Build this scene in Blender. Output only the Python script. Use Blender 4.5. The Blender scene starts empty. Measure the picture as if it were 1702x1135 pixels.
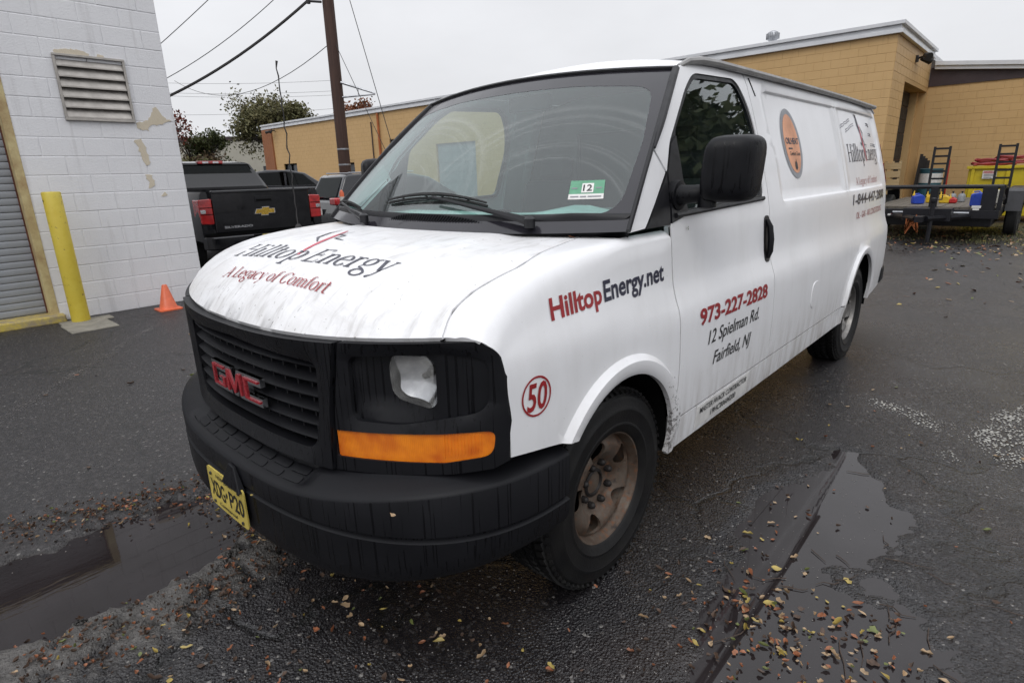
import bpy, bmesh, math, random
import numpy as np
from mathutils import Vector, Matrix
from mathutils.geometry import delaunay_2d_cdt

rad = math.radians
random.seed(7)
rng = np.random.default_rng(7)
SC = bpy.context.scene
COL = SC.collection

# ------------------------------------------------------------------ camera
cam_d = bpy.data.cameras.new('camera')
cam_d.sensor_width = 36.0
cam_d.lens = 20.362
cam_d.clip_start = 0.05
cam_d.clip_end = 3000
cam = bpy.data.objects.new('camera', cam_d)
COL.objects.link(cam)
_yaw, _pit, _rol = rad(132.5305), rad(16.0875), rad(-1.6424)
_fw = Vector((math.cos(_pit) * math.cos(_yaw), math.cos(_pit) * math.sin(_yaw), -math.sin(_pit)))
_rt = _fw.cross(Vector((0, 0, 1))).normalized()
_up = _rt.cross(_fw)
_r2 = math.cos(_rol) * _rt + math.sin(_rol) * _up
_u2 = -math.sin(_rol) * _rt + math.cos(_rol) * _up
CAM = Vector((1.98228, -1.62180, 1.49806))
cam.matrix_world = Matrix(((_r2.x, _u2.x, -_fw.x, CAM.x), (_r2.y, _u2.y, -_fw.y, CAM.y), (_r2.z, _u2.z, -_fw.z, CAM.z), (0, 0, 0, 1)))
SC.camera = cam

# ------------------------------------------------------------------ world, sun, exposure
SUN_ELEV, SUN_ROT = 48.0, 150.0
world = bpy.data.worlds.new('World')
SC.world = world
world.use_nodes = True
wn, wl = world.node_tree.nodes, world.node_tree.links
wn.clear()
w_out = wn.new('ShaderNodeOutputWorld')
w_bg = wn.new('ShaderNodeBackground')
w_sky = wn.new('ShaderNodeTexSky')
w_sky.sky_type = 'NISHITA'
w_sky.sun_disc = False
w_sky.sun_elevation = rad(SUN_ELEV)
w_sky.sun_rotation = rad(SUN_ROT)
w_sky.air_density = 1.0
w_sky.dust_density = 4.0
w_hs = wn.new('ShaderNodeHueSaturation')
w_hs.inputs['Saturation'].default_value = 0.12
wl.new(w_sky.outputs[0], w_hs.inputs['Color'])
# closed overcast deck: brighter overhead than at the horizon, faint cloud relief
w_tc = wn.new('ShaderNodeTexCoord')
w_sep = wn.new('ShaderNodeSeparateXYZ')
wl.new(w_tc.outputs['Generated'], w_sep.inputs[0])
w_ramp = wn.new('ShaderNodeValToRGB')
w_ramp.color_ramp.elements[0].position = 0.0
w_ramp.color_ramp.elements[0].color = (7.3, 7.4, 7.65, 1)
w_ramp.color_ramp.elements[1].position = 1.0
w_ramp.color_ramp.elements[1].color = (16.0, 16.3, 17.1, 1)
e_ = w_ramp.color_ramp.elements.new(0.35)
e_.color = (8.3, 8.42, 8.8, 1)
wl.new(w_sep.outputs['Z'], w_ramp.inputs[0])
w_no = wn.new('ShaderNodeTexNoise')
w_no.inputs['Scale'].default_value = 2.2
w_no.inputs['Detail'].default_value = 5
w_no.inputs['Roughness'].default_value = 0.55
w_map = wn.new('ShaderNodeMapping')
w_map.inputs['Scale'].default_value = (1, 1, 2.6)
wl.new(w_tc.outputs['Generated'], w_map.inputs[0])
wl.new(w_map.outputs[0], w_no.inputs['Vector'])
w_mr = wn.new('ShaderNodeMapRange')
w_mr.inputs['From Min'].default_value = 0.3
w_mr.inputs['From Max'].default_value = 0.7
w_mr.inputs['To Min'].default_value = 0.93
w_mr.inputs['To Max'].default_value = 1.06
wl.new(w_no.outputs['Fac'], w_mr.inputs['Value'])
w_mul = wn.new('ShaderNodeVectorMath')
w_mul.operation = 'SCALE'
wl.new(w_ramp.outputs[0], w_mul.inputs[0])
wl.new(w_mr.outputs[0], w_mul.inputs['Scale'])
w_mix = wn.new('ShaderNodeMix')
w_mix.data_type = 'RGBA'
w_mix.inputs['Factor'].default_value = 0.93
wl.new(w_hs.outputs[0], w_mix.inputs['A'])
wl.new(w_mul.outputs[0], w_mix.inputs['B'])
wl.new(w_mix.outputs['Result'], w_bg.inputs['Color'])
w_bg.inputs['Strength'].default_value = 0.11
wl.new(w_bg.outputs[0], w_out.inputs['Surface'])

sun_d = bpy.data.lights.new('sun', 'SUN')
sun_d.energy = 0.6
sun_d.angle = rad(25)
sun_d.color = (1.0, 0.97, 0.93)
sun = bpy.data.objects.new('sun', sun_d)
COL.objects.link(sun)
# nishita rotation is measured clockwise from +Y
_sd = Vector((math.sin(rad(SUN_ROT)) * math.cos(rad(SUN_ELEV)), math.cos(rad(SUN_ROT)) * math.cos(rad(SUN_ELEV)), math.sin(rad(SUN_ELEV))))
sun.rotation_euler = _sd.to_track_quat('Z', 'Y').to_euler()

SC.view_settings.view_transform = 'Standard'
SC.view_settings.look = 'None'
SC.view_settings.exposure = 0.0
SC.view_settings.gamma = 1.0
SC.view_settings.use_curve_mapping = False
try:
    SC.cycles.max_bounces = 8
    SC.cycles.transparent_max_bounces = 12
    SC.cycles.caustics_reflective = False
    SC.cycles.caustics_refractive = False
except Exception:
    pass

# ------------------------------------------------------------------ materials
MATS = {}


class NT:
    def __init__(s, name):
        s.m = bpy.data.materials.new(name)
        s.m.use_nodes = True
        s.n, s.l = s.m.node_tree.nodes, s.m.node_tree.links
        s.n.clear()
        s.out = s.n.new('ShaderNodeOutputMaterial')
        s.b = s.n.new('ShaderNodeBsdfPrincipled')
        s.l.new(s.b.outputs[0], s.out.inputs[0])
        MATS[name] = s.m

    def new(s, t, **k):
        n = s.n.new(t)
        for a, v in k.items():
            setattr(n, a, v)
        return n

    def put(s, sock, v):
        if hasattr(v, 'is_output') or isinstance(v, bpy.types.NodeSocket):
            s.l.new(v, sock)
        else:
            sock.default_value = v

    def coord(s, kind='Object', scale=(1, 1, 1), loc=(0, 0, 0), rot=(0, 0, 0)):
        t = s.new('ShaderNodeTexCoord')
        m = s.new('ShaderNodeMapping')
        s.l.new(t.outputs[kind], m.inputs[0])
        m.inputs['Scale'].default_value = scale
        m.inputs['Location'].default_value = loc
        m.inputs['Rotation'].default_value = rot
        return m.outputs[0]

    def geo(s):
        return s.new('ShaderNodeNewGeometry').outputs['Position']

    def noise(s, vec, scale, detail=3, rough=.5, dist=0):
        n = s.new('ShaderNodeTexNoise')
        if vec is not None:
            s.l.new(vec, n.inputs['Vector'])
        n.inputs['Scale'].default_value = scale
        n.inputs['Detail'].default_value = detail
        n.inputs['Roughness'].default_value = rough
        n.inputs['Distortion'].default_value = dist
        return n.outputs['Fac']

    def vor(s, vec, scale, feature='F1', out='Distance'):
        n = s.new('ShaderNodeTexVoronoi')
        n.feature = feature
        if vec is not None:
            s.l.new(vec, n.inputs['Vector'])
        n.inputs['Scale'].default_value = scale
        return n.outputs[out]

    def ramp(s, fac, stops):
        n = s.new('ShaderNodeValToRGB')
        s.l.new(fac, n.inputs[0])
        cr = n.color_ramp
        while len(cr.elements) < len(stops):
            cr.elements.new(0.5)
        for e, (p, c) in zip(cr.elements, stops):
            e.position = p
            e.color = (c, c, c, 1) if not hasattr(c, '__len__') else (*c[:3], 1)
        return n.outputs['Color']

    def rng(s, v, a, b, c, d, clamp=True):
        n = s.new('ShaderNodeMapRange')
        n.clamp = clamp
        s.put(n.inputs['Value'], v)
        for k, q in zip(('From Min', 'From Max', 'To Min', 'To Max'), (a, b, c, d)):
            n.inputs[k].default_value = q
        return n.outputs[0]

    def math(s, op, a, b=0.0):
        n = s.new('ShaderNodeMath', operation=op)
        s.put(n.inputs[0], a)
        s.put(n.inputs[1], b)
        return n.outputs[0]

    def mix(s, f, a, b):
        n = s.new('ShaderNodeMix', data_type='RGBA')
        s.put(n.inputs['Factor'], f)
        for k, v in (('A', a), ('B', b)):
            s.put(n.inputs[k], (*v, 1) if isinstance(v, tuple) and len(v) == 3 else v)
        return n.outputs['Result']

    def bump(s, h, strength, dist=.01, prev=None):
        n = s.new('ShaderNodeBump')
        s.l.new(h, n.inputs['Height'])
        n.inputs['Strength'].default_value = strength
        n.inputs['Distance'].default_value = dist
        if prev is not None:
            s.l.new(prev, n.inputs['Normal'])
        return n.outputs[0]

    def set(s, **k):
        names = dict(color='Base Color', rough='Roughness', metal='Metallic', normal='Normal', spec='Specular IOR Level',
                     coat='Coat Weight', coat_rough='Coat Roughness', trans='Transmission Weight', ior='IOR', alpha='Alpha',
                     emit='Emission Color', emit_s='Emission Strength')
        for a, v in k.items():
            if isinstance(v, tuple) and len(v) == 3:
                v = (*v, 1)
            s.put(s.b.inputs[names[a]], v)
        return s.m


def simple(name, color, rough=.5, metal=0, var=.15, scale=12, bump=0, bscale=200, coat=0, kind='Object', rvar=.1, spec=.5):
    t = NT(name)
    v = t.coord(kind)
    n = t.noise(v, scale, 4, .6)
    lo = tuple(c * (1 - var) for c in color)
    hi = tuple(min(1, c * (1 + var)) for c in color)
    col = t.mix(t.rng(n, .3, .7, 0, 1), lo, hi)
    r = t.rng(t.noise(v, scale * 2.3, 3), .3, .7, max(0, rough - rvar), min(1, rough + rvar))
    t.set(color=col, rough=r, metal=metal, coat=coat, spec=spec)
    if bump:
        t.set(normal=t.bump(t.noise(v, bscale, 3), bump, .004))
    return t.m


def M(n):
    return MATS[n]


# white van paint: light grime, wetter and dirtier low down
t = NT('van_white')
g = t.geo()
n1 = t.noise(g, 2.2, 5, .6)
n2 = t.noise(t.coord('Object', (6, 6, 1.2)), 3.0, 5, .65)
sep = t.new('ShaderNodeSeparateXYZ')
t.l.new(g, sep.inputs[0])
low = t.rng(sep.outputs['Z'], .36, .75, 1, 0)
grime = t.math('MULTIPLY', low, t.rng(n2, .42, .66, 0, 1))
c0 = t.mix(t.rng(n1, .35, .7, 0, 1), (.84, .84, .855), (.79, .79, .80))
c1 = t.mix(t.math('MULTIPLY', grime, .62), c0, (.33, .29, .25))
film = t.math('MULTIPLY', t.rng(t.noise(t.coord('Object', (3, 3, .7)), 2.2, 5, .65), .50, .75, 0, .22), t.rng(sep.outputs['Z'], .4, 1.6, 1, .35))
c1 = t.mix(film, c1, (.42, .40, .37))
# mud thrown up behind the front wheel
dy = t.math('SUBTRACT', sep.outputs['Y'], .02)
dz = t.math('SUBTRACT', sep.outputs['Z'], .447)
rr = t.math('SQRT', t.math('ADD', t.math('MULTIPLY', dy, dy), t.math('MULTIPLY', dz, dz)))
mud = t.math('MULTIPLY', t.rng(rr, .375, .50, 1, 0), t.math('MULTIPLY', t.rng(sep.outputs['Y'], .22, .40, 0, 1), t.rng(sep.outputs['Y'], 1.0, .7, 0, 1)))
mudn = t.noise(g, 58, 5, .7)
c1 = t.mix(t.rng(t.math('ADD', t.math('MULTIPLY', mud, .22), mudn), .69, .76, 0, .8), c1, (.055, .047, .042))
spk = t.rng(t.noise(g, 90, 2, .5), .70, .74, 0, .45)
c2 = t.mix(t.math('MULTIPLY', spk, t.rng(sep.outputs['Z'], .3, .95, 1, .12)), c1, (.16, .13, .11))
t.set(color=c2, rough=t.rng(n1, .3, .7, .30, .44), spec=.45, coat=.35, coat_rough=.08)
# hood: same paint with streaky dirt smears and chips
t = NT('van_white_hood')
g = t.geo()
n1 = t.noise(t.coord('Object', (1.0, 2.2, 1), rot=(0, 0, .5)), 4.0, 6, .68, .6)
n2 = t.noise(t.coord('Object', (9, 2.0, 1), rot=(0, 0, .9)), 3.0, 5, .7, .4)
c0 = t.mix(t.rng(n1, .42, .70, 0, 1), (.86, .86, .87), (.70, .69, .685))
c1 = t.mix(t.rng(n2, .52, .72, 0, .55), c0, (.43, .415, .40))
sep = t.new('ShaderNodeSeparateXYZ')
t.l.new(g, sep.inputs[0])
front = t.rng(sep.outputs['Y'], -.84, -.66, 1, 0)
chip = t.rng(t.noise(t.coord('Object', (26, 9, 9)), 2.2, 4, .7), .655, .675, 0, 1)
c2 = t.mix(t.math('MULTIPLY', t.math('MULTIPLY', chip, front), .7), c1, (.12, .11, .11))
spk = t.rng(t.noise(g, 75, 2, .5), .71, .74, 0, .6)
c3 = t.mix(spk, c2, (.17, .15, .13))
t.set(color=c3, rough=t.rng(n1, .3, .7, .28, .46), spec=.45, coat=.2, coat_rough=.15)

# black textured plastic with rain runs
t = NT('black_plastic')
g = t.geo()
gm = t.new('ShaderNodeMapping')
gm.inputs['Scale'].default_value = (75, 75, 1.1)
t.l.new(g, gm.inputs[0])
run = t.noise(gm.outputs[0], 1.6, 2, .5)
n1 = t.noise(g, 3.5, 5, .6)
nn = t.new('ShaderNodeNewGeometry')
sepn = t.new('ShaderNodeSeparateXYZ')
t.l.new(nn.outputs['Normal'], sepn.inputs[0])
vert = t.rng(t.math('ABSOLUTE', sepn.outputs['Z']), .25, .6, 1, 0)
runm = t.math('MULTIPLY', t.rng(run, .57, .62, 0, 1), vert)
c = t.mix(t.rng(n1, .3, .7, 0, 1), (.0050, .0052, .0066), (.0095, .0097, .012))
c = t.mix(t.math('MULTIPLY', runm, .85), c, (.0022, .0022, .003))
t.set(color=c, rough=t.mix(runm, t.mix(n1, (.36,) * 3, (.55,) * 3), (.20, .20, .20)), spec=.22,
      normal=t.bump(t.noise(g, 420, 2), .25, .002))
simple('black_gloss', (.012, .012, .014), .14, 0, .2, 6, spec=.5)
simple('black_satin', (.009, .009, .011), .40, 0, .25, 8, spec=.36)
simple('frit_black', (.020, .019, .024), .10, 0, .15, 4)
simple('gap_black', (.004, .004, .004), .9, 0, .1, 4, spec=.1)
simple('gap_grey', (.03, .03, .03), .6, 0, .2, 10)
simple('drip_rail', (.27, .265, .26), .45, 0, .18, 9)
simple('chrome', (.72, .72, .74), .12, 1, .05, 10)
t = NT('lamp_silver')
v = t.coord('Object')
fc = t.vor(v, 34)
t.set(color=t.mix(t.rng(t.noise(v, 14, 3), .3, .7, 0, 1), (.74, .75, .76), (.50, .51, .53)), metal=1.0, rough=.20, normal=t.bump(fc, .035, .012))
simple('lettering_red', (.30, .018, .022), .35, 0, .12, 30)
simple('lettering_navy', (.022, .022, .045), .35, 0, .2, 30)
simple('lettering_black', (.018, .018, .02), .4, 0, .2, 30)
simple('lettering_grey', (.22, .22, .24), .45, 0, .2, 30)
simple('lettering_pale_red', (.36, .12, .12), .45, 0, .15, 30)
simple('lettering_pink', (.55, .07, .11), .4, 0, .15, 30)
simple('badge_red', (.33, .012, .02), .25, 0, .12, 30, coat=.5)
simple('gold', (.62, .40, .07), .25, .8, .15, 30)
simple('plate_yellow', (.56, .44, .10), .4, 0, .22, 9)
simple('sign_white', (.66, .65, .63), .5, 0, .14, 14)
simple('sticker_green', (.10, .30, .18), .4, 0, .15, 40)
simple('decal_orange', (.70, .34, .20), .45, 0, .28, 6)
simple('decal_grey', (.27, .28, .30), .45, 0, .12, 10)
simple('leather_grey', (.12, .135, .135), .7, 0, .2, 10)
simple('dash_grey', (.50, .60, .57), .6, 0, .2, 7)
simple('cream_trim', (.10, .10, .095), .6, 0, .12, 5)
simple('seat_cloth', (.035, .038, .04), .9, 0, .2, 20)
# amber lens with moulded ribs
t = NT('amber_lens')
v = t.coord('Object')
w = t.new('ShaderNodeTexWave')
t.l.new(v, w.inputs['Vector'])
w.inputs['Scale'].default_value = 60
w.inputs['Distortion'].default_value = 0
c = t.mix(t.rng(t.noise(v, 16, 2), .3, .7, 0, 1), (.66, .125, .003), (.95, .27, .008))
t.set(color=c, rough=.12, spec=.6, coat=.8, coat_rough=.05, normal=t.bump(w.outputs['Fac'], .35, .003))
t = NT('red_lens')
v = t.coord('Object')
c = t.mix(t.rng(t.noise(v, 12, 2), .3, .7, 0, 1), (.30, .008, .010), (.55, .02, .02))
t.set(color=c, rough=.12, spec=.6, coat=.8, coat_rough=.05)
# clear lamp glass
t = NT('lamp_glass')
t.n.remove(t.b)
tr = t.new('ShaderNodeBsdfTransparent')
gl = t.new('ShaderNodeBsdfGlossy')
gl.inputs['Roughness'].default_value = .06
df = t.new('ShaderNodeBsdfDiffuse')
df.inputs['Color'].default_value = (.75, .75, .72, 1)
mx = t.new('ShaderNodeMixShader')
mx2 = t.new('ShaderNodeMixShader')
mx.inputs[0].default_value = .16
t.l.new(tr.outputs[0], mx.inputs[1])
t.l.new(gl.outputs[0], mx.inputs[2])
hz = t.rng(t.noise(t.coord('Object', (1, 1, 1)), 22, 3), .35, .75, .06, .20)
t.l.new(hz, mx2.inputs[0])
t.l.new(mx.outputs[0], mx2.inputs[1])
t.l.new(df.outputs[0], mx2.inputs[2])
t.l.new(mx2.outputs[0], t.out.inputs[0])


def glass_mat(name, tint, refl=.10, rough=.02, dirt=None, dirt_amt=.1, fmul=1.5):
    t = NT(name)
    t.n.remove(t.b)
    tr = t.new('ShaderNodeBsdfTransparent')
    tr.inputs['Color'].default_value = (*tint, 1)
    gl = t.new('ShaderNodeBsdfGlossy')
    gl.inputs['Roughness'].default_value = rough
    gl.inputs['Color'].default_value = (.93, .98, .98, 1)
    fr = t.new('ShaderNodeFresnel')
    bf = t.new('ShaderNodeNewGeometry').outputs['Backfacing']
    t.put(fr.inputs['IOR'], t.rng(bf, 0, 1, 1.5, 1 / 1.5))
    f2 = t.math('ADD', t.math('MULTIPLY', fr.outputs[0], fmul), refl)
    mx = t.new('ShaderNodeMixShader')
    t.l.new(f2, mx.inputs[0])
    t.l.new(tr.outputs[0], mx.inputs[1])
    t.l.new(gl.outputs[0], mx.inputs[2])
    df = t.new('ShaderNodeBsdfDiffuse')
    df.inputs['Color'].default_value = (.55, .57, .56, 1)
    m2 = t.new('ShaderNodeMixShader')
    if dirt:
        g = t.geo()
        acc = None
        for (px, py, pz) in dirt:
            vm = t.new('ShaderNodeVectorMath', operation='DISTANCE')
            t.l.new(g, vm.inputs[0])
            vm.inputs[1].default_value = (px, py, pz)
            d = vm.outputs['Value']
            cb = t.new('ShaderNodeCombineXYZ')
            t.l.new(d, cb.inputs[0])
            st = t.noise(cb.outputs[0], 30, 5, .75)
            ring = t.math('MULTIPLY', t.rng(d, .28, .40, 0, 1), t.rng(d, .66, .70, 1, 0))
            a = t.math('MULTIPLY', t.rng(st, .50, .68, 0, 1), ring)
            edge = t.math('MULTIPLY', t.rng(d, .655, .672, 0, 1), t.rng(d, .672, .70, .55, 0))
            a = t.math('ADD', a, edge)
            acc = a if acc is None else t.math('MAXIMUM', acc, a)
        spots = t.rng(t.noise(g, 60, 2), .66, .72, 0, .25)
        blot = t.rng(t.noise(g, 3, 4), .35, .7, .3, 1)
        f = t.math('ADD', t.math('MULTIPLY', t.math('MULTIPLY', acc, blot), dirt_amt * 2.6), t.math('ADD', t.math('MULTIPLY', spots, dirt_amt), dirt_amt * .22))
        t.l.new(f, m2.inputs[0])
    else:
        f = t.rng(t.noise(t.coord('Object', (12, 12, 1.5)), 5, 4, .6), .45, .75, 0, dirt_amt)
        t.l.new(f, m2.inputs[0])
    t.l.new(mx.outputs[0], m2.inputs[1])
    t.l.new(df.outputs[0], m2.inputs[2])
    t.l.new(m2.outputs[0], t.out.inputs[0])
    return t.m


glass_mat('windshield_glass', (.66, .86, .83), .03, .02, [(.56, .02, 1.27), (-.42, .02, 1.27)], .12, 1.15)
glass_mat('side_glass', (.74, .84, .80), .03, .015, None, .02)
glass_mat('dark_glass', (.03, .034, .04), .0, .02, None, .01, .35)

# tyre rubber
t = NT('tyre_rubber')
v = t.coord('Object')
c = t.mix(t.rng(t.noise(v, 9, 5), .35, .7, 0, 1), (.0045, .0045, .0052), (.012, .0115, .011))
t.set(color=c, rough=t.rng(t.noise(v, 5, 4), .3, .7, .36, .66), spec=.28, normal=t.bump(t.noise(v, 160, 3), .3, .003))
# rusty brake-dusted steel wheel
t = NT('rusty_steel')
v = t.coord('Object')
n1 = t.noise(v, 11, 6, .65)
n2 = t.noise(v, 38, 4, .6)
c = t.mix(t.rng(n1, .40, .62, 0, 1), (.135, .108, .086), (.085, .052, .034))
c = t.mix(t.rng(n2, .55, .70, 0, .8), c, (.20, .085, .04))
c = t.mix(t.rng(t.noise(v, 24, 3), .62, .72, 0, .8), c, (.03, .026, .024))
t.set(color=c, rough=t.rng(n2, .3, .7, .42, .7), metal=.35, normal=t.bump(n2, .25, .004))
simple('steel_wheel', (.22, .21, .20), .42, .6, .3, 14, bump=.15, bscale=80)
simple('hub_dark', (.022, .019, .018), .55, .4, .3, 20)
simple('alloy', (.42, .43, .45), .3, .8, .15, 10)
simple('car_black', (.006, .0062, .008), .14, 0, .2, 4, coat=.35)
simple('car_charcoal', (.012, .013, .017), .14, 0, .2, 4, coat=.4)
simple('galvanised', (.36, .37, .39), .42, .75, .18, 14, bump=.1)
simple('rubber_black', (.014, .014, .014), .7, 0, .2, 14)
simple('trailer_black', (.009, .009, .012), .42, .0, .35, 10, spec=.35)
simple('plastic_blue', (.02, .06, .42), .35, 0, .12, 8)
simple('plastic_yellow', (.62, .40, .02), .38, 0, .14, 8)
simple('plastic_red', (.42, .02, .02), .38, 0, .14, 8)
simple('plastic_white', (.58, .56, .48), .45, 0, .16, 8)
simple('cylinder_grey', (.25, .26, .27), .45, .2, .18, 8)
simple('drum_teal', (.03, .10, .13), .45, 0, .2, 8)
simple('hose_red', (.26, .025, .03), .5, 0, .25, 8)
simple('orange_plastic', (.66, .13, .05), .42, 0, .18, 9)
simple('white_band', (.62, .60, .56), .45, 0, .15, 9)
simple('roller_steel', (.27, .285, .31), .5, .0, .14, 3, bump=.05)
simple('louvre_metal', (.40, .375, .345), .40, .55, .22, 6)
simple('fascia_white', (.66, .67, .69), .4, 0, .08, 2)
simple('band_brown', (.045, .028, .030), .6, 0, .2, 3)
simple('wire_black', (.02, .018, .018), .6, 0, .1, 3)
simple('window_dark', (.03, .034, .04), .12, 0, .4, 1.2)
simple('planks_dark', (.028, .024, .022), .7, 0, .35, 5)
simple('concrete', (.23, .215, .18), .8, 0, .25, 6, bump=.3, bscale=60)


def wood(name, a, b, scale=3):
    t = NT(name)
    v = t.coord('Object', (1, 12, 12))
    n = t.noise(v, scale, 5, .65, 1.2)
    c = t.mix(t.rng(n, .3, .7, 0, 1), a, b)
    t.set(color=c, rough=.7, normal=t.bump(n, .35, .004))


wood('pallet_wood', (.34, .24, .12), (.46, .35, .19))
wood('deck_wood', (.085, .075, .060), (.14, .12, .095))
t = NT('pole_wood')
v = t.coord('Object', (9, 9, .35))
n = t.noise(v, 3, 6, .7, .4)
c = t.mix(t.rng(n, .3, .7, 0, 1), (.030, .014, .010), (.078, .038, .026))
t.set(color=c, rough=.75, normal=t.bump(n, .5, .01))


def block_mat(name, a, b, bscale=70, bstr=.35, stain=None, rough=.6):
    t = NT(name)
    g = t.geo()
    oi = t.new('ShaderNodeObjectInfo')
    n = t.noise(g, 1.3, 5, .6)
    c = t.mix(t.rng(n, .3, .7, 0, 1), a, b)
    c = t.mix(t.rng(oi.outputs['Random'], 0, 1, 0, .06), c, tuple(x * .82 for x in a))
    if stain:
        gm = t.new('ShaderNodeMapping')
        gm.inputs['Scale'].default_value = (7, 7, .5)
        t.l.new(g, gm.inputs[0])
        s = t.noise(gm.outputs[0], 1.5, 4, .6)
        c = t.mix(t.rng(s, .58, .76, 0, .5), c, stain)
    sc = t.noise(g, 34, 3, .6)
    c = t.mix(t.rng(sc, .66, .74, 0, .3), c, tuple(x * .55 for x in a))
    t.set(color=c, rough=rough, normal=t.bump(t.noise(g, bscale, 4, .65), bstr, .006), spec=.35)
    return t.m


block_mat('white_block', (.80, .80, .815), (.73, .73, .75), 60, .55, (.50, .49, .49))
block_mat('white_mortar', (.74, .74, .755), (.66, .66, .68), 60, .4)
block_mat('tan_block', (.60, .395, .185), (.56, .365, .165), 40, .3, (.47, .30, .14))
block_mat('tan_mortar', (.52, .335, .15), (.47, .30, .13), 40, .3)
block_mat('pier_brick', (.36, .145, .06), (.30, .12, .055), 25, .3)
block_mat('cream_wall', (.46, .44, .37), (.41, .39, .33), 12, .1)
block_mat('bare_patch', (.66, .59, .47), (.58, .51, .39), 60, .5)
# yellow painted steel, scratched and rust-specked
t = NT('yellow_paint')
v = t.coord('Object')
n = t.noise(v, 6, 5, .65)
c = t.mix(t.rng(n, .3, .7, 0, 1), (.56, .42, .035), (.62, .50, .07))
c = t.mix(t.rng(t.noise(v, 22, 4, .7), .62, .70, 0, .9), c, (.16, .10, .04))
t.set(color=c, rough=.45, normal=t.bump(n, .2, .005))
t = NT('yellow_kerb')
v = t.coord('Object')
n = t.noise(v, 9, 5, .7)
c = t.mix(t.rng(n, .38, .60, 0, 1), (.55, .43, .09), (.33, .27, .17))
c = t.mix(t.rng(t.noise(v, 3, 4), .5, .7, 0, .7), c, (.10, .085, .07))
t.set(color=c, rough=.7, normal=t.bump(n, .5, .008))
t = NT('yellow_frame')
v = t.coord('Object')
n = t.noise(v, 5, 5, .7)
c = t.mix(t.rng(n, .40, .66, 0, 1), (.55, .46, .24), (.36, .25, .12))
t.set(color=c, rough=.6, normal=t.bump(n, .3, .005))
simple('dumpster_yellow', (.56, .43, .015), .42, 0, .16, 3, bump=.1, bscale=30)
# rust streak paint for the wall drain pipe
simple('track_rust', (.11, .035, .02), .7, 0, .3, 6)
simple('rust_orange', (.40, .12, .035), .7, 0, .25, 4)

# ------------------------------------------------------------------ object helpers
def tag(o, label=None, cat=None, group=None, kind=None):
    if label:
        o['label'] = label
    if cat:
        o['category'] = cat
    if group:
        o['group'] = group
    if kind:
        o['kind'] = kind
    return o


def thing(name, label, cat, loc=(0, 0, 0), rotz=0.0, group=None):
    o = bpy.data.objects.new(name, None)
    o.empty_display_size = .2
    COL.objects.link(o)
    o.location = loc
    o.rotation_euler = (0, 0, rotz)
    return tag(o, label, cat, group)


def dup(root, loc, rotz=0.0, label=None, group=None, kids=True):
    r = root.copy()
    COL.objects.link(r)
    r.location = loc
    r.rotation_euler = (0, 0, rotz)
    tag(r, label, None, group)
    if kids:
        for ch in list(root.children):
            c = ch.copy()
            COL.objects.link(c)
            c.parent = r
            for g2 in list(ch.children):
                d = g2.copy()
                COL.objects.link(d)
                d.parent = c
    return r


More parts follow.
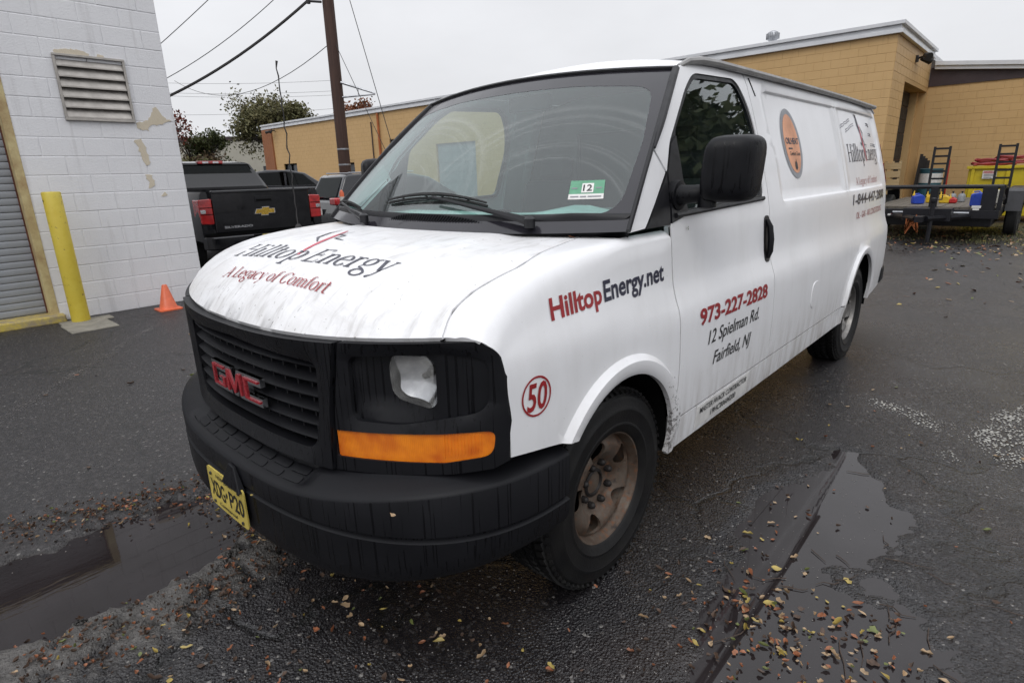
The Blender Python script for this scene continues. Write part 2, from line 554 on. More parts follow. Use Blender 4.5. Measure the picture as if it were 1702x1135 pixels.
class MB:
    def __init__(s):
        s.v, s.f, s.mi, s.mats = [], [], [], []
        s.cur = 0

    def use(s, m):
        if m not in s.mats:
            s.mats.append(m)
        s.cur = s.mats.index(m)
        return s

    def add(s, vs, fs):
        o = len(s.v)
        s.v += [tuple(map(float, p)) for p in vs]
        for f in fs:
            s.f.append(tuple(i + o for i in f))
            s.mi.append(s.cur)
        return s

    def box(s, c, d, M4=None):
        x, y, z = (q / 2 for q in d)
        vs = [Vector((sx * x, sy * y, sz * z)) for sz in (-1, 1) for sy in (-1, 1) for sx in (-1, 1)]
        if M4 is not None:
            vs = [M4 @ v for v in vs]
        vs = [v + Vector(c) for v in vs]
        s.add(vs, [(0, 2, 3, 1), (4, 5, 7, 6), (0, 1, 5, 4), (2, 6, 7, 3), (0, 4, 6, 2), (1, 3, 7, 5)])
        return s

    def box2(s, a, b):
        return s.box([(p + q) / 2 for p, q in zip(a, b)], [abs(q - p) for p, q in zip(a, b)])

    def tube(s, pts, r, n=8, cap=True):
        pts = [Vector(p) for p in pts]
        rs = r if hasattr(r, '__len__') else [r] * len(pts)
        rings, prev = [], None
        for i, p in enumerate(pts):
            d = (pts[min(i + 1, len(pts) - 1)] - pts[max(i - 1, 0)])
            d = d.normalized() if d.length > 1e-9 else Vector((0, 0, 1))
            if prev is None:
                a = d.cross(Vector((0, 0, 1)))
                if a.length < .1:
                    a = d.cross(Vector((1, 0, 0)))
            else:
                a = prev - d * prev.dot(d)
            a.normalize()
            b = d.cross(a)
            prev = a
            rings.append([p + (a * math.cos(2 * math.pi * k / n) + b * math.sin(2 * math.pi * k / n)) * rs[i] for k in range(n)])
        vs = [v for rg in rings for v in rg]
        fs = []
        for i in range(len(rings) - 1):
            for k in range(n):
                fs.append((i * n + k, i * n + (k + 1) % n, (i + 1) * n + (k + 1) % n, (i + 1) * n + k))
        if cap:
            fs.append(tuple(range(n - 1, -1, -1)))
            fs.append(tuple((len(rings) - 1) * n + k for k in range(n)))
        return s.add(vs, fs)

    def lathe(s, prof, n=32, axis='z', c=(0, 0, 0), cap=False):
        """prof = [(radius, height)] turned round the axis"""
        vs, fs = [], []
        for (r, h) in prof:
            for k in range(n):
                a = 2 * math.pi * k / n
                p = (r * math.cos(a), r * math.sin(a), h)
                if axis == 'x':
                    p = (p[2], p[0], p[1])
                elif axis == 'y':
                    p = (p[0], p[2], p[1])
                vs.append((p[0] + c[0], p[1] + c[1], p[2] + c[2]))
        for i in range(len(prof) - 1):
            for k in range(n):
                fs.append((i * n + k, i * n + (k + 1) % n, (i + 1) * n + (k + 1) % n, (i + 1) * n + k))
        if cap and prof[0][0] > 1e-6:
            fs.append(tuple(range(n - 1, -1, -1)))
        if cap and prof[-1][0] > 1e-6:
            fs.append(tuple((len(prof) - 1) * n + k for k in range(n)))
        return s.add(vs, fs)

    def prism(s, poly, f0, f1):
        """poly of 2-D points; f0 / f1 map a 2-D point to the two end faces"""
        n = len(poly)
        s.add([f0(*p) for p in poly] + [f1(*p) for p in poly],
              [tuple(range(n - 1, -1, -1)), tuple(range(n, 2 * n))] + [(i, (i + 1) % n, (i + 1) % n + n, i + n) for i in range(n)])
        return s

    def grid(s, fn, us, vs_, flip=False):
        nu, nv = len(us), len(vs_)
        pts = [fn(u, v) for v in vs_ for u in us]
        fs = []
        for j in range(nv - 1):
            for i in range(nu - 1):
                q = (j * nu + i, j * nu + i + 1, (j + 1) * nu + i + 1, (j + 1) * nu + i)
                fs.append(q[::-1] if flip else q)
        return s.add(pts, fs)

    def mesh(s, name, smooth=35):
        me = bpy.data.meshes.new(name)
        me.from_pydata(s.v, [], s.f)
        for m in s.mats:
            me.materials.append(M(m))
        if len(s.mats) > 1:
            me.polygons.foreach_set('material_index', s.mi)
        if smooth:
            me.shade_smooth()
            me.set_sharp_from_angle(angle=rad(smooth))
        me.update()
        return me

    def build(s, name, parent=None, smooth=35, bevel=0, loc=None, fix=True):
        me = s.mesh(name, smooth)
        if fix:
            b = bmesh.new()
            b.from_mesh(me)
            bmesh.ops.recalc_face_normals(b, faces=b.faces)
            b.to_mesh(me)
            b.free()
        return link(name, me, parent, bevel, loc)


def link(name, me, parent=None, bevel=0, loc=None):
    o = bpy.data.objects.new(name, me)
    COL.objects.link(o)
    if parent is not None:
        o.parent = parent
    if loc is not None:
        o.location = loc
    if bevel:
        b = o.modifiers.new('bevel', 'BEVEL')
        b.width = bevel
        b.segments = 2
        b.limit_method = 'ANGLE'
        b.angle_limit = rad(40)
    return o


def raw(name, vs, fs, mat, parent=None, smooth=35):
    me = bpy.data.meshes.new(name)
    me.from_pydata([tuple(map(float, v)) for v in vs], [], fs)
    for m_ in ([mat] if isinstance(mat, str) else mat):
        me.materials.append(M(m_))
    if smooth:
        me.shade_smooth()
        me.set_sharp_from_angle(angle=rad(smooth))
    return link(name, me, parent)


# ---- 2-D tools
def inside(P, poly):
    P = np.asarray(P, float)
    poly = np.asarray(poly, float)
    x, y = P[:, 0], P[:, 1]
    r = np.zeros(len(P), bool)
    j = len(poly) - 1
    for i in range(len(poly)):
        xi, yi = poly[i]
        xj, yj = poly[j]
        c = ((yi > y) != (yj > y)) & (x < (xj - xi) * (y - yi) / (yj - yi + 1e-15) + xi)
        r ^= c
        j = i
    return r


def segdist(P, segs):
    P = np.asarray(P, float)
    best = np.full(len(P), 1e9)
    for a, b in segs:
        a = np.asarray(a, float)
        b = np.asarray(b, float)
        d = b - a
        t_ = np.clip(((P - a) @ d) / (d @ d + 1e-15), 0, 1)
        q = a + t_[:, None] * d
        best = np.minimum(best, np.hypot(*(P - q).T))
    return best


def densify(poly, step, closed=True):
    out = []
    n = len(poly)
    for i in range(n if closed else n - 1):
        a, b = np.array(poly[i], float), np.array(poly[(i + 1) % n], float)
        k = max(1, int(math.ceil(np.hypot(*(b - a)) / step)))
        for q in range(k):
            out.append(tuple(a + (b - a) * q / k))
    if not closed:
        out.append(tuple(poly[-1]))
    return out


def roundpoly(poly, r, n=5):
    out = []
    N = len(poly)
    rs = r if hasattr(r, '__len__') else [r] * N
    for i in range(N):
        p, a, b = (np.array(poly[k % N], float) for k in (i, i - 1, i + 1))
        if rs[i] <= 0:
            out.append(tuple(p))
            continue
        da, db = a - p, b - p
        la, lb = np.hypot(*da), np.hypot(*db)
        q = min(rs[i], la * .45, lb * .45)
        A, B = p + da / la * q, p + db / lb * q
        for k in range(n + 1):
            t_ = k / n
            out.append(tuple((1 - t_) ** 2 * A + 2 * t_ * (1 - t_) * p + t_ ** 2 * B))
    return out


def arc(cx_, cy_, r, a0, a1, n=20):
    return [(cx_ + r * math.cos(a0 + (a1 - a0) * k / n), cy_ + r * math.sin(a0 + (a1 - a0) * k / n)) for k in range(n + 1)]


def patch(name, outline, fmap, step, mat, parent=None, holes=(), lines=(), flange=None, flip=False, smooth=40, hole_flange=None, step_edge=None):
    """surface panel: outline (and holes) in a 2-D parameter plane, triangulated on a grid and mapped to 3-D.
    flange(u, v) -> 3-D point: the boundary is folded back to it, which gives the panel its shut line depth."""
    se = step_edge or step
    loops = [densify(outline, se)] + [densify(h, se) for h in holes]
    verts, edges = [], []
    for L in loops:
        o = len(verts)
        verts += L
        edges += [(o + i, o + (i + 1) % len(L)) for i in range(len(L))]
    for L in lines:
        L = densify(L, se, False)
        o = len(verts)
        verts += L
        edges += [(o + i, o + i + 1) for i in range(len(L) - 1)]
    segs = [(verts[a], verts[b]) for a, b in edges]
    oa = np.array(loops[0])
    x0, y0 = oa.min(0)
    x1, y1 = oa.max(0)
    gx, gy = np.meshgrid(np.arange(x0 + step * .5, x1, step), np.arange(y0 + step * .5, y1, step))
    G = np.stack([gx.ravel(), gy.ravel()], 1)
    if len(G):
        k = inside(G, loops[0])
        for h in loops[1:]:
            k &= ~inside(G, h)
        G = G[k]
    if len(G):
        G = G[segdist(G, segs) > step * .45]
        verts += [tuple(p) for p in G]
    r = delaunay_2d_cdt([Vector(p) for p in verts], edges, [], 0, 1e-6)
    V2 = np.array([tuple(p) for p in r[0]])
    T = np.array([tuple(f) for f in r[2]])
    cen = V2[T].mean(1)
    k = inside(cen, loops[0])
    for h in loops[1:]:
        k &= ~inside(cen, h)
    T = T[k]
    a, b, c = V2[T[:, 0]], V2[T[:, 1]], V2[T[:, 2]]
    area = (b[:, 0] - a[:, 0]) * (c[:, 1] - a[:, 1]) - (b[:, 1] - a[:, 1]) * (c[:, 0] - a[:, 0])
    T = T[np.abs(area) > 1e-9]
    V3 = [tuple(map(float, fmap(*p))) for p in V2]
    F = [tuple(int(i) for i in (f[::-1] if flip else f)) for f in T]
    if flange is not None or hole_flange is not None:
        cnt = {}
        for f in F:
            for i in range(3):
                e = (f[i], f[(i + 1) % 3])
                if (e[1], e[0]) in cnt:
                    del cnt[(e[1], e[0])]
                else:
                    cnt[e] = 1
        new = {}
        top = {}
        hb = [np.array(h) for h in loops[1:]]

        def fl(i):
            p = V2[i]
            if hole_flange is not None and hb:
                for h in hb:
                    if np.min(np.hypot(*(h - p).T)) < 1e-5:
                        return hole_flange
            return flange

        for (i, j) in list(cnt):
            fn = fl(i)
            fn2 = fl(j)
            if fn is None or fn is not fn2:
                continue
            for q in (i, j):
                if q not in new:
                    new[q] = len(V3)
                    V3.append(tuple(map(float, fn(*V2[q]))))
            F.append((j, i, new[i], new[j]))
    used = sorted({i for f in F for i in f})
    mp = {u: k for k, u in enumerate(used)}
    return raw(name, [V3[u] for u in used], [tuple(mp[i] for i in f) for f in F], mat, parent, smooth)


def mirror_obj(o, name, parent):
    me = o.data.copy()
    n = len(me.vertices)
    co = np.empty(n * 3, np.float32)
    me.vertices.foreach_get('co', co)
    co = co.reshape(-1, 3)
    co[:, 0] *= -1
    me.vertices.foreach_set('co', co.ravel())
    me.flip_normals()
    me.update()
    return link(name, me, parent)


def hermite(xs, ys):
    xs, ys = np.array(xs, float), np.array(ys, float)
    d = np.diff(ys) / np.diff(xs)
    m = np.zeros(len(xs))
    m[0], m[-1] = d[0], d[-1]
    for i in range(1, len(xs) - 1):
        m[i] = 0 if d[i - 1] * d[i] <= 0 else 2 * d[i - 1] * d[i] / (d[i - 1] + d[i])

    def f(x):
        if x <= xs[0]:
            return ys[0] + m[0] * (x - xs[0])
        if x >= xs[-1]:
            return ys[-1] + m[-1] * (x - xs[-1])
        i = int(np.searchsorted(xs, x) - 1)
        h = xs[i + 1] - xs[i]
        q = (x - xs[i]) / h
        return ((1 + 2 * q) * (1 - q) ** 2 * ys[i] + q * (1 - q) ** 2 * h * m[i] + q * q * (3 - 2 * q) * ys[i + 1] + q * q * (q - 1) * h * m[i + 1])
    return f


def sstep(a, b, x):
    q = min(1, max(0, (x - a) / (b - a)))
    return q * q * (3 - 2 * q)


# ---- lettering: outline glyphs turned into flat meshes
_font_cache = {}


def text2d(s_, bold=0.0, shear=0.0):
    key = (s_, bold, shear)
    if key in _font_cache:
        return _font_cache[key]

    def geo(b):
        c = bpy.data.curves.new('lettering', 'FONT')
        c.body = b
        c.size = 1
        c.offset = bold
        c.shear = shear
        c.resolution_u = 3
        o = bpy.data.objects.new('lettering', c)
        COL.objects.link(o)
        dg = bpy.context.evaluated_depsgraph_get()
        me = bpy.data.meshes.new_from_object(o.evaluated_get(dg))
        V = np.array([v.co[:2] for v in me.vertices])
        F = [tuple(p.vertices) for p in me.polygons]
        bpy.data.objects.remove(o)
        bpy.data.curves.remove(c)
        bpy.data.meshes.remove(me)
        return V, F
    VH, _ = geo('H')
    V, F = geo(s_)
    base, cap = VH[:, 1].min(), VH[:, 1].max()
    V = V.copy()
    V[:, 1] = (V[:, 1] - base) / (cap - base)
    V[:, 0] = (V[:, 0] - V[:, 0].min()) / (V[:, 0].max() - V[:, 0].min())
    _font_cache[key] = (V, F)
    return V, F


def place_text(mb, s_, fmap, p0, p1, height, bold=0.0, shear=0.0, geo=None):
    """write s_ with its baseline from p0 to p1 in the parameter plane of fmap, cap height along the normal of the baseline"""
    V, F = geo if geo is not None else text2d(s_, bold, shear)
    p0, p1 = np.array(p0, float), np.array(p1, float)
    d = p1 - p0
    up = np.array([-d[1], d[0]]) / np.hypot(*d)
    if up[1] < 0:
        up = -up
    vs = [tuple(fmap(*(p0 + d * v[0] + up * height * v[1]))) for v in V]
    mb.add(vs, F)


# serif capitals and small letters drawn as pen strokes (width per point)
def _ell(cx_, cy_, rx, ry, a0, a1, thin, thick, n=18):
    out = []
    for k in range(n + 1):
        a = rad(a0 + (a1 - a0) * k / n)
        w = thin + (thick - thin) * abs(math.cos(a)) ** 1.5
        out.append((cx_ + rx * math.cos(a), cy_ + ry * math.sin(a), w))
    return out


TH, TN = .11, .045
def _st(x, y0, y1, w=TH): return [(x, y0, w), (x, y1, w)]
def _sf(x, y, l=.26): return [(x - l / 2, y, TN), (x + l / 2, y, TN)]
SER = {
 'H': (.86, [_st(.16, 0, 1), _st(.68, 0, 1), [(.16, .52, TN), (.68, .52, TN)], _sf(.16, .02), _sf(.68, .02), _sf(.16, .98), _sf(.68, .98)]),
 'E': (.70, [_st(.16, 0, 1), [(.04, .02, TN), (.60, .02, TN)], [(.04, .98, TN), (.58, .98, TN)], [(.16, .52, TN), (.46, .52, TN)], [(.60, .0, TN), (.63, .22, TN)], [(.58, .80, TN), (.58, 1, TN)], [(.46, .42, TN), (.46, .62, TN)]]),
 'L': (.64, [_st(.16, 0, 1), [(.04, .02, TN), (.56, .02, TN)], [(.56, 0, TN), (.60, .24, TN)], _sf(.16, .98)]),
 'A': (.82, [[(.12, 0, TN), (.40, 1, TN)], [(.40, 1, TH), (.70, 0, TH)], [(.22, .34, TN), (.60, .34, TN)], _sf(.11, .02, .22), _sf(.70, .02, .24)]),
 'C': (.78, [_ell(.42, .5, .32, .5, 40, 322, TN, TH + .01), [(.67, .72, TN), (.69, .98, TN)]]),
 'i': (.32, [_st(.16, 0, .66), _sf(.16, .02, .24), [(.05, .64, TN), (.17, .64, TN)], [(.155, .86, .12), (.155, .97, .12)]]),
 'l': (.32, [_st(.16, 0, 1.04), _sf(.16, .02, .24), [(.05, 1.02, TN), (.17, 1.02, TN)]]),
 't': (.38, [_st(.16, .1, .86), [(.03, .64, TN), (.34, .64, TN)], _ell(.27, .12, .11, .11, 180, 320, TN, TH)]),
 'o': (.62, [_ell(.31, .33, .23, .33, 0, 360, TN, TH)]),
 'p': (.66, [_st(.16, -.30, .66), _sf(.16, -.28, .26), [(.04, .64, TN), (.17, .64, TN)], _ell(.36, .33, .21, .33, -150, 150, TN, TH)]),
 'n': (.68, [_st(.15, 0, .66), [(.03, .64, TN), (.16, .64, TN)], _ell(.33, .42, .18, .24, 150, 0, TN, TH, 10), _st(.51, 0, .42), _sf(.15, .02, .24), _sf(.51, .02, .24)]),
 'm': (1.0, [_st(.15, 0, .66), [(.03, .64, TN), (.16, .64, TN)], _ell(.32, .42, .17, .24, 150, 0, TN, TH, 10), _st(.49, 0, .42), _ell(.66, .42, .17, .24, 150, 0, TN, TH, 10), _st(.83, 0, .42), _sf(.15, .02, .2), _sf(.49, .02, .2), _sf(.83, .02, .2)]),
 'e': (.57, [_ell(.29, .33, .22, .33, 10, 325, TN, TH), [(.09, .37, TN), (.51, .37, TN)]]),
 'r': (.46, [_st(.15, 0, .66), [(.03, .64, TN), (.16, .64, TN)], _sf(.15, .02, .26), _ell(.32, .46, .14, .19, 150, 50, TN, TH, 8)]),
 'g': (.60, [_ell(.27, .44, .18, .22, 0, 360, TN, TH - .02), _ell(.29, -.16, .22, .15, 0, 360, TN, TH - .03), [(.17, .24, TN), (.12, .10, TN + .02), (.30, .03, TN + .03), (.46, -.06, TN + .02)], [(.40, .60, TN), (.55, .66, TN + .02)]]),
 'y': (.60, [[(.10, .66, TH), (.31, .06, TH)], [(.52, .66, TN), (.26, -.16, TN), (.12, -.28, TH - .02)], _sf(.10, .64, .22), _sf(.52, .64, .18)]),
 'a': (.56, [_st(.40, .04, .46), _ell(.25, .44, .15, .22, 10, 165, TN, TH, 10), _ell(.24, .17, .17, .17, 40, 330, TN, TH, 14), [(.40, .05, TN), (.54, .03, TN)]]),
 'c': (.53, [_ell(.29, .33, .22, .33, 45, 318, TN, TH)]),
 'f': (.38, [_st(.16, 0, .86), [(.03, .64, TN), (.33, .64, TN)], _sf(.16, .02, .26), _ell(.29, .86, .13, .17, 180, 50, TN, TH, 8)]),
 ' ': (.30, []),
}


def serif2d(s_, slant=0.0):
    V, F = [], []
    x = 0
    lift = []
    k = 0
    for ch in s_:
        adv, strokes = SER[ch]
        for st in strokes:
            k += 1
            o = len(V)
            n = len(st)
            for i, (px, py, w) in enumerate(st):
                a, b = st[max(i - 1, 0)], st[min(i + 1, n - 1)]
                dx, dy = b[0] - a[0], b[1] - a[1]
                L = math.hypot(dx, dy) or 1
                nx, ny = -dy / L * w / 2, dx / L * w / 2
                for s2 in (1, -1):
                    yy = py + s2 * ny
                    V.append((x + px + s2 * nx + slant * yy, yy))
                    lift.append(k)
            for i in range(n - 1):
                F.append((o + 2 * i, o + 2 * i + 1, o + 2 * i + 3, o + 2 * i + 2))
        x += adv
    V = np.array(V)
    w = V[:, 0].max()
    V[:, 0] /= w
    return V, F, lift, w


def place_serif(mb, s_, fmap, p0, p1, height, slant=0.0):
    V, F, lift, w = serif2d(s_, slant)
    p0, p1 = np.array(p0, float), np.array(p1, float)
    d = p1 - p0
    up = np.array([-d[1], d[0]]) / np.hypot(*d)
    if up[1] < 0:
        up = -up
    mb.add([tuple(fmap(*(p0 + d * v[0] + up * height * v[1]), 1e-4 * (l % 9))) for v, l in zip(V, lift)], F)


# ------------------------------------------------------------------ block masonry
def block_course_wall(owner, u_to_xyz, L, H, openings, mat, bw, bh, limit, near, name='block', proud=.006, joint=.010, jitter=.0012, back=.03):
    """running-bond masonry; u_to_xyz(u, w, out) maps wall coordinates to the local frame of owner.
    The blocks nearest to `near` become objects, the rest one joined part."""
    items = []
    rows = int(round(H / bh))
    for r in range(rows):
        z0, z1 = r * bh, min(H, (r + 1) * bh)
        cuts = []
        for (a, b, c, d) in openings:
            if c < z1 - bh * .3 and d > z0 + bh * .3:
                cuts.append((a, b))
        cuts.sort()
        spans, cur = [], 0.0
        for a, b in cuts:
            if a > cur:
                spans.append((cur, a))
            cur = max(cur, b)
        if cur < L:
            spans.append((cur, L))
        for (a, b) in spans:
            off = (r % 2) * bw / 2
            k = math.floor((a - off) / bw)
            while k * bw + off < b - 1e-6:
                p, q = max(a, k * bw + off), min(b, (k + 1) * bw + off)
                if q - p > .03:
                    items.append((p, q, z0, z1))
                k += 1
    items.sort(key=lambda i: (Vector(u_to_xyz((i[0] + i[1]) / 2, (i[2] + i[3]) / 2, 0)) - Vector(near)).length)
    cache = {}
    rest = MB().use(mat)
    ex = (Vector(u_to_xyz(1, 0, 0)) - Vector(u_to_xyz(0, 0, 0)))
    en = (Vector(u_to_xyz(0, 0, 1)) - Vector(u_to_xyz(0, 0, 0)))
    for i, (p, q, z0, z1) in enumerate(items):
        w, h = q - p - joint, z1 - z0 - joint
        c = Vector(u_to_xyz((p + q) / 2, (z0 + z1) / 2, 0))
        j = random.uniform(-jitter, jitter)
        key = (round(w, 3), round(h, 3))
        ch = .006
        loc = []
        for (k1, o_) in ((0, 0), (0, proud - .003), (ch, proud)):
            for sx, sz in ((-1, -1), (1, -1), (1, 1), (-1, 1)):
                loc.append(ex * sx * (w / 2 - k1) + Vector((0, 0, sz * (h / 2 - k1))) + en * o_)
        fs = [(8, 9, 10, 11)]
        for a_ in (0, 4):
            for k in range(4):
                fs.append((a_ + k, a_ + (k + 1) % 4, a_ + 4 + (k + 1) % 4, a_ + 4 + k))
        if ex.cross(Vector((0, 0, 1))).dot(en) < 0:
            fs = [f[::-1] for f in fs]
        if i < limit:
            if key not in cache:
                cache[key] = raw(name, loc, fs, mat, None, 0).data
                o = [x for x in COL.objects if x.data == cache[key]][0]
                o.parent = owner
            else:
                o = link(name, cache[key], owner)
            o.location = c + en * j
        else:
            rest.add([v + c + en * j for v in loc], fs)
    if rest.f:
        o = rest.build(name, owner, smooth=0, fix=False)
        o['kind'] = 'stuff'

# ================================================================== GROUND
class VNoise:
    def __init__(s, seed):
        s.g = np.random.default_rng(seed).random((257, 257))

    def __call__(s, x, y, f):
        x, y = x * f + 31.7, y * f + 11.3
        i, j = np.floor(x).astype(int), np.floor(y).astype(int)
        u, v = x - i, y - j
        u, v = u * u * (3 - 2 * u), v * v * (3 - 2 * v)
        a = s.g[i % 256, j % 256]
        b = s.g[(i + 1) % 256, j % 256]
        c = s.g[i % 256, (j + 1) % 256]
        d = s.g[(i + 1) % 256, (j + 1) % 256]
        return (a * (1 - u) + b * u) * (1 - v) + (c * (1 - u) + d * u) * v - .5


VN = VNoise(3)


def fbm(x, y, f, o=4, g=.5):
    r, a = 0, 1
    for k in range(o):
        r = r + a * VN(x + 7.1 * k, y - 3.3 * k, f * 2 ** k)
        a *= g
    return r


TRENCH = [(-1.02, -1.55), (-.99, -1.38), (-1.03, -1.22), (-1.03, -1.13), (-.98, -.98), (-.92, -.75), (-.7, -.52), (-.5, -.58), (-.41, -.77), (-.30, -.87),
          (-.28, -1.08), (-.25, -1.19), (-.28, -1.33), (-.26, -1.39), (-.29, -1.58), (-.36, -1.75), (-.45, -2.3), (-1.1, -2.4)]
POOL = [(1.41, 1.66), (1.39, 1.37), (1.31, 1.15), (1.21, .94), (1.21, .69), (1.29, .5), (1.32, .39), (1.34, .18), (1.35, .06), (1.37, -.01), (1.41, -.1), (1.44, -.35),
        (2.05, -.2), (1.98, .15), (1.90, .4), (1.83, .55), (1.70, .72), (1.72, 1.0), (1.68, 1.22), (1.56, 1.47)]


def sdf(P, poly):
    segs = [(poly[i], poly[(i + 1) % len(poly)]) for i in range(len(poly))]
    d = np.full(len(P), 9.0)
    pa = np.array(poly)
    m = (P[:, 0] > pa[:, 0].min() - .6) & (P[:, 0] < pa[:, 0].max() + .6) & (P[:, 1] > pa[:, 1].min() - .6) & (P[:, 1] < pa[:, 1].max() + .6)
    if m.any():
        q = segdist(P[m], segs)
        q = np.where(inside(P[m], poly), -q, q)
        d[m] = q
    return d


def smooth01(a, b, x):
    q = np.clip((x - a) / (b - a), 0, 1)
    return q * q * (3 - 2 * q)


_cells = np.random.default_rng(5).uniform((-1.2, -2.4), (.9, -.3), (150, 2))


def ground_h(x, y):
    x, y = np.asarray(x, float), np.asarray(y, float)
    P = np.stack([x.ravel(), y.ravel()], 1)
    h = .0035 * fbm(P[:, 0], P[:, 1], 2.0, 4, .55)
    h += .0045
    d1 = sdf(P, TRENCH) + .07 * fbm(P[:, 0], P[:, 1], 5, 4, .6) + .045 * fbm(P[:, 0], P[:, 1], 17, 3, .6)
    h -= .075 * smooth01(.03, -.10, d1)
    # broken lip of old asphalt along the near side of the trench
    side = smooth01(-.50, -.30, P[:, 0]) * smooth01(-.55, -.85, P[:, 1])
    lip = side * smooth01(.42, .05, d1) * smooth01(-.06, .03, d1)
    near = lip > .02
    if near.any():
        D = np.sort(np.hypot(P[near][:, None, 0] - _cells[None, :, 0], P[near][:, None, 1] - _cells[None, :, 1]), 1)[:, :2]
        ed = D[:, 1] - D[:, 0]
        ed += .012 * fbm(P[near][:, 0], P[near][:, 1], 18, 3)
        h[near] += lip[near] * (.045 - .048 * smooth01(.016, .002, ed) + .010 * fbm(P[near][:, 0], P[near][:, 1], 14, 4, .6))
    d2 = sdf(P, POOL) + .10 * fbm(P[:, 0], P[:, 1], 4, 5, .62)
    basin = smooth01(.04, -.16, d2)
    h -= basin * (.013 + .026 * fbm(P[:, 0], P[:, 1], 3.1, 5, .6) * smooth01(1.35, 1.6, P[:, 0]))
    h -= .010 * smooth01(.10, -.02, d2)
    film = smooth01(.34, .02, d2) * smooth01(1.42, 1.62, P[:, 0])
    h += film * (-.0050 + .0150 * fbm(P[:, 0], P[:, 1], 11, 3, .65) + .010 * fbm(P[:, 0], P[:, 1], 3.5, 2, .5))
    return h.reshape(x.shape)


def axis_lines(lo, hi, step, far):
    a = list(np.arange(lo, hi + 1e-6, step))
    s_, p, L = step, lo, []
    while p > -far:
        s_ *= 1.22
        p -= s_
        L.append(p)
    s_, q, R_ = step, hi, []
    while q < far:
        s_ *= 1.22
        q += s_
        R_.append(q)
    return np.array(L[::-1] + a + R_)


def GH(x, y):
    return float(ground_h(np.array([x]), np.array([y]))[0])


t = NT('asphalt')
g = t.geo()
sep = t.new('ShaderNodeSeparateXYZ')
t.l.new(g, sep.inputs[0])
big = t.noise(g, .55, 5, .6)
mid = t.noise(g, 3.2, 5, .6)
stone = t.vor(g, 95, 'F1', 'Color')
stone_d = t.vor(g, 95)
fine = t.vor(g, 230)
ss = t.new('ShaderNodeSeparateColor')
t.l.new(stone, ss.inputs[0])
# left of the van the tarmac is older and browner
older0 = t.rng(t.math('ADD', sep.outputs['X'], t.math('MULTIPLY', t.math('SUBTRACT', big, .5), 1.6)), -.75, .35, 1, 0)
paler = t.math('MAXIMUM', older0, t.math('MULTIPLY', t.rng(sep.outputs['Y'], 2.2, 7.0, 0, .8), t.rng(big, .35, .6, .3, 1)))  # far lot blends to the same paler tone with distance, in patches
base = t.mix(paler, (.0120, .0108, .0122), (.0205, .0180, .0186))
base = t.mix(t.rng(mid, .35, .70, 0, .6), base, (.0105, .0095, .0105))
bright = t.rng(ss.outputs[0], .88, 1.0, 0, .55)
base = t.mix(bright, base, (.085, .08, .08))
base = t.mix(t.rng(ss.outputs[1], .988, .994, 0, .6), base, (.30, .285, .265))
brown = t.noise(g, 1.1, 4, .6)
mott = t.noise(g, 38, 4, .65)
base = t.mix(t.math('MULTIPLY', t.rng(mott, .50, .70, 0, .75), t.math('ADD', .35, t.math('MULTIPLY', paler, .65))), base, (.066, .059, .058))
base = t.mix(t.rng(mott, .46, .30, 0, .6), base, (.008, .007, .008))
base = t.mix(t.rng(brown, .56, .74, 0, .35), base, (.038, .026, .021))
# hairline cracks
wv = t.new('ShaderNodeVectorMath', operation='ADD')
t.l.new(g, wv.inputs[0])
wn_ = t.new('ShaderNodeTexNoise')
wn_.inputs['Scale'].default_value = 1.6
wn_.inputs['Detail'].default_value = 4
t.l.new(g, wn_.inputs['Vector'])
wsc = t.new('ShaderNodeVectorMath', operation='SCALE')
t.l.new(wn_.outputs['Color'], wsc.inputs[0])
wsc.inputs['Scale'].default_value = 1.2
t.l.new(wsc.outputs[0], wv.inputs[1])
ck = t.vor(wv.outputs[0], .62, 'DISTANCE_TO_EDGE')
crk = t.math('MULTIPLY', t.rng(ck, .006, .018, 1, 0), t.rng(big, .36, .52, 0, 1))
base = t.mix(t.math('MULTIPLY', crk, .85), base, (.008, .008, .008))
slab = t.rng(sep.outputs['Z'], .014, .034, 0, 1)
base = t.mix(t.math('MULTIPLY', slab, t.rng(mott, .3, .7, .45, 1)), base, (.105, .098, .090))
wet = t.noise(g, .9, 5, .62)
wetm = t.rng(wet, .40, .60, 0, 1)
hgt = t.math('ADD', t.math('MULTIPLY', t.rng(stone_d, 0, .62, 1, 0), .8), t.math('MULTIPLY', t.rng(fine, 0, .6, 1, 0), .35))
hgt = t.math('SUBTRACT', hgt, t.math('MULTIPLY', crk, 1.2))
deep = t.rng(sep.outputs['Z'], -.030, -.001, 1, 0)
base = t.mix(deep, base, (.020, .014, .010))
rgh = t.mix(wetm, (.30,) * 3, (.09,) * 3)
rgh = t.mix(t.rng(ss.outputs[2], .2, .9, 0, .25), rgh, (.55,) * 3)
rgh = t.mix(t.math('MAXIMUM', paler, slab), rgh, (.52,) * 3)
bs = t.bump(hgt, .6, .006)
t.put(bs.node.inputs['Strength'], t.rng(t.math('ADD', wetm, t.math('MULTIPLY', paler, -.6)), 0, 1, .95, .55))
t.set(color=base, rough=rgh, spec=.62, normal=bs)

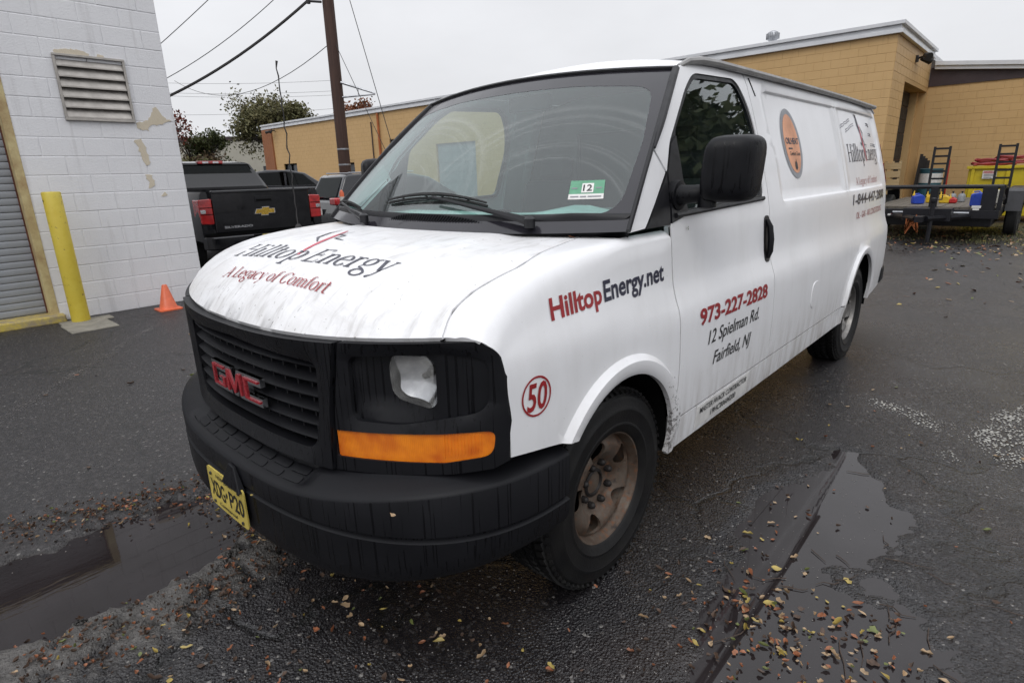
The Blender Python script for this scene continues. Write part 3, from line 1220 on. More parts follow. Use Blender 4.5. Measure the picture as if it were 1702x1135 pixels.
t = NT('puddle_water')
g = t.geo()
gm = t.new('ShaderNodeMapping')
gm.inputs['Scale'].default_value = (14, 3.2, 1)
gm.inputs['Rotation'].default_value = (0, 0, .12)
t.l.new(g, gm.inputs[0])
sep = t.new('ShaderNodeSeparateXYZ')
t.l.new(g, sep.inputs[0])
rip = t.noise(gm.outputs[0], 2.2, 3, .5, .3)
lim = t.math('MULTIPLY', t.rng(sep.outputs['X'], -.2, -.5, 0, 1), t.rng(sep.outputs['Y'], -1.0, -1.3, 0, 1))
murk = t.mix(t.rng(t.noise(g, 3, 4), .3, .7, 0, 1), (.016, .0125, .0125), (.026, .0215, .0225))
t.set(color=murk, rough=.015, ior=1.45, spec=.5, normal=t.bump(t.math('MULTIPLY', rip, lim), .045, .006))

t = NT('worn_paint')
t.n.remove(t.b)
g = t.geo()
b = t.new('ShaderNodeBsdfPrincipled')
b.inputs['Base Color'].default_value = (.42, .41, .375, 1)
b.inputs['Roughness'].default_value = .5
tr = t.new('ShaderNodeBsdfTransparent')
ms = t.new('ShaderNodeMixShader')
a1 = t.vor(g, 62)
a2 = t.noise(g, 3.0, 5, .65)
a3 = t.noise(g, 26, 3, .6)
uvx = t.new('ShaderNodeAttribute')
uvx.attribute_name = 'edge'
msk = t.math('ADD', t.math('MULTIPLY', t.rng(a1, .12, .55, .75, -.55), 1), t.math('ADD', t.math('MULTIPLY', t.math('SUBTRACT', a2, .52), 3.2), t.math('MULTIPLY', t.math('SUBTRACT', a3, .5), 1.4)))
msk = t.math('ADD', msk, t.rng(uvx.outputs['Fac'], 0, 1, -1.6, .02))
t.l.new(t.rng(msk, -.05, .12, 0, 1), ms.inputs[0])
t.l.new(tr.outputs[0], ms.inputs[1])
t.l.new(b.outputs[0], ms.inputs[2])
t.l.new(ms.outputs[0], t.out.inputs[0])

xs = axis_lines(-1.6, 3.0, .022, 900)
ys = axis_lines(-2.1, 3.4, .022, 900)
GX, GY = np.meshgrid(xs, ys)
GZ = ground_h(GX, GY)
nx_, ny_ = len(xs), len(ys)
me = bpy.data.meshes.new('ground')
co = np.stack([GX, GY, GZ], -1).reshape(-1, 3).astype(np.float32)
idx = np.arange(nx_ * ny_).reshape(ny_, nx_)
F = np.stack([idx[:-1, :-1], idx[:-1, 1:], idx[1:, 1:], idx[1:, :-1]], -1).reshape(-1, 4)
me.vertices.add(len(co))
me.vertices.foreach_set('co', co.ravel())
me.loops.add(F.size)
me.loops.foreach_set('vertex_index', F.ravel().astype(np.int32))
me.polygons.add(len(F))
me.polygons.foreach_set('loop_start', np.arange(0, F.size, 4, dtype=np.int32))
me.update(calc_edges=True)
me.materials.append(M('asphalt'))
me.shade_smooth()
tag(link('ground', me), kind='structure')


def water(poly, z, grow):
    c = np.array(poly).mean(0)
    out = [tuple(np.array(p) + (np.array(p) - c) / np.hypot(*(np.array(p) - c)) * grow) for p in poly]
    o = patch('puddle', out, lambda x, y: (x, y, z), .2, 'puddle_water')
    tag(o, kind='structure')


water(TRENCH, -.012, .14)
water(POOL, -.0045, .36)


def paint(poly, step=.06, name='worn_paint_marking', soft=.14):
    segs = [(poly[i], poly[(i + 1) % len(poly)]) for i in range(len(poly))]
    o = patch(name, poly, lambda x, y: (x, y, GH(x, y) + .004), step, 'worn_paint')
    me = o.data
    a = me.attributes.new('edge', 'FLOAT', 'POINT')
    P = np.array([v.co[:2] for v in me.vertices])
    d = np.clip(segdist(P, segs) / soft, 0, 1)
    a.data.foreach_set('value', d.astype(np.float32))
    tag(o, kind='structure')
    return o


paint([(1.86, 2.0), (2.05, 1.85), (2.5, 2.1), (2.6, 3.1), (2.1, 3.3), (1.86, 2.9), (1.78, 2.4)])
paint([(1.15, 2.62), (1.35, 2.35), (1.62, 2.18), (1.86, 2.15), (1.84, 2.5), (1.66, 2.62), (1.4, 2.75)])
paint([(1.62, 1.92), (1.9, 1.80), (1.95, 2.05), (1.78, 2.25)])
o = paint([(-3.02, -1.42), (-5.45, .46), (-5.35, .62), (-2.92, -1.24)], .05, soft=.065)

fm = M('worn_paint').copy()
fm.name = 'faded_paint'
MATS['faded_paint'] = fm
for nd in fm.node_tree.nodes:
    if nd.type == 'BSDF_PRINCIPLED':
        nd.inputs['Base Color'].default_value = (.13, .12, .115, 1)
o.data.materials[0] = fm

# ================================================================== WHITE BLOCK BUILDING WITH THE ROLLER DOOR
WB = thing('block_building', 'white painted concrete block building with a grey roller door and louvred vent', 'building', (-6.35, 1.31, 0))
D0, D1, DT = 1.64, 5.0, 3.20            # roller door opening along the wall and its height
LV = (.47, 1.11, 2.24, 2.88)
block_course_wall(WB, lambda u, w, o: (o, -u, w), 8.0, 4.67, [(D0, D1, 0, DT), LV], 'white_block', .406, .2032, 300, (7.5, -2.9, 1.5), jitter=.0012, joint=.006, proud=.0035)
mb = MB().use('white_mortar')
mb.box2((-.25, -D0 + .0, 0), (0, 0, 4.67))
mb.v, mb.f, mb.mi = [], [], []
# wall slab round the two openings, butted end to end
for (a, b, c, d) in ((0, LV[0], 0, 4.67), (LV[0], LV[1], 0, LV[2]), (LV[0], LV[1], LV[3], 4.67), (LV[1], D0, 0, 4.67), (D0, D1, DT, 4.67), (D1, 8.0, 0, 4.67)):
    mb.box2((-.22, -b, c), (0, -a, d))
mb.build('wall', WB, smooth=0)
mb = MB().use('white_block')
mb.box2((-14, -.22, 0), (-.22, 0, 4.67))
mb.build('side_wall', WB, smooth=0)
mb = MB().use('fascia_white')
mb.box2((-14, -8, 4.67), (.06, .06, 4.80))
mb.build('roof', WB, smooth=0)
# roller door
mb = MB().use('roller_steel')
mb.box2((-.20, -D1, 0), (-.17, -D0, DT))
rd = mb.build('roller_door', WB, smooth=0)
sl = .0762
prof_ = [(-.160, 0), (-.1535, .004), (-.1515, .012), (-.150, .036), (-.1515, .060), (-.1535, .068), (-.160, .073)]
mb = MB().use('roller_steel')
n = len(prof_)
mb.add([(x, y, z) for y in (-D1 + .03, -D0 - .05) for x, z in prof_], [(i, i + 1, n + i + 1, n + i) for i in range(n - 1)])
slat_me = mb.mesh('slat', 60)
for k in range(int((DT - .1) / sl)):
    link('slat', slat_me, rd, loc=(random.uniform(-.0015, .0015), 0, .10 + k * sl))
mb = MB().use('yellow_frame')
mb.box2((-.17, -D0 - .055, 0), (.012, -D0 + .025, DT))
mb.box2((-.17, -D1, DT), (.012, -D0 + .025, DT + .07))
mb.build('door_frame', WB, smooth=0, bevel=.006)
mb = MB().use('track_rust')
mb.box2((-.160, -D0 - .068, .1), (-.135, -D0 - .0555, DT))
mb.build('door_track', WB, smooth=0)
mb = MB().use('yellow_kerb')
mb.box2((-.168, -D1, 0), (.14, -D0 + .06, .092))
mb.build('door_sill', WB, smooth=0, bevel=.015)
# louvred vent
mb = MB().use('louvre_metal')
a, b, c, d = LV
for q in ((-.06, -a - .0, c, .03, -a + .025, d), (-.06, -b - .025, c, .03, -b, d)):
    mb.box2(q[:3], q[3:])
mb.box2((-.06, -b - .025, d), (.034, -a + .025, d + .025))
mb.box2((-.06, -b - .025, c - .025), (.036, -a + .025, c))
vent = mb.build('louvred_vent', WB, smooth=0, bevel=.003)
mb = MB().use('gap_black')
mb.box2((-.075, -b, c), (-.062, -a, d))
mb.build('vent_backing', vent, smooth=0)
sh = (d - c) / 6
mb = MB().use('louvre_metal')
L_ = [(.022, 0), (.028, .004), (.027, .014), (.020, .018), (-.025, sh + .012), (-.032, sh + .010), (.012, .010)]
mb.prism(L_, lambda x, z: (x, -b + .002, z), lambda x, z: (x, -a - .002, z))
vs_me = mb.mesh('slat', 30)
for k in range(6):
    link('slat', vs_me, vent, loc=(0, 0, c + k * sh))
# patches where the paint has come away
def chip(pts, seed):
    r_ = random.Random(seed)
    P = densify([(1.31 - y, z) for y, z in pts], .03)
    P = [(u + r_.uniform(-.012, .012), w + r_.uniform(-.010, .010)) for u, w in P]
    patch('bare_patch', P, lambda u, w: (.0085, -u, w), .05, 'bare_patch', WB, flange=lambda u, w: (.004, -u, w), flip=True)
chip([(.19, 2.90), (.28, 2.90), (.50, 2.89), (.53, 2.93), (.45, 2.965), (.30, 2.955), (.20, 2.93)], 1)
chip([(.61, 2.90), (.68, 2.90), (.67, 2.935), (.62, 2.93)], 2)
chip([(.875, 2.15), (.99, 2.13), (1.02, 2.19), (1.10, 2.20), (1.27, 2.245), (1.20, 2.29), (1.12, 2.40), (1.09, 2.38), (1.06, 2.31), (.99, 2.24), (.88, 2.22)], 3)
chip([(.815, 2.03), (.90, 2.03), (.93, 1.90), (.95, 1.76), (.90, 1.72), (.87, 1.80), (.84, 1.93)], 4)
chip([(.86, 1.61), (.93, 1.61), (.955, 1.55), (.93, 1.47), (.88, 1.46), (.885, 1.54)], 5)
chip([(1.0, 1.35), (1.07, 1.36), (1.04, 1.40)], 6)

# ================================================================== TAN BLOCK BUILDING BEHIND
TB = thing('block_building', 'tan painted block building with white roof edge and brown band behind the van', 'building', (-1.37, 16.0, 0))
LOAD = (14.53, 16.98, .02, 2.90)
WINS = [(29.25, 30.75, 1.15, 2.45), (23.4, 24.85, 1.15, 2.30), (19.2, 20.3, 2.3, 3.22)]
OPEN = WINS + [LOAD]
block_course_wall(TB, lambda u, w, o: (-u, -o, w), 31.7, 4.47, OPEN, 'tan_block', .406, .2032, 120, (3.4, -17.6, 1.5), jitter=.001, joint=.008, proud=.005)
block_course_wall(TB, lambda u, w, o: (o, u, w), 5.1, 4.47, [(1.53, 5.05, 0, 3.55)], 'tan_block', .406, .2032, 80, (3.4, -17.6, 1.5), jitter=.001, joint=.008, proud=.005)
block_course_wall(TB, lambda u, w, o: (u + .012, 5.14 - o, w), 7.7, 3.86, [], 'tan_block', .406, .2032, 100, (3.4, -17.6, 1.5), jitter=.001, joint=.008, proud=.005)
mb = MB().use('tan_mortar')
cur = 0
for (a, b, c, d) in sorted(OPEN):
    mb.box2((-a, 0, 0), (-cur, .2, 4.5))
    mb.box2((-b, 0, 0), (-a, .2, c))
    mb.box2((-b, 0, d), (-a, .2, 4.5))
    cur = b
mb.box2((-32.9, 0, 0), (-cur, .2, 4.5))
mb.box2((-.2, .2, 0), (0, 1.53, 4.5))
mb.box2((-.2, 1.53, 3.55), (0, 5.05, 4.5))
mb.box2((-.2, 5.05, 0), (0, 5.14, 4.5))
mb.box2((.0, 5.14, 0), (7.8, 5.34, 3.9))
mb.build('wall', TB, smooth=0)
# deep jamb, door leaf and dark interior of the side entrance
mb = MB().use('tan_block')
mb.box2((-.9, 4.85, 0), (-.2, 5.14, 3.55))
mb.box2((-.9, 1.30, 0), (-.2, 1.53, 3.55))
mb.box2((-.9, 1.53, 3.55), (-.2, 4.85, 3.75))
mb.build('door_jamb', TB, smooth=0)
mb = MB().use('band_brown')
mb.box2((-.46, 1.53, 0), (-.40, 4.85, 3.55))
dl = mb.build('entrance_door', TB, smooth=0)
mb = MB().use('planks_dark')
for k in range(9):
    mb.box2((-.40, 1.56, .1 + k * .38), (-.385, 4.82, .44 + k * .38))
mb.build('door_panel', dl, smooth=0, bevel=.004)
mb = MB().use('fascia_white')
for (o_, z0, z1) in ((.10, 4.47, 4.56), (.06, 4.563, 4.65), (.13, 4.653, 4.74)):
    mb.box2((-32.9, -o_, z0), (o_, .0, z1))
    mb.box2((0, .003, z0), (o_, 5.1, z1))
mb.build('fascia', TB, smooth=0, bevel=.008)
mb = MB().use('fascia_white')
mb.box2((-32.9, .0, 4.5), (0, 14, 4.66))
mb.build('roof', TB, smooth=0)
sl_ = -.118
mb = MB().use('fascia_white')
for (o_, z0, z1) in ((.16, 4.17, 4.27), (.22, 4.273, 4.39)):
    mb.prism([(.12, z0), (7.8, z0 + sl_ * 7.7), (7.8, z1 + sl_ * 7.7), (.12, z1)], lambda x, z: (x, 5.14 - o_, z), lambda x, z: (x, 5.3, z))
mb.build('roof_edge', TB, smooth=0, bevel=.006)
mb = MB().use('band_brown')
mb.prism([(.012, 3.70), (4.6, 3.70), (.012, 4.23)], lambda x, z: (x, 5.105, z), lambda x, z: (x, 5.14, z))
mb.build('gable_band', TB, smooth=0)
for (a, b, c, d) in WINS:
    mb = MB().use('gap_black')
    mb.box2((-b, .06, c), (-b + .07, .12, d))
    mb.box2((-a - .07, .06, c), (-a, .12, d))
    mb.box2((-b + .07, .06, d - .08), (-a - .07, .12, d))
    mb.box2((-(a + b) / 2 - .03, .06, c), (-(a + b) / 2 + .03, .12, d - .08))
    wf = mb.build('window', TB, smooth=0)
    mb = MB().use('window_dark')
    mb.box2((-b, .13, c), (-a, .15, d))
    mb.build('pane', wf, smooth=0)
mb = MB().use('roller_steel')
mb.box2((-LOAD[1], .10, 0), (-LOAD[0], .14, LOAD[3]))
ld = mb.build('loading_door', TB, smooth=0)
mb = MB().use('roller_steel').box2((0, 0, 0), (LOAD[1] - LOAD[0] - .04, .02, .40))
pm_ = mb.mesh('door_panel', 0)
for k in range(7):
    link('door_panel', pm_, ld, loc=(-LOAD[1] + .02, .078, .02 + k * .41))
mb = MB().use('pier_brick')
mb.box2((-32.9, -.07, 0), (-31.7, 0, 4.47))
pier = mb.build('brick_pier', TB, smooth=0)
mb = MB().use('pier_brick')
for r in range(58):
    for k in range(5):
        x0 = -32.89 + k * .24 + (r % 2) * .0
        mb.box2((x0, -.085, r * .076 + .006), (x0 + .228, -.071, r * .076 + .070))
tag(mb.build('brick', pier, smooth=0), kind='stuff')
mb = MB().use('rust_orange').tube([(-20.99, -.08, 4.45), (-20.99, -.08, 1.2)], .055, 8)
mb.build('drain_pipe', TB)
mb = MB().use('band_brown').tube([(-21.6, -.05, 4.1), (-21.6, -.05, 1.6)], .03, 6)
mb.build('conduit', TB)
mb = MB().use('wire_black')
mb.tube([(-31.3, 0, 4.33), (-31.3, -.25, 4.36)], .03, 6)
for dx in (-.17, .17):
    mb.tube([(-31.3, -.22, 4.34), (-31.3 + dx, -.34, 4.28), (-31.3 + dx * 1.7, -.46, 4.24)], [.04, .07, .09], 8)
mb.build('security_lamp', TB)
mb = MB().use('wire_black')
mb.box2((0, 2.5, 4.12), (.06, 2.66, 4.28))
mb.tube([(.03, 2.58, 4.2), (.22, 2.52, 4.25), (.30, 2.40, 4.22)], .025, 6)
mb.tube([(.24, 2.36, 4.24), (.36, 2.22, 4.17)], [.06, .10], 10)
mb.tube([(.12, 2.68, 4.21), (.30, 2.86, 4.15)], [.06, .10], 10)
mb.build('flood_light', TB)
mb = MB().use('galvanised')
mb.lathe([(.05, 4.66), (.05, 4.80), (.10, 4.82), (.155, 4.88), (.165, 4.95), (.13, 5.03), (.05, 5.07), (0, 5.075)], 14, 'z', (-3.05, .3, 0))
for k in range(14):
    a = 2 * math.pi * k / 14
    mb.box((-3.05 + .15 * math.cos(a), .3 + .15 * math.sin(a), 4.93), (.05, .012, .14), Matrix.Rotation(a + .6, 3, 'Z'))
mb.build('roof_vent', TB)

# cream building far behind the trees
CB = thing('cream_building', 'pale cream low building with a dark brown column behind the trees', 'building', (-56.2, 24.2, 0), math.atan2(7.5, 8))
mb = MB().use('cream_wall')
mb.box2((-7, 0, 0), (5.6, 8, 5.3))
mb.build('wall', CB, smooth=0)
mb = MB().use('band_brown')
mb.box2((-7.1, -.12, 5.3), (5.7, 8.1, 5.65))
mb.build('roof', CB, smooth=0)
mb = MB().use('band_brown')
mb.box2((-3.3, -.35, 0), (-2.5, -.0, 5.3))
mb.build('column', CB, smooth=0)
mb = MB().use('window_dark')
mb.box2((2.0, -.06, 1.6), (3.2, .0, 2.9))
mb.build('window', CB, smooth=0)

# ================================================================== THE VAN
VAN = thing('cargo_van', 'white cargo van with company lettering, black grille and rusty front wheel parked on wet asphalt', 'van', (0, 0, 0))
_pz = [.28, .36, .42, .46, .60, .75, .90, .96, 1.02, 1.08, 1.28, 1.5, 1.7, 1.85, 1.95, 2.0]
_px = [.945, .975, .984, .987, .996, 1.0, .996, .989, .968, .954, .935, .885, .83, .785, .75, .715]
prof = hermite(_pz, _px)
FA = (.02, .447, .372, .436)     # front arch: y, z, opening radius, lip radius
RA = (3.45, .447, .395, .455)
REC = (1.665, 4.40, 1.315, 1.885)  # blank window panel


def rrect_d(y, z, r=.05):
    cy_, cz_ = (REC[0] + REC[1]) / 2, (REC[2] + REC[3]) / 2
    hy, hz = (REC[1] - REC[0]) / 2 - r, (REC[3] - REC[2]) / 2 - r
    sl_ = (z - cz_) * .04
    qx, qy = abs(y - cy_ + sl_) - hy, abs(z - cz_) - hz
    return math.hypot(max(qx, 0), max(qy, 0)) + min(max(qx, qy), 0) - r


def SIDE(y, z):
    k_ = sstep(.45, -.25, y) * sstep(.84, .95, z) * sstep(1.27, 1.13, z)
    x = prof(z - .065 * k_) - .05 * (max(y - 3.3, 0) / 1.2) ** 2 - .012 * (max(-.2 - y, 0) / .35) ** 2
    for (a, b, r0, r1) in (FA, RA):
        r = math.hypot(y - a, z - b)
        if r < r1 + .02:
            x += (.021 * sstep(r1 + .006, r1 - .014, r) - .010 * sstep(r0 + .012, r0, r)) * (.25 + .75 * sstep(.36, .56, z))
    d = rrect_d(y, z)
    if d < .0:
        rec = sstep(-.002, -.014, d)
        rib = sstep(2.955, 2.985, y) * sstep(3.105, 3.075, y) - .8 * sstep(3.010, 3.025, y) * sstep(3.050, 3.035, y)
        x -= .015 * rec * (1 - .75 * max(0, rib))
    # shallow dents in the rear quarter
    for (dy, dz, dr, da) in ((2.95, .86, .17, .006), (2.7, .80, .12, .004), (2.95, .45, .10, .010)):
        q = math.hypot(y - dy, (z - dz) * 1.3)
        if q < dr:
            x -= da * (1 + math.cos(math.pi * q / dr)) / 2
    return x


def S3(y, z, o=0.0):
    return (SIDE(y, z) + o, y, z)


def yfront(x):
    return -.86 + .30 * (abs(x) / .98) ** 2.6


_g = hermite([0, .03, .08, .16, .26, .4, .55, .85, 1.1], [0, .20, .40, .60, .755, .875, .94, 1, 1.0])


def T(x, y):
    ze = 1.058 + .04 * x * x
    z = ze + (1.28 - ze) * _g(min(1.1, max(0, y - yfront(x))))
    w = .50 + .08 * sstep(-.1, -.75, y)
    return z + .011 * sstep(w + .05, w - .05, abs(x)) * sstep(0.02, .16, y - yfront(x)) - .004


def T3(x, y, o=0.0):
    return (x, y, T(x, y) + o)


_xs = hermite([-.66, -.6, -.53, -.46, -.37, -.21, 0, .12, .3], [.848, .836, .840, .850, .858, .822, .78, .752, .74])


def FEN(y, t_):
    """fender: lower part is the body side, upper part rolls over the shoulder to the bonnet seam"""
    k = sstep(-.3, .1, y)
    zt = T(.9, y)
    zA = zt - (.11 * (1 - k) + .03 * k)
    if t_ <= .95:
        return S3(y, t_)
    if t_ <= 1.15:
        return S3(y, .95 + (zA - .95) * (t_ - .95) / .2)
    A = np.array([SIDE(y, zA), zA])
    xe = .875 + .02 * k
    E = np.array([xe, T(xe, y)])
    B = np.array([SIDE(y, zA) - .012, zt - .004])
    if t_ <= 1.45:
        q = (t_ - 1.15) / .3
        p = (1 - q) ** 2 * A + 2 * q * (1 - q) * B + q * q * E
        return (p[0], y, p[1])
    q = (t_ - 1.45) / .15
    x = xe + (_xs(y) - xe) * q
    return (x, y, T(x, y))


def side_flange(y, z):
    p = S3(y, z)
    return (p[0] - .022, y, z)


def both(o, name):
    return mirror_obj(o, name, VAN)


# dark inner shell and underbody boxes, added to block light behind the shut lines
mb = MB().use('gap_black')
for s in (1, -1):
    mb.box2((s * .55, -.50, .50), (s * .86, -.36, 1.0))
    mb.box2((s * .56, .46, .42), (s * .915, 3.0, .86))
    mb.box2((s * .56, 3.88, .46), (s * .87, 4.45, .86))
    mb.box2((s * .80, .46, .86), (s * .895, 1.44, 1.26))
mb.box2((-.55, -.74, .36), (.55, 4.45, .56))
mb.box2((-.62, -.66, .56), (.62, .12, 1.02))
mb.build('light_block_shell', VAN, smooth=0)
# wheel wells
for s in (1, -1):
    for (a, b, r0, r1) in (FA, RA):
        mb = MB().use('gap_black')
        n = 28
        A0, A1 = -.18, math.pi + .18 if a > 1 else math.pi - .70
        pr = []
        for k in range(n + 1):
            an = A0 + (A1 - A0) * k / n
            pr.append((a + (r0 + .015) * math.cos(an), b + (r0 + .015) * math.sin(an)))
        vs = [(s * x, y, z) for x in (.56, .965) for (y, z) in pr]
        m = n + 1
        mb.add(vs, [(i, i + 1, m + i + 1, m + i) for i in range(n)])
        vs = [(s * .56, y, z) for (y, z) in pr] + [(s * .56, a, .30)]
        mb.add(vs, [(i, i + 1, m) for i in range(n)])
        mb.build('wheel_well', VAN, fix=False)

# ---- fender
a0 = math.atan2(.70 - FA[1], -.253 - FA[0])
a1 = math.atan2(.385 - FA[1], math.sqrt(FA[2] ** 2 - (.385 - FA[1]) ** 2))
out = [(-.554, .742), (-.40, .717), (-.335, .705)]
out += arc(FA[0], FA[1], FA[2], math.acos((-.258 - FA[0]) / FA[2]), a1, 40)
out += [(.396, .372), (.452, .372)]
out += arc(FA[0], FA[1], .4385, -.16, math.asin(.153 / .4385), 8)
out += [(.423, .62), (.423, .95), (.423, 1.15), (.423, 1.45), (.13, 1.45), (.12, 1.6)]
out += [(y, 1.597) for y in (-.1, -.25, -.37, -.46, -.53, -.60, -.652)]
out += [(-.636, 1.45), (-.619, 1.36), (-.596, 1.25), (-.566, 1.15), (-.558, 1.0), (-.554, .85)]
lip = arc(FA[0], FA[1], .390, .0, math.pi * .80, 36)
lip2 = arc(FA[0], FA[1], .422, .1, math.pi * .80, 40)
lip3 = arc(FA[0], FA[1], .432, .35, math.pi * .80, 40)
lip4 = arc(FA[0], FA[1], .443, .45, math.pi * .80, 40)


def fen_fl(y, t_):
    p = FEN(y, t_)
    return (p[0] - .020, p[1], p[2] - (.018 if t_ > 1.3 else 0))


o = patch('fender', out, FEN, .045, 'van_white', VAN, lines=[lip, lip2, lip3, lip4], flange=fen_fl, step_edge=.022)
both(o, 'fender')

# ---- bonnet
seam_y = [-.655, -.60, -.53, -.46, -.37, -.29, -.21, -.1, 0, .06, .105]
seam = [(_xs(y) - .0075, y) for y in seam_y]


def hood_rear(x):
    return -.055 + .16 * (abs(x) / .75) ** 2


front = [(x, yfront(x) + .003) for x in np.linspace(-.842, .842, 41)]
rear = [(x, hood_rear(x)) for x in np.linspace(.742, -.742, 31)]
out = front + seam[1:] + rear + [(-x, y) for x, y in seam[1:][::-1]]
patch('bonnet', out, T3, .05, 'van_white_hood', VAN, flange=lambda x, y: (x * .992, y + .012 * (1 if y < -.5 else 0), T(x, y) - .022), step_edge=.03,
      lines=[[(x, yfront(x) + .04) for x in np.linspace(-.8, .8, 30)], [(x, yfront(x) + .10) for x in np.linspace(-.74, .74, 30)]])
mb = MB().use('gap_black')
for s in (1, -1):
    mb.grid(lambda u, v: (s * (_xs(v) + u), v, T(_xs(v), v) - .007), [-.012, .004], seam_y, s < 0)
mb.build('bonnet_gutter', VAN, fix=False)

# ---- windshield surface
WB_, WT_ = Vector((.934, .124, 1.299)), Vector((.752, .744, 1.893))


def W(s, t_, o=0.0):
    e = WB_ * (1 - t_) + WT_ * t_
    e = e + Vector((.010, -.012, .010)) * (4 * t_ * (1 - t_))
    b = .20 * (1 - t_) + .11 * t_
    k = 1 - s * s
    p = Vector((e.x * s, e.y - b * k, e.z + (.03 * t_ - .02 * (1 - t_)) * k))
    n = Vector((.25 * s, -.72, .62)).normalized()
    return tuple(p + n * o)


gl_poly = roundpoly([(-.945, .085), (0, .095), (.945, .085), (.955, .5), (.925, .865), (.5, .895), (0, .895), (-.5, .895), (-.925, .865), (-.955, .5)],
                    [.12, 0, .12, 0, .10, 0, 0, 0, .10, 0])
patch('windshield', gl_poly, lambda s, t_: W(s, t_), .06, 'windshield_glass', VAN)
ring_out = [(-1, 0), (-.5, 0), (0, 0), (.5, 0), (1, 0), (1, .5), (1, 1), (.5, 1), (0, 1), (-.5, 1), (-1, 1), (-1, .5)]
patch('windshield_border', ring_out, lambda s, t_: W(s, t_, .0008), .06, 'frit_black', VAN, holes=[gl_poly])
# rubber moulding round the glass
mb = MB().use('black_satin')
path = [W(1, k / 16, .004) for k in range(17)] + [W(1 - 2 * k / 24, 1, .004) for k in range(1, 25)] + [W(-1, 1 - k / 16, .004) for k in range(1, 17)]
mb.tube(path, .009, 6)
mb.build('windshield_moulding', VAN)
for s in (1, -1):
    mb = MB().use('black_satin')
    mb.tube([tuple(Vector(W(s, t_, .002)) + Vector((s * .008, .004, 0))) for t_ in np.linspace(.45, 1.0, 10)], [.006, .010, .013] + [.0145] * 7, 6)
    mb.build('pillar_moulding', VAN)
# inspection sticker inside the glass
mb = MB().use('sticker_green')
st = lambda u, v: (.715 + (.855 - .715) * u + .018 * (1 - v), .172 + (.274 - .172) * v)
mb.add([W(*st(u, v), .0015) for u, v in ((0, .28), (1, .28), (1, 1), (0, 1))], [(0, 1, 2, 3)])
mb.use('sign_white')
mb.add([W(*st(u, v), .0015) for u, v in ((0, 0), (1, 0), (1, .278), (0, .278))], [(0, 1, 2, 3)])
mb.add([W(*st(u, v), .0022) for u, v in ((.36, .34), (.70, .34), (.70, .84), (.36, .84))], [(0, 1, 2, 3)])
mb.use('lettering_black')
place_text(mb, '12', lambda u, v: W(*st(u, v), .003), (.40, .42), (.66, .42), .34, .02)
mb.use('lettering_grey')
for a, b in ((.06, .30), (.34, .52), (.56, .94)):
    mb.add([W(*st(u, v), .0022) for u, v in ((a, .10), (b, .10), (b, .17), (a, .17))], [(0, 1, 2, 3)])
for a in (.06, .76):
    mb.add([W(*st(u, v), .0022) for u, v in ((a, .55), (a + .17, .55), (a + .17, .62), (a, .62))], [(0, 1, 2, 3)])
mb.build('inspection_sticker', VAN, fix=False, smooth=0)

# ---- cowl with vent bars, wipers
def cowl(s, v):
    x = s * (.745 + .16 * v)
    a = Vector((x, hood_rear(s * .742) + .004, T(s * .742, hood_rear(s * .742)) - .020))
    b = Vector(W(s, .085 + .01 * (1 - s * s), .008))
    hump = .026 * math.exp(-((abs(s) - .80) / .13) ** 2) * math.sin(math.pi * min(1, v * .9 + .05))
    p = a * (1 - v) + b * v + Vector((0, 0, hump + .012 * math.sin(math.pi * v)))
    return p


mb = MB().use('black_satin')
mb.grid(lambda s, v: tuple(cowl(s, v)), np.linspace(-1, 1, 61), np.linspace(0, 1, 9))
for s in (1, -1):
    mb.add([tuple(cowl(s, v)) for v in np.linspace(0, 1, 9)] + [(s * .90, .172, 1.255), (s * .76, .13, 1.235)], [tuple(range(11))])
mb.build('cowl', VAN, fix=False)
mb = MB().use('black_plastic')
for k in range(46):
    s = -.30 + .84 * k / 45
    top = .12 + .74 * max(0.02, 1 - ((s + .02) / .56) ** 2 if s > -.02 else 1 - ((s + .02) / .29) ** 2)
    pts = [tuple(cowl(s + .02 * (v / .8), v) + Vector((0, 0, .006))) for v in np.linspace(.06, top, 6)]
    mb.tube(pts, .0036, 4)
tag(mb.build('vent_bar', VAN), kind='stuff')
mb = MB().use('gap_black')
for k in range(20):
    s0, s1 = -.30 + .84 * k / 20, -.30 + .84 * (k + 1) / 20
    f_ = lambda s: .12 + .74 * max(0.02, 1 - ((s + .02) / .56) ** 2 if s > -.02 else 1 - ((s + .02) / .29) ** 2)
    mb.grid(lambda s, v: tuple(cowl(s, .04 + (f_(s) - .04) * v) + Vector((0, 0, .0022))), [s0, s1], np.linspace(0, 1, 5))
mb.build('vent_opening', VAN, fix=False)


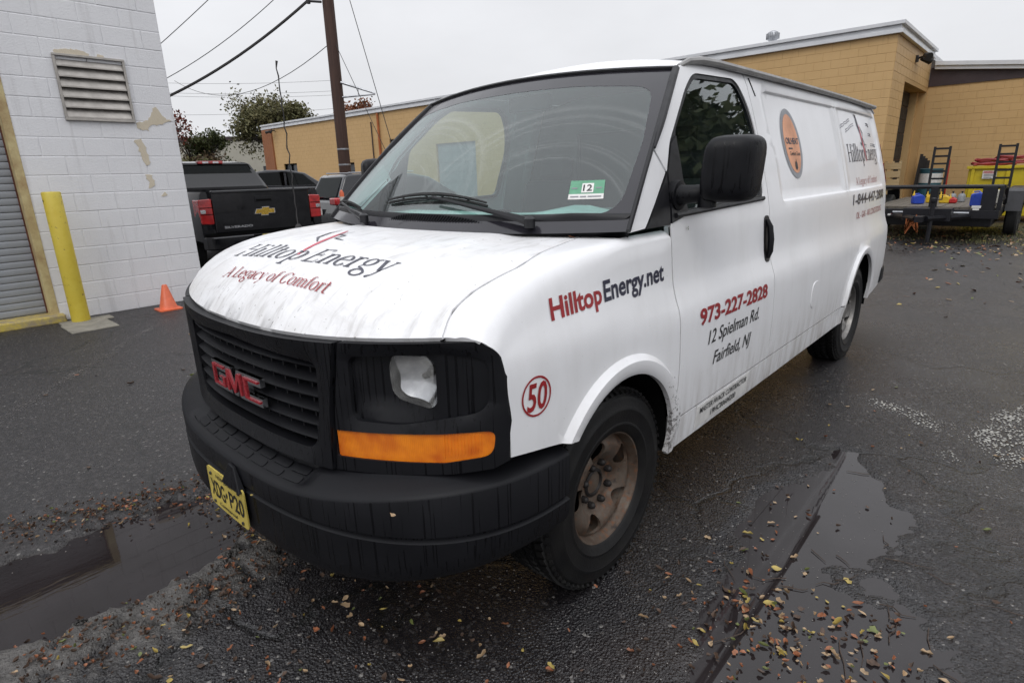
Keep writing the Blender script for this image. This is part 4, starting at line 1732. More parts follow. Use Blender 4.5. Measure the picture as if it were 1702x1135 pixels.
def wiper(pv, el, tip, bl0, bm, bl1):
    mb = MB().use('black_satin')
    P = [Vector(W(*pv, .030)), Vector(W(*pv, .038)) * .75 + Vector(W(*el, .035)) * .25, Vector(W(*el, .036)), Vector(W(*tip, .030))]
    mb.tube(P, [.016, .015, .010, .006], 6)
    mb.lathe([(.020, -.02), (.022, .012), (.012, .020), (0, .022)], 12, 'z', P[0])
    a = mb.build('wiper_arm', VAN)
    mb = MB().use('rubber_black')
    pts = []
    for k in range(13):
        q = k / 12
        s_ = (1 - q) ** 2 * bl0[0] + 2 * q * (1 - q) * bm[0] + q * q * bl1[0]
        t_ = (1 - q) ** 2 * bl0[1] + 2 * q * (1 - q) * bm[1] + q * q * bl1[1]
        pts.append((s_, t_))
    mb.tube([W(s_, t_, .008) for s_, t_ in pts], .006, 5)
    mb.tube([W(s_, t_ + .008, .020 + .006 * math.sin(math.pi * k / 12)) for k, (s_, t_) in enumerate(pts)], [.004 + .004 * math.sin(math.pi * k / 12) for k in range(13)], 5)
    for k in (2, 5, 7, 10):
        mb.tube([W(*pts[k], .006), W(pts[k][0], pts[k][1] + .008, .022)], .005, 5)
    mb.build('wiper_blade', a)


wiper((.634, .035), (.45, .085), (.051, .172), (-.305, .150), (.037, .225), (.38, .140))
wiper((-.40, .030), (-.60, .060), (-.86, .100), (-.97, .100), (-.80, .125), (-.56, .090))

# ---- A-pillars, doors, cargo side
PIL = [(.128, 1.294), (.238, 1.300), (.452, 1.488), (.392, 1.566)]
def pil_fl(y, z): return (SIDE(y, z) - .032, y + .030, z)
o = patch('windshield_pillar', PIL, lambda y, z: S3(y, z), .03, 'van_white', VAN, flange=pil_fl)
both(o, 'windshield_pillar')
TRI = [(.245, 1.298), (.424, 1.298), (.458, 1.480)]
o = patch('corner_trim', TRI, lambda y, z: S3(y, z, .002), .03, 'black_satin', VAN, flange=side_flange)
both(o, 'corner_trim')

for s in (1, -1):
    mb = MB().use('gap_black')  # black strips set inside the panel gaps to paint their shade
    for (ys_, zs_) in (((.419, .437), np.linspace(.60, 1.29, 20)), ((1.4725, 1.4855), np.linspace(.52, 1.72, 30))):
        mb.grid(lambda y, z: (s * (SIDE(y, z) - .006), y, z), list(ys_), list(zs_), s < 0)
    mb.grid(lambda y, z: (s * (SIDE(y, z) - .006), y, z), list(np.linspace(.47, 3.03, 40)), [.506, .522], s < 0)
    mb.build('shut_line_shade', VAN, fix=False)
WIN = [(.43, 1.300), (.56, 1.322), (1.415, 1.345), (1.458, 1.64), (1.425, 1.79), (1.335, 1.905), (.87, 1.888), (.765, 1.820), (.53, 1.60), (.465, 1.492)]
winr = roundpoly(WIN, [0, 0, .05, .06, .07, .07, .05, .05, .03, 0])
door = [(.432, .60)] + [(.432, z) for z in (.7, .8, .9, 1.0, 1.1, 1.2)] + winr + [(.402, 1.572), (.516, 1.68), (.618, 1.785), (.718, 1.884), (.815, 1.926), (.95, 1.936), (1.30, 1.944), (1.44, 1.944), (1.462, 1.88), (1.474, 1.72), (1.475, .518)]
door += [(.4535, .518)] + [p for p in arc(FA[0], FA[1], .4425, math.asin(.071 / .4425), math.asin(.153 / .4425), 5)][:-1]
door = door[::-1]
def door_fl(y, z):
    return (SIDE(y, z) - .030, y + (.014 if (z > 1.52 and y < .75) else 0), z)
o = patch('front_door', door, lambda y, z: S3(y, z), .05, 'van_white', VAN, flange=door_fl, step_edge=.035)
DOOR = o
DOOR_R = both(o, 'front_door')
glass = roundpoly([(.585, 1.345), (1.395, 1.366), (1.435, 1.64), (1.402, 1.775), (1.322, 1.885), (.885, 1.868), (.785, 1.808), (.60, 1.64)],
                  [.01, .04, .05, .05, .05, .04, .05, .03])
for par, sgn in ((DOOR, 1), (DOOR_R, -1)):
    o = patch('window_seal', winr, lambda y, z: S3(y, z, -.005), .05, 'black_satin', par, holes=[glass], flange=lambda y, z: (SIDE(y, z) - .03, y, z))
    o2 = patch('window', glass, lambda y, z: S3(y, z, -.012), .08, 'side_glass', par)
    if sgn < 0:
        for q in (o, o2):
            m2 = mirror_obj(q, q.name.split('.')[0], par)
            bpy.data.objects.remove(q)
# belt strip under the glass
mb = MB().use('black_satin')
mb.tube([S3(y, 1.330 + .022 * (y - .5), .004) for y in np.linspace(.47, 1.40, 14)], .011, 6)
mb.build('belt_strip', DOOR)
# sail panel carrying the mirror
patch('mirror_sail', [(.436, 1.303), (.575, 1.328), (.588, 1.625), (.535, 1.592), (.470, 1.490)], lambda y, z: S3(y, z, .004), .05, 'black_satin', DOOR, flange=side_flange)
# door handle: recess and pull
hp = roundpoly([(1.395, 1.035), (1.462, 1.035), (1.462, 1.265), (1.395, 1.265)], .03)
patch('handle_surround', hp, lambda y, z: S3(y, z, .004), .03, 'black_satin', DOOR, flange=side_flange)
mb = MB().use('black_plastic')
mb.tube([S3(1.428, 1.055, .006), S3(1.428, 1.09, .020), S3(1.428, 1.15, .025), S3(1.428, 1.21, .020), S3(1.428, 1.245, .006)], [.010, .015, .016, .015, .010], 8)
mb.build('handle', DOOR)
mb = MB().use('gap_black')
mb.prism([(1.503, 1.925), (1.512, 1.925), (1.552, 1.842), (1.543, 1.842)], lambda y, z: S3(y, z, -.004), lambda y, z: S3(y, z, .003))
mb.build('drip_slot', VAN, smooth=0)

cargo = [(1.482, .518), (3.055, .518)] + arc(RA[0], RA[1], RA[2], math.pi - math.asin(.071 / RA[2]), -.045, 40) + [(3.86, .425), (4.52, .45)]
cargo += [(4.52, .8), (4.52, 1.1), (4.52, 1.35), (4.515, 1.55), (4.50, 1.75), (4.46, 1.90), (4.44, 1.945), (1.452, 1.945), (1.470, 1.88), (1.482, 1.72)]
ol, il = [], []
for k in range(140):
    pass
def rr_line(off):
    r_ = max(.01, .05 - off)
    P = roundpoly([(REC[0] + off - .012, REC[2] + off), (REC[1] - off - .012, REC[2] + off), (REC[1] - off + .012, REC[3] - off), (REC[0] + off + .012, REC[3] - off)], r_ * 1.4, 6)
    return P + [P[0]]
lines = [rr_line(.001), rr_line(.005), rr_line(.010), rr_line(.015)]
for yy in (2.955, 2.985, 3.010, 3.024, 3.037, 3.050, 3.075, 3.105):
    lines.append([(yy, REC[2] + .03), (yy, REC[3] - .03)])
lines += [arc(RA[0], RA[1], .412, -.02, math.pi * .93, 36), arc(RA[0], RA[1], .441, 0, math.pi * .93, 40), arc(RA[0], RA[1], .451, 0, math.pi * .93, 40), arc(RA[0], RA[1], .462, 0, math.pi * .93, 40)]
o = patch('cargo_side', cargo, lambda y, z: S3(y, z), .055, 'van_white', VAN, lines=lines, flange=side_flange, step_edge=.035)
CARGO = o
both(o, 'cargo_side')
fl = roundpoly([(2.155, .655), (2.30, .655), (2.30, .815), (2.155, .815)], .06, 8)
patch('fuel_flap', fl, lambda y, z: S3(y, z, .0035), .04, 'van_white', VAN, flange=side_flange)
# rocker covers
for (a, b) in ((.458, .632), (.636, 1.232), (1.236, 1.545), (1.549, 3.052)):
    def rfl(y, z):
        return (SIDE(y, z) - .05, y, z - (.010 if z < .40 else 0))
    o = patch('rocker_panel', [(a, .381), (b, .381), (b, .510), (a, .510)], lambda y, z: S3(y, z, .001), .04, 'van_white', VAN, flange=rfl)
    both(o, 'rocker_panel')
# rear corner and rear doors
for s in (1, -1):
    mb = MB().use('van_white')
    zs_ = list(np.linspace(.45, 1.945, 30))
    def rc(a, z):
        y0 = 4.52 if z < 1.35 else 4.52 - .08 * ((z - 1.35) / .595) ** 2
        return (s * (SIDE(y0, z) - .10 + .10 * math.cos(a)), y0 + .10 * math.sin(a), z)
    mb.grid(rc, [math.pi / 2 * k / 6 for k in range(7)], zs_, s < 0)
    mb.build('rear_corner', VAN, fix=False)
mb = MB().use('van_white')
mb.grid(lambda u, z: (u * (SIDE(4.5, z) - .10), (4.62 if z < 1.35 else 4.62 - .08 * ((z - 1.35) / .595) ** 2), z), np.linspace(1, -1, 9), list(np.linspace(.45, 1.945, 20)))
mb.build('rear_door', VAN, fix=False)
for s in (1, -1):
    mb = MB().use('red_lens')
    for (z0, z1) in ((1.335, 1.50), (1.508, 1.665)):
        def tl(a, z):
            return (s * (SIDE(4.5, z) - .10 + .106 * math.cos(a)), 4.52 - (.02 if z > 1.5 else 0) + .112 * math.sin(a), z)
        mb.grid(tl, [math.pi / 2 * k / 8 for k in range(2, 9)], list(np.linspace(z0, z1, 5)), s < 0)
    mb.build('tail_light', VAN, fix=False)
mb = MB().use('black_plastic')
pl = [(-.93, 4.40), (-.955, 4.46), (-.94, 4.66), (-.86, 4.74), (.86, 4.74), (.94, 4.66), (.955, 4.46), (.93, 4.40), (.88, 4.50), (.82, 4.62), (-.82, 4.62), (-.88, 4.50)]
mb.prism(pl, lambda x, y: (x, y, .455), lambda x, y: (x, y, .60))
mb.build('rear_bumper', VAN, smooth=40, bevel=.02)

# ---- roof and rain rails
def roof(u, v):
    """u across -1..1, v along 0..1"""
    a = Vector(W(u, 1, .004))
    y1 = 4.50
    ez = lambda y: 1.950 + .012 * math.sin(math.pi * min(1, max(0, (y - .7) / 3.9)))
    y = a.y + (y1 - a.y) * v
    drop = .10 * (max(0, v - .93) / .07) ** 2
    z = ez(y) + .088 * (1 - abs(u) ** 2.3) - drop * .4
    x = u * (.752 - .03 * sstep(.9, 1, v))
    k = sstep(0, 1, min(1, (y - a.y) / .55))
    return tuple(Vector((a.x, y, a.z + (y - a.y) * .10)) * (1 - k) + Vector((x, y, z)) * k)


vs_ = [0, .008, .02, .035, .05, .07, .09, .11, .13, .15] + list(np.linspace(.2, .9, 9)) + [.94, .97, 1.0]
mb = MB().use('van_white')
mb.grid(roof, np.linspace(-1, 1, 33), vs_)
mb.build('roof', VAN, fix=False)
for s in (1, -1):
    mb = MB().use('drip_rail')
    pts = [(s * .757, .775, 1.905), (s * .766, .84, 1.930), (s * .768, .95, 1.944)] + [(s * (.768 - .012 * sstep(3.2, 4.3, y)), y, 1.949 + .008 * math.sin(math.pi * (y - .9) / 3.6)) for y in np.linspace(1.1, 4.30, 20)]
    mb.tube(pts, [.010, .014] + [.0165] * (len(pts) - 2), 8)
    mb.build('drip_rail', VAN)

# ---- front bumper
def plan(th):
    """th 0 centre .. 1 left end"""
    e = 2 / 2.6
    a = abs(th) * math.pi / 2
    x = math.sin(a) ** e
    y = -.30 - .655 * max(0, math.cos(a)) ** e
    return math.copysign(x, th), y


def bsec(x):
    ax_ = abs(x)
    zt = .588 + .070 * sstep(.33, 1.0, ax_)
    zb = .325 + .085 * ax_ ** 4
    st_ = sstep(.46, .40, ax_)
    return [(-.14, zb + .03), (-.05, zb - .004), (-.018, zb + .004), (-.004, zb + .03), (0, zb + .07), (.002, .498), (-.011, .505), (-.011, .511), (0, .518), (.001, zt - .009), (-.002, zt - .002),
            (-.009, zt + .004), (-.030, zt + .014 - .004 * st_), (-.034, zt + .016 - .016 * st_), (-.105, zt + .048 - .020 * st_), (-.110, zt + .050 - .004 * st_), (-.19, zt + .058)]


ths = [math.copysign(abs(q) ** .9, q) for q in np.linspace(-1, 1, 121)]
rings = []
for q in ths:
    x, y = plan(q)
    x2, y2 = plan(max(-1, min(1, q + .004)))
    x1, y1 = plan(max(-1, min(1, q - .004)))
    dx, dy = x2 - x1, y2 - y1
    L = math.hypot(dx, dy)
    nx, ny = dy / L, -dx / L
    rings.append([(x + nx * o_, y + ny * o_, z) for o_, z in bsec(x)])
m = len(rings[0])
mb = MB().use('black_plastic')
mb.add([p for r in rings for p in r], [(i * m + k, (i + 1) * m + k, (i + 1) * m + k + 1, i * m + k + 1) for i in range(len(rings) - 1) for k in range(m - 1)])
mb.add(rings[0], [tuple(range(m))])
mb.add(rings[-1], [tuple(range(m - 1, -1, -1))])
BUMP = mb.build('front_bumper', VAN, fix=False, smooth=42)


def btop(x, o_):
    q = 0.0
    lo, hi = 0.0, 1.0
    for _ in range(30):
        q = (lo + hi) / 2
        if plan(q)[0] < abs(x):
            lo = q
        else:
            hi = q
    y = plan(q)[1]
    zt = .588 + .070 * sstep(.33, 1.0, abs(x))
    return (x, y - o_, zt + .016 + (-o_ - .034) / .071 * .032)


mb = MB().use('black_plastic')
for i in range(8):
    xa, xb = -.40 + .10 * i + .008, -.40 + .10 * (i + 1) - .008
    for (oa, ob) in ((-.040, -.064), (-.072, -.098)):
        n0 = len(mb.v)
        P = roundpoly([(xa, oa), (xb, oa), (xb, ob), (xa, ob)], .008, 2)
        mb.prism(P, lambda x, o_: tuple(Vector(btop(x, o_)) + Vector((0, 0, -.018))), lambda x, o_: tuple(Vector(btop(x, o_)) + Vector((0, 0, -.0146))))
mb.build('step_pad', BUMP, smooth=0)
# towing cover wedge above the plate
mb = MB().use('black_plastic')
mb.prism([(.005, .50), (.145, .50), (.095, .578), (.055, .583)], lambda x, z: (x, -.957, z), lambda x, z: (x, -.968 - .014 * (z < .52), z))
mb.build('plate_cover', BUMP, smooth=0, bevel=.003)
# number plate
mb = MB().use('plate_yellow')
pp = roundpoly([(-.1525, .360), (.1525, .360), (.1525, .512), (-.1525, .512)], .02)
PY = lambda x, z, o_=0: (x, -.972 - o_ + .06 * x * x, z)
PYT = lambda o_: (lambda x, z: PY(x, z, o_))
patch('number_plate', pp, PYT(0), .05, 'plate_yellow', VAN, flange=lambda x, z: (x, -.966, z))
mb.use('lettering_black')
mb.v, mb.f, mb.mi, mb.mats = [], [], [], []
mb.use('lettering_black')
place_text(mb, 'XDG', PYT(.0015), (-.128, .402), (-.012, .402), .066, .015)
place_text(mb, 'P20', PYT(.0015), (.026, .402), (.138, .402), .066, .015)
place_text(mb, 'NEW JERSEY', PYT(.0015), (-.07, .484), (.07, .484), .014, .01)
place_text(mb, 'Commercial', PYT(.0015), (-.075, .374), (.075, .374), .014, .01, .3)
for (x, z) in ((-.115, .489), (.115, .489), (-.115, .376), (.115, .376)):
    mb.lathe([(.007, 0), (.006, -.004), (0, -.005)], 8, 'y', PY(x, z, .001))
mb.add([PY(x, z, .0016) for x, z in ((.0, .424), (.007, .432), (.012, .444), (.004, .452), (-.003, .440))], [tuple(range(5))])
mb.build('plate_lettering', VAN, smooth=0, fix=False)

# ---- grille and lamp surrounds
def FF(x, z, o=0.0):
    return (x, yfront(x) - o, z)


def ztop(x):
    return 1.058 + .04 * x * x - .012


# grille shell: frame with bevelled opening
GO = [(-.505, .655), (.505, .655), (.520, .85), (.555, ztop(.555))] + [(x, ztop(x)) for x in np.linspace(.5, -.5, 15)] + [(-.555, ztop(.555)), (-.520, .85)]
GI = roundpoly([(-.430, .700), (.430, .700), (.462, .84), (.470, .985), (0, 1.003), (-.470, .985), (-.462, .84)], [.05, .05, 0, .03, 0, .03, 0], 6)
def gpush(x, z):
    q = min(segdist(np.array([[x, z]]), [(GI[i], GI[(i + 1) % len(GI)]) for i in range(len(GI))])[0], .05)
    return FF(x, z, .008 + .016 * sstep(0, .05, q))
GR = patch('grille_frame', GO, gpush, .035, 'black_plastic', VAN, holes=[GI], flange=lambda x, z: FF(x, z, -.03), hole_flange=lambda x, z: FF(x * .985, z, -.055))
patch('grille_backing', [(-.48, .69), (.48, .69), (.48, 1.01), (-.48, 1.01)], lambda x, z: FF(x, z, -.085), .1, 'gap_black', GR)
for k in range(6):
    z0 = .733 + .0475 * k
    hw = .438 + .03 * sstep(.70, .98, z0)
    us = np.linspace(-hw, hw, 25)
    mb = MB().use('black_plastic')
    sec = [(-.004, .004), (.003, 0), (-.002, -.006), (-.055, .022), (-.055, .028)]
    pts = [FF(x, z0 + dz, o_) for x in us for (o_, dz) in sec]
    ns = len(sec)
    mb.add(pts, [(i * ns + j, (i + 1) * ns + j, (i + 1) * ns + (j + 1) % ns, i * ns + (j + 1) % ns) for i in range(len(us) - 1) for j in range(ns)])
    mb.build('slat', GR, smooth=30)
mb = MB().use('black_satin')
for x in np.linspace(-.40, .40, 13):
    mb.box((x, yfront(x) + .050, .85), (.008, .05, .29))
mb.build('grille_rib', GR, smooth=0)

# badge: red block letters with bright edges
BL = {
 'G': [(0, 0), (1, 0), (1, .56), (.50, .56), (.50, .40), (.74, .40), (.74, .22), (.26, .22), (.26, .78), (1, .78), (1, 1), (0, 1)],
 'M': [(0, 0), (.20, 0), (.20, .62), (.42, 0), (.58, 0), (.80, .62), (.80, 0), (1, 0), (1, 1), (.72, 1), (.50, .40), (.28, 1), (0, 1)],
 'C': [(0, 0), (1, 0), (1, .22), (.26, .22), (.26, .78), (1, .78), (1, 1), (0, 1)],
}
mbc, mbr = MB().use('chrome'), MB().use('badge_red')
bz = lambda x: .838 + .02 * x / .19
for ch, (xa, xb) in (('G', (-.178, -.066)), ('M', (-.056, .068)), ('C', (.078, .190))):
    P = BL[ch]
    w = xb - xa
    cx_, cz_ = .5, .5
    for (mbx, grow, o0, o1) in ((mbc, .0055, .006, .022), (mbr, 0, .0215, .0265)):
        n = len(P)
        Q = []
        for i in range(n):
            a, b, c = (np.array(P[k % n]) * np.array([w, .088]) for k in (i - 1, i, i + 1))
            d1, d2 = (b - a) / np.hypot(*(b - a)), (c - b) / np.hypot(*(c - b))
            n1, n2 = np.array([d1[1], -d1[0]]), np.array([d2[1], -d2[0]])
            q = n1 + n2
            q = q / max(.5, (q @ n1))
            Q.append(b + q * (grow - .0060 * (grow == 0)))
        mbx.prism([tuple(q) for q in Q], lambda u, v: FF(xa + u, .795 + v, o0), lambda u, v: FF(xa + u, .795 + v, o1))
bd = mbc.build('badge', GR, smooth=0)
mbr.build('badge_letter', bd, smooth=0)

# headlamp surrounds (left one built, right one mirrored)
ZR = 1.016
RO = roundpoly([(.578, .822), (.725, .826), (.945, .880), (.948, 1.030), (.840, 1.043), (.580, 1.016)], [.03, .03, .05, .035, 0, .03], 6)
BO = [(.512, .655), (.70, .672), (.86, .690), (.955, .712), (.986, .735), (.9885, .85), (.984, .98), (.972, 1.045), (.955, ztop(.955) - .004)] + [(x, ztop(x)) for x in np.linspace(.92, .565, 9)] + [(.530, .85)]
TO = roundpoly([(.520, .700), (.84, .722), (.955, .752), (.962, .828), (.84, .812), (.660, .797), (.520, .786)], [.008, 0, .03, .025, 0, 0, .008], 5)


def floor_y(x):
    k = sstep(.820, .838, x)
    return (-.694 + .3 * (x - .70)) * (1 - k) + (yfront(x) + .010) * k


def rfloor(x, z):
    """recess floor: steps back to the lamp plane inboard, slopes up at the bottom"""
    y = floor_y(x)
    if x < .82:
        up_ = sstep(.882, .830, z)
        y = y * (1 - up_) + (yfront(x) + .014) * up_
        inb = sstep(.66, .585, x)
        y = y * (1 - inb * .85) + (yfront(x) + .014) * inb * .85
    return (x, y, z)


def bez(x, z):
    q = segdist(np.array([[x, z]]), [(RO[i], RO[(i + 1) % len(RO)]) for i in range(len(RO))])[0]
    return FF(x, z, .002 + .012 * sstep(0, .018, q) * (1 - .6 * sstep(.93, .985, x)))
mirror_list = []
B = patch('headlamp_surround', BO, bez, .03, 'black_plastic', VAN, holes=[RO, TO], flange=lambda x, z: FF(x * .995, z, -.03),
          hole_flange=lambda x, z: rfloor(x, z) if z > .81 and inside([(x, z)], [(.5, .8145), (.7, .81), (1, .85), (1, 1.1), (.5, 1.1)])[0] else FF(x, z, -.03))
LAMP = roundpoly([(.678, .912), (.700, .892), (.797, .877), (.812, .893), (.815, 1.006), (.794, 1.029), (.684, 1.020), (.673, .990)], [.012, .012, .008, .010, .014, .010, .014, .012], 4)
fl_o = patch('lamp_recess', RO, rfloor, .022, 'black_plastic', B, holes=[LAMP], hole_flange=lambda x, z: (x, floor_y(x) + .012, z))
# lamp: reflector bowl, cover glass, bulb
def bowl(x, z):
    cx_, cz_ = .745, .952
    q = min(1, math.hypot((x - cx_) / .088, (z - cz_) / .088))
    return (x, -.692 + .3 * (x - .70) + .050 * (1 - q * q) ** .8, z)
HL = patch('headlight', LAMP, bowl, .014, 'lamp_silver', B)
HLG = patch('lens', LAMP, lambda x, z: (x, -.700 + .3 * (x - .70) - .010 * (1 - min(1, (((x - .745) / .09) ** 2 + ((z - .952) / .09) ** 2))), z), .02, 'lamp_glass', HL)
mb = MB().use('hub_dark').lathe([(.010, 0), (.010, -.012), (.006, -.017), (0, -.018)], 12, 'y', (.745, -.632, .955))
mb.build('bulb', HL)
TS = patch('turn_signal', TO, lambda x, z: FF(x, z, .006), .03, 'amber_lens', B, flange=lambda x, z: FF(x, z, -.02))
mb = MB().use('amber_lens')
for x in list(np.linspace(.838, .925, 12)):
    mb.tube([FF(x, .735 + .03 * (x - .83) / .1, .0065), FF(x, .812, .0065)], .0022, 4)
mb.build('lens_rib', TS)
seam_p = MB().use('gap_black').box2((.5565 - .045, -.80, .66), (.5565 - .0452, -.80, .66))
for q in list(B.children_recursive):
    pass
BR = mirror_obj(B, 'headlamp_surround', VAN)


def mir_children(src, dst):
    for ch in list(src.children):
        c = mirror_obj(ch, ch.name.split('.')[0], dst)
        mir_children(ch, c)


mir_children(B, BR)

# ---- wing mirrors
def wing(s, par):
    mb = MB().use('black_plastic')
    rings = []
    for (y, k, dz) in ((.462, .05, .006), (.463, .55, .006), (.468, .74, .004), (.482, .89, .002), (.505, .97, 0), (.545, 1.0, 0), (.585, 1.0, 0), (.600, .985, 0), (.601, .93, 0), (.593, .90, 0)):
        ring = []
        for j in range(36):
            a = 2 * math.pi * j / 36
            ca, sa = math.cos(a), math.sin(a)
            e = 2 / 4.4
            px = math.copysign(abs(ca) ** e, ca) * .081 * k
            pz = math.copysign(abs(sa) ** e, sa) * .119 * k
            ring.append((s * (1.105 + px + .010 * pz / .12), y + .05 * (px / .1), 1.493 + dz + pz))
        rings.append(ring)
    n = 36
    mb.add([p for r in rings for p in r], [(i * n + j, i * n + (j + 1) % n, (i + 1) * n + (j + 1) % n, (i + 1) * n + j) for i in range(len(rings) - 1) for j in range(n)] + [tuple(range(n))])
    w = mb.build('wing_mirror', par, smooth=45)
    mb = MB().use('chrome')
    mb.add(rings[-1], [tuple(range(n))])
    mb.build('mirror_glass', w, smooth=0)
    mb = MB().use('black_plastic')
    mb.tube([(s * .905, .50, 1.402), (s * .945, .492, 1.405), (s * .99, .50, 1.408), (s * 1.04, .535, 1.412)], [.048, .036, .033, .036], 12)
    mb.lathe([(.0, .022), (.026, .020), (.034, .0), (.034, -.05), (.026, -.055), (0, -.056)], 14, 'z', (s * 1.035, .505, 1.41))
    mb.lathe([(.050, -.03), (.058, .0), (.056, .025), (.03, .032), (0, .034)], 16, 'x', (s * .905, .50, 1.402))
    mb.build('mirror_arm', w)


wing(1, DOOR)
wing(-1, DOOR_R)

# ---- lettering on the bodywork
LO = .0022
def LP(y, z, l=0.0): return (SIDE(y, z) + LO + l, y, z)
def letters(mat, items, name='lettering', owner=None):
    mb = MB().use(mat)
    for it in items:
        place_text(mb, it[0], LP, it[1], it[2], it[3], *(it[4:] if len(it) > 4 else ()))
    mb.build(name, owner or VAN, smooth=0, fix=False)
letters('lettering_red', [('Hilltop', (-.343, 1.086), (-.072, 1.091), .064, .027, .08)])
letters('lettering_navy', [('Energy.net', (-.062, 1.091), (.355, 1.099), .068, .026, .08)])
letters('lettering_red', [('973-227-2828', (.600, .876), (1.372, .866), .069, .030)], owner=DOOR)
letters('lettering_black', [('12 Spielman Rd.', (.684, .777), (1.268, .775), .060, .006, .24), ('Fairfield, NJ', (.747, .673), (1.182, .667), .060, .006, .24)], owner=DOOR)
mb = MB().use('lettering_red')
place_text(mb, '50', LP, (-.488, .852), (-.404, .848), .082, .018, .10)
N = 40
for k in range(N):
    a, b = 2 * math.pi * k / N, 2 * math.pi * (k + 1) / N
    mb.add([LP(-.446 + r * math.cos(q) * 1.02, .892 + r * math.sin(q)) for q, r in ((a, .054), (b, .054), (b, .060), (a, .060))], [(0, 1, 2, 3)])
mb.build('fleet_number', VAN, smooth=0, fix=False)
# contractor plate on the rocker
SP = patch('contractor_plate', [(.640, .402), (1.225, .402), (1.225, .503), (.640, .503)], lambda y, z: S3(y, z, .0025), .05, 'sign_white', VAN, flange=lambda y, z: S3(y, z, .0))
mb = MB().use('lettering_black')
SPm = lambda y, z, l=0: S3(y, z, .0042)
place_text(mb, 'MASTER HVACR CONTRACTOR', SPm, (.668, .462), (1.200, .462), .028, .012)
place_text(mb, '19HC00604200', SPm, (.790, .415), (1.075, .415), .030, .012)
mb.build('lettering', SP, smooth=0, fix=False)
# oval sticker
def oval(name, mat, ry, rz, o_, inner=0.0, cut=None):
    mb = MB().use(mat)
    mb.grid(lambda r, a: S3(2.020 + ry * r * math.cos(a) - .03 * (r * math.sin(a)) * .4, 1.620 + rz * r * math.sin(a), o_), [inner, .5 + inner / 2, 1], [2 * math.pi * k / 40 for k in range(41)])
    return mb
OV = oval('o', 'decal_grey', .158, .190, .0024).build('oval_sticker', CARGO, fix=False)
oval('o', 'decal_orange', .122, .160, .0034).build('sticker_field', OV, fix=False)
LPo = lambda y, z, l=0: S3(y, z, .0046)
mb = MB().use('lettering_navy')
place_text(mb, 'OILHEAT', LPo, (1.915, 1.618), (2.132, 1.618), .034, .03)
mb.use('lettering_black')
mb.add([LPo(y, z) for y, z in ((1.945, 1.590), (2.01, 1.590), (2.01, 1.598), (1.945, 1.598))], [(0, 1, 2, 3)])
place_text(mb, 'Comfort Zone', LPo, (1.955, 1.556), (2.128, 1.556), .022, .012)
pts = [(0, -.03), (.022, -.018), (.020, .006), (.006, .034), (-.004, .012), (-.014, .020), (-.022, -.006), (-.016, -.022)]
mb.add([LPo(2.03 + a, 1.505 + b) for a, b in pts], [tuple(range(8))])
mb.build('lettering', OV, smooth=0, fix=False)
# rear logo
mb = MB().use('lettering_navy')
place_serif(mb, 'Hilltop', LP, (3.215, 1.516), (3.745, 1.524), .122)
mb.build('lettering', CARGO, smooth=0, fix=False)
mb = MB().use('lettering_navy')
place_serif(mb, 'Energy', LP, (3.790, 1.526), (4.330, 1.534), .122)
mb.build('lettering', CARGO, smooth=0, fix=False)
mb = MB().use('lettering_pale_red')
place_serif(mb, 'A Legacy of Comfort', LP, (3.33, 1.352), (4.13, 1.356), .052)
mb.build('lettering', CARGO, smooth=0, fix=False)
letters('lettering_navy', [('1-844-447-2800', (3.15, 1.216), (4.34, 1.218), .074, .02, .08)], owner=CARGO)
letters('lettering_pale_red', [('OIL - GAS - AIR CONDITIONING', (3.26, 1.114), (4.23, 1.117), .046, .004)], owner=CARGO)
letters('lettering_grey', [('You Get Your', (3.14, 1.745), (3.40, 1.800), .030, 0, .2), ('Energy Here', (3.26, 1.722), (3.50, 1.775), .030, 0, .2)], owner=CARGO) if False else None
mb = MB().use('lettering_grey')
for (ya, yb, za, zb) in ((3.14, 3.20, 1.748, 1.760), (3.22, 3.31, 1.764, 1.783), (3.33, 3.42, 1.786, 1.805), (3.26, 3.32, 1.722, 1.735), (3.34, 3.52, 1.740, 1.778), (4.00, 4.10, 1.80, 1.79), (4.03, 4.13, 1.72, 1.715), (4.06, 4.28, 1.64, 1.635)):
    for q in (0, .014):
        mb.tube([LP(ya, za + q, .0), LP((ya + yb) / 2, (za + zb) / 2 + q + .006, 0), LP(yb, zb + q, 0)], .0028, 4)
mb.build('slogan_marks', CARGO, smooth=0)
# torch-like ribbons over the logo (bonnet and side)
def ribbon(mb, fm, pts, ws):
    P = [np.array(p, float) for p in pts]
    vs = []
    for i, p in enumerate(P):
        d = P[min(i + 1, len(P) - 1)] - P[max(i - 1, 0)]
        n_ = np.array([-d[1], d[0]]) / (np.hypot(*d) + 1e-9) * ws[i] / 2
        vs += [fm(*(p + n_)), fm(*(p - n_))]
    mb.add(vs, [(2 * i, 2 * i + 1, 2 * i + 3, 2 * i + 2) for i in range(len(P) - 1)])
mb = MB().use('lettering_pink')
ribbon(mb, LP, [(3.79, 1.52), (3.77, 1.60), (3.735, 1.68), (3.71, 1.74), (3.69, 1.79)], [.012, .03, .04, .03, .012])
mb.use('lettering_navy')
ribbon(mb, lambda y, z: LP(y, z, .0004), [(3.60, 1.885), (3.63, 1.85), (3.66, 1.79), (3.70, 1.73)], [.004, .04, .05, .01])
ribbon(mb, lambda y, z: LP(y, z, .0008), [(3.72, 1.78), (3.79, 1.73), (3.76, 1.69), (3.82, 1.64)], [.006, .02, .02, .006])
ribbon(mb, lambda y, z: LP(y, z, .0008), [(3.66, 1.66), (3.70, 1.64), (3.75, 1.69)], [.006, .02, .006])
mb.build('logo_ribbon', CARGO, smooth=0, fix=False)
HLP = lambda x, y, l=0.0: T3(x, y, .0022 + l)
mb = MB().use('lettering_navy')
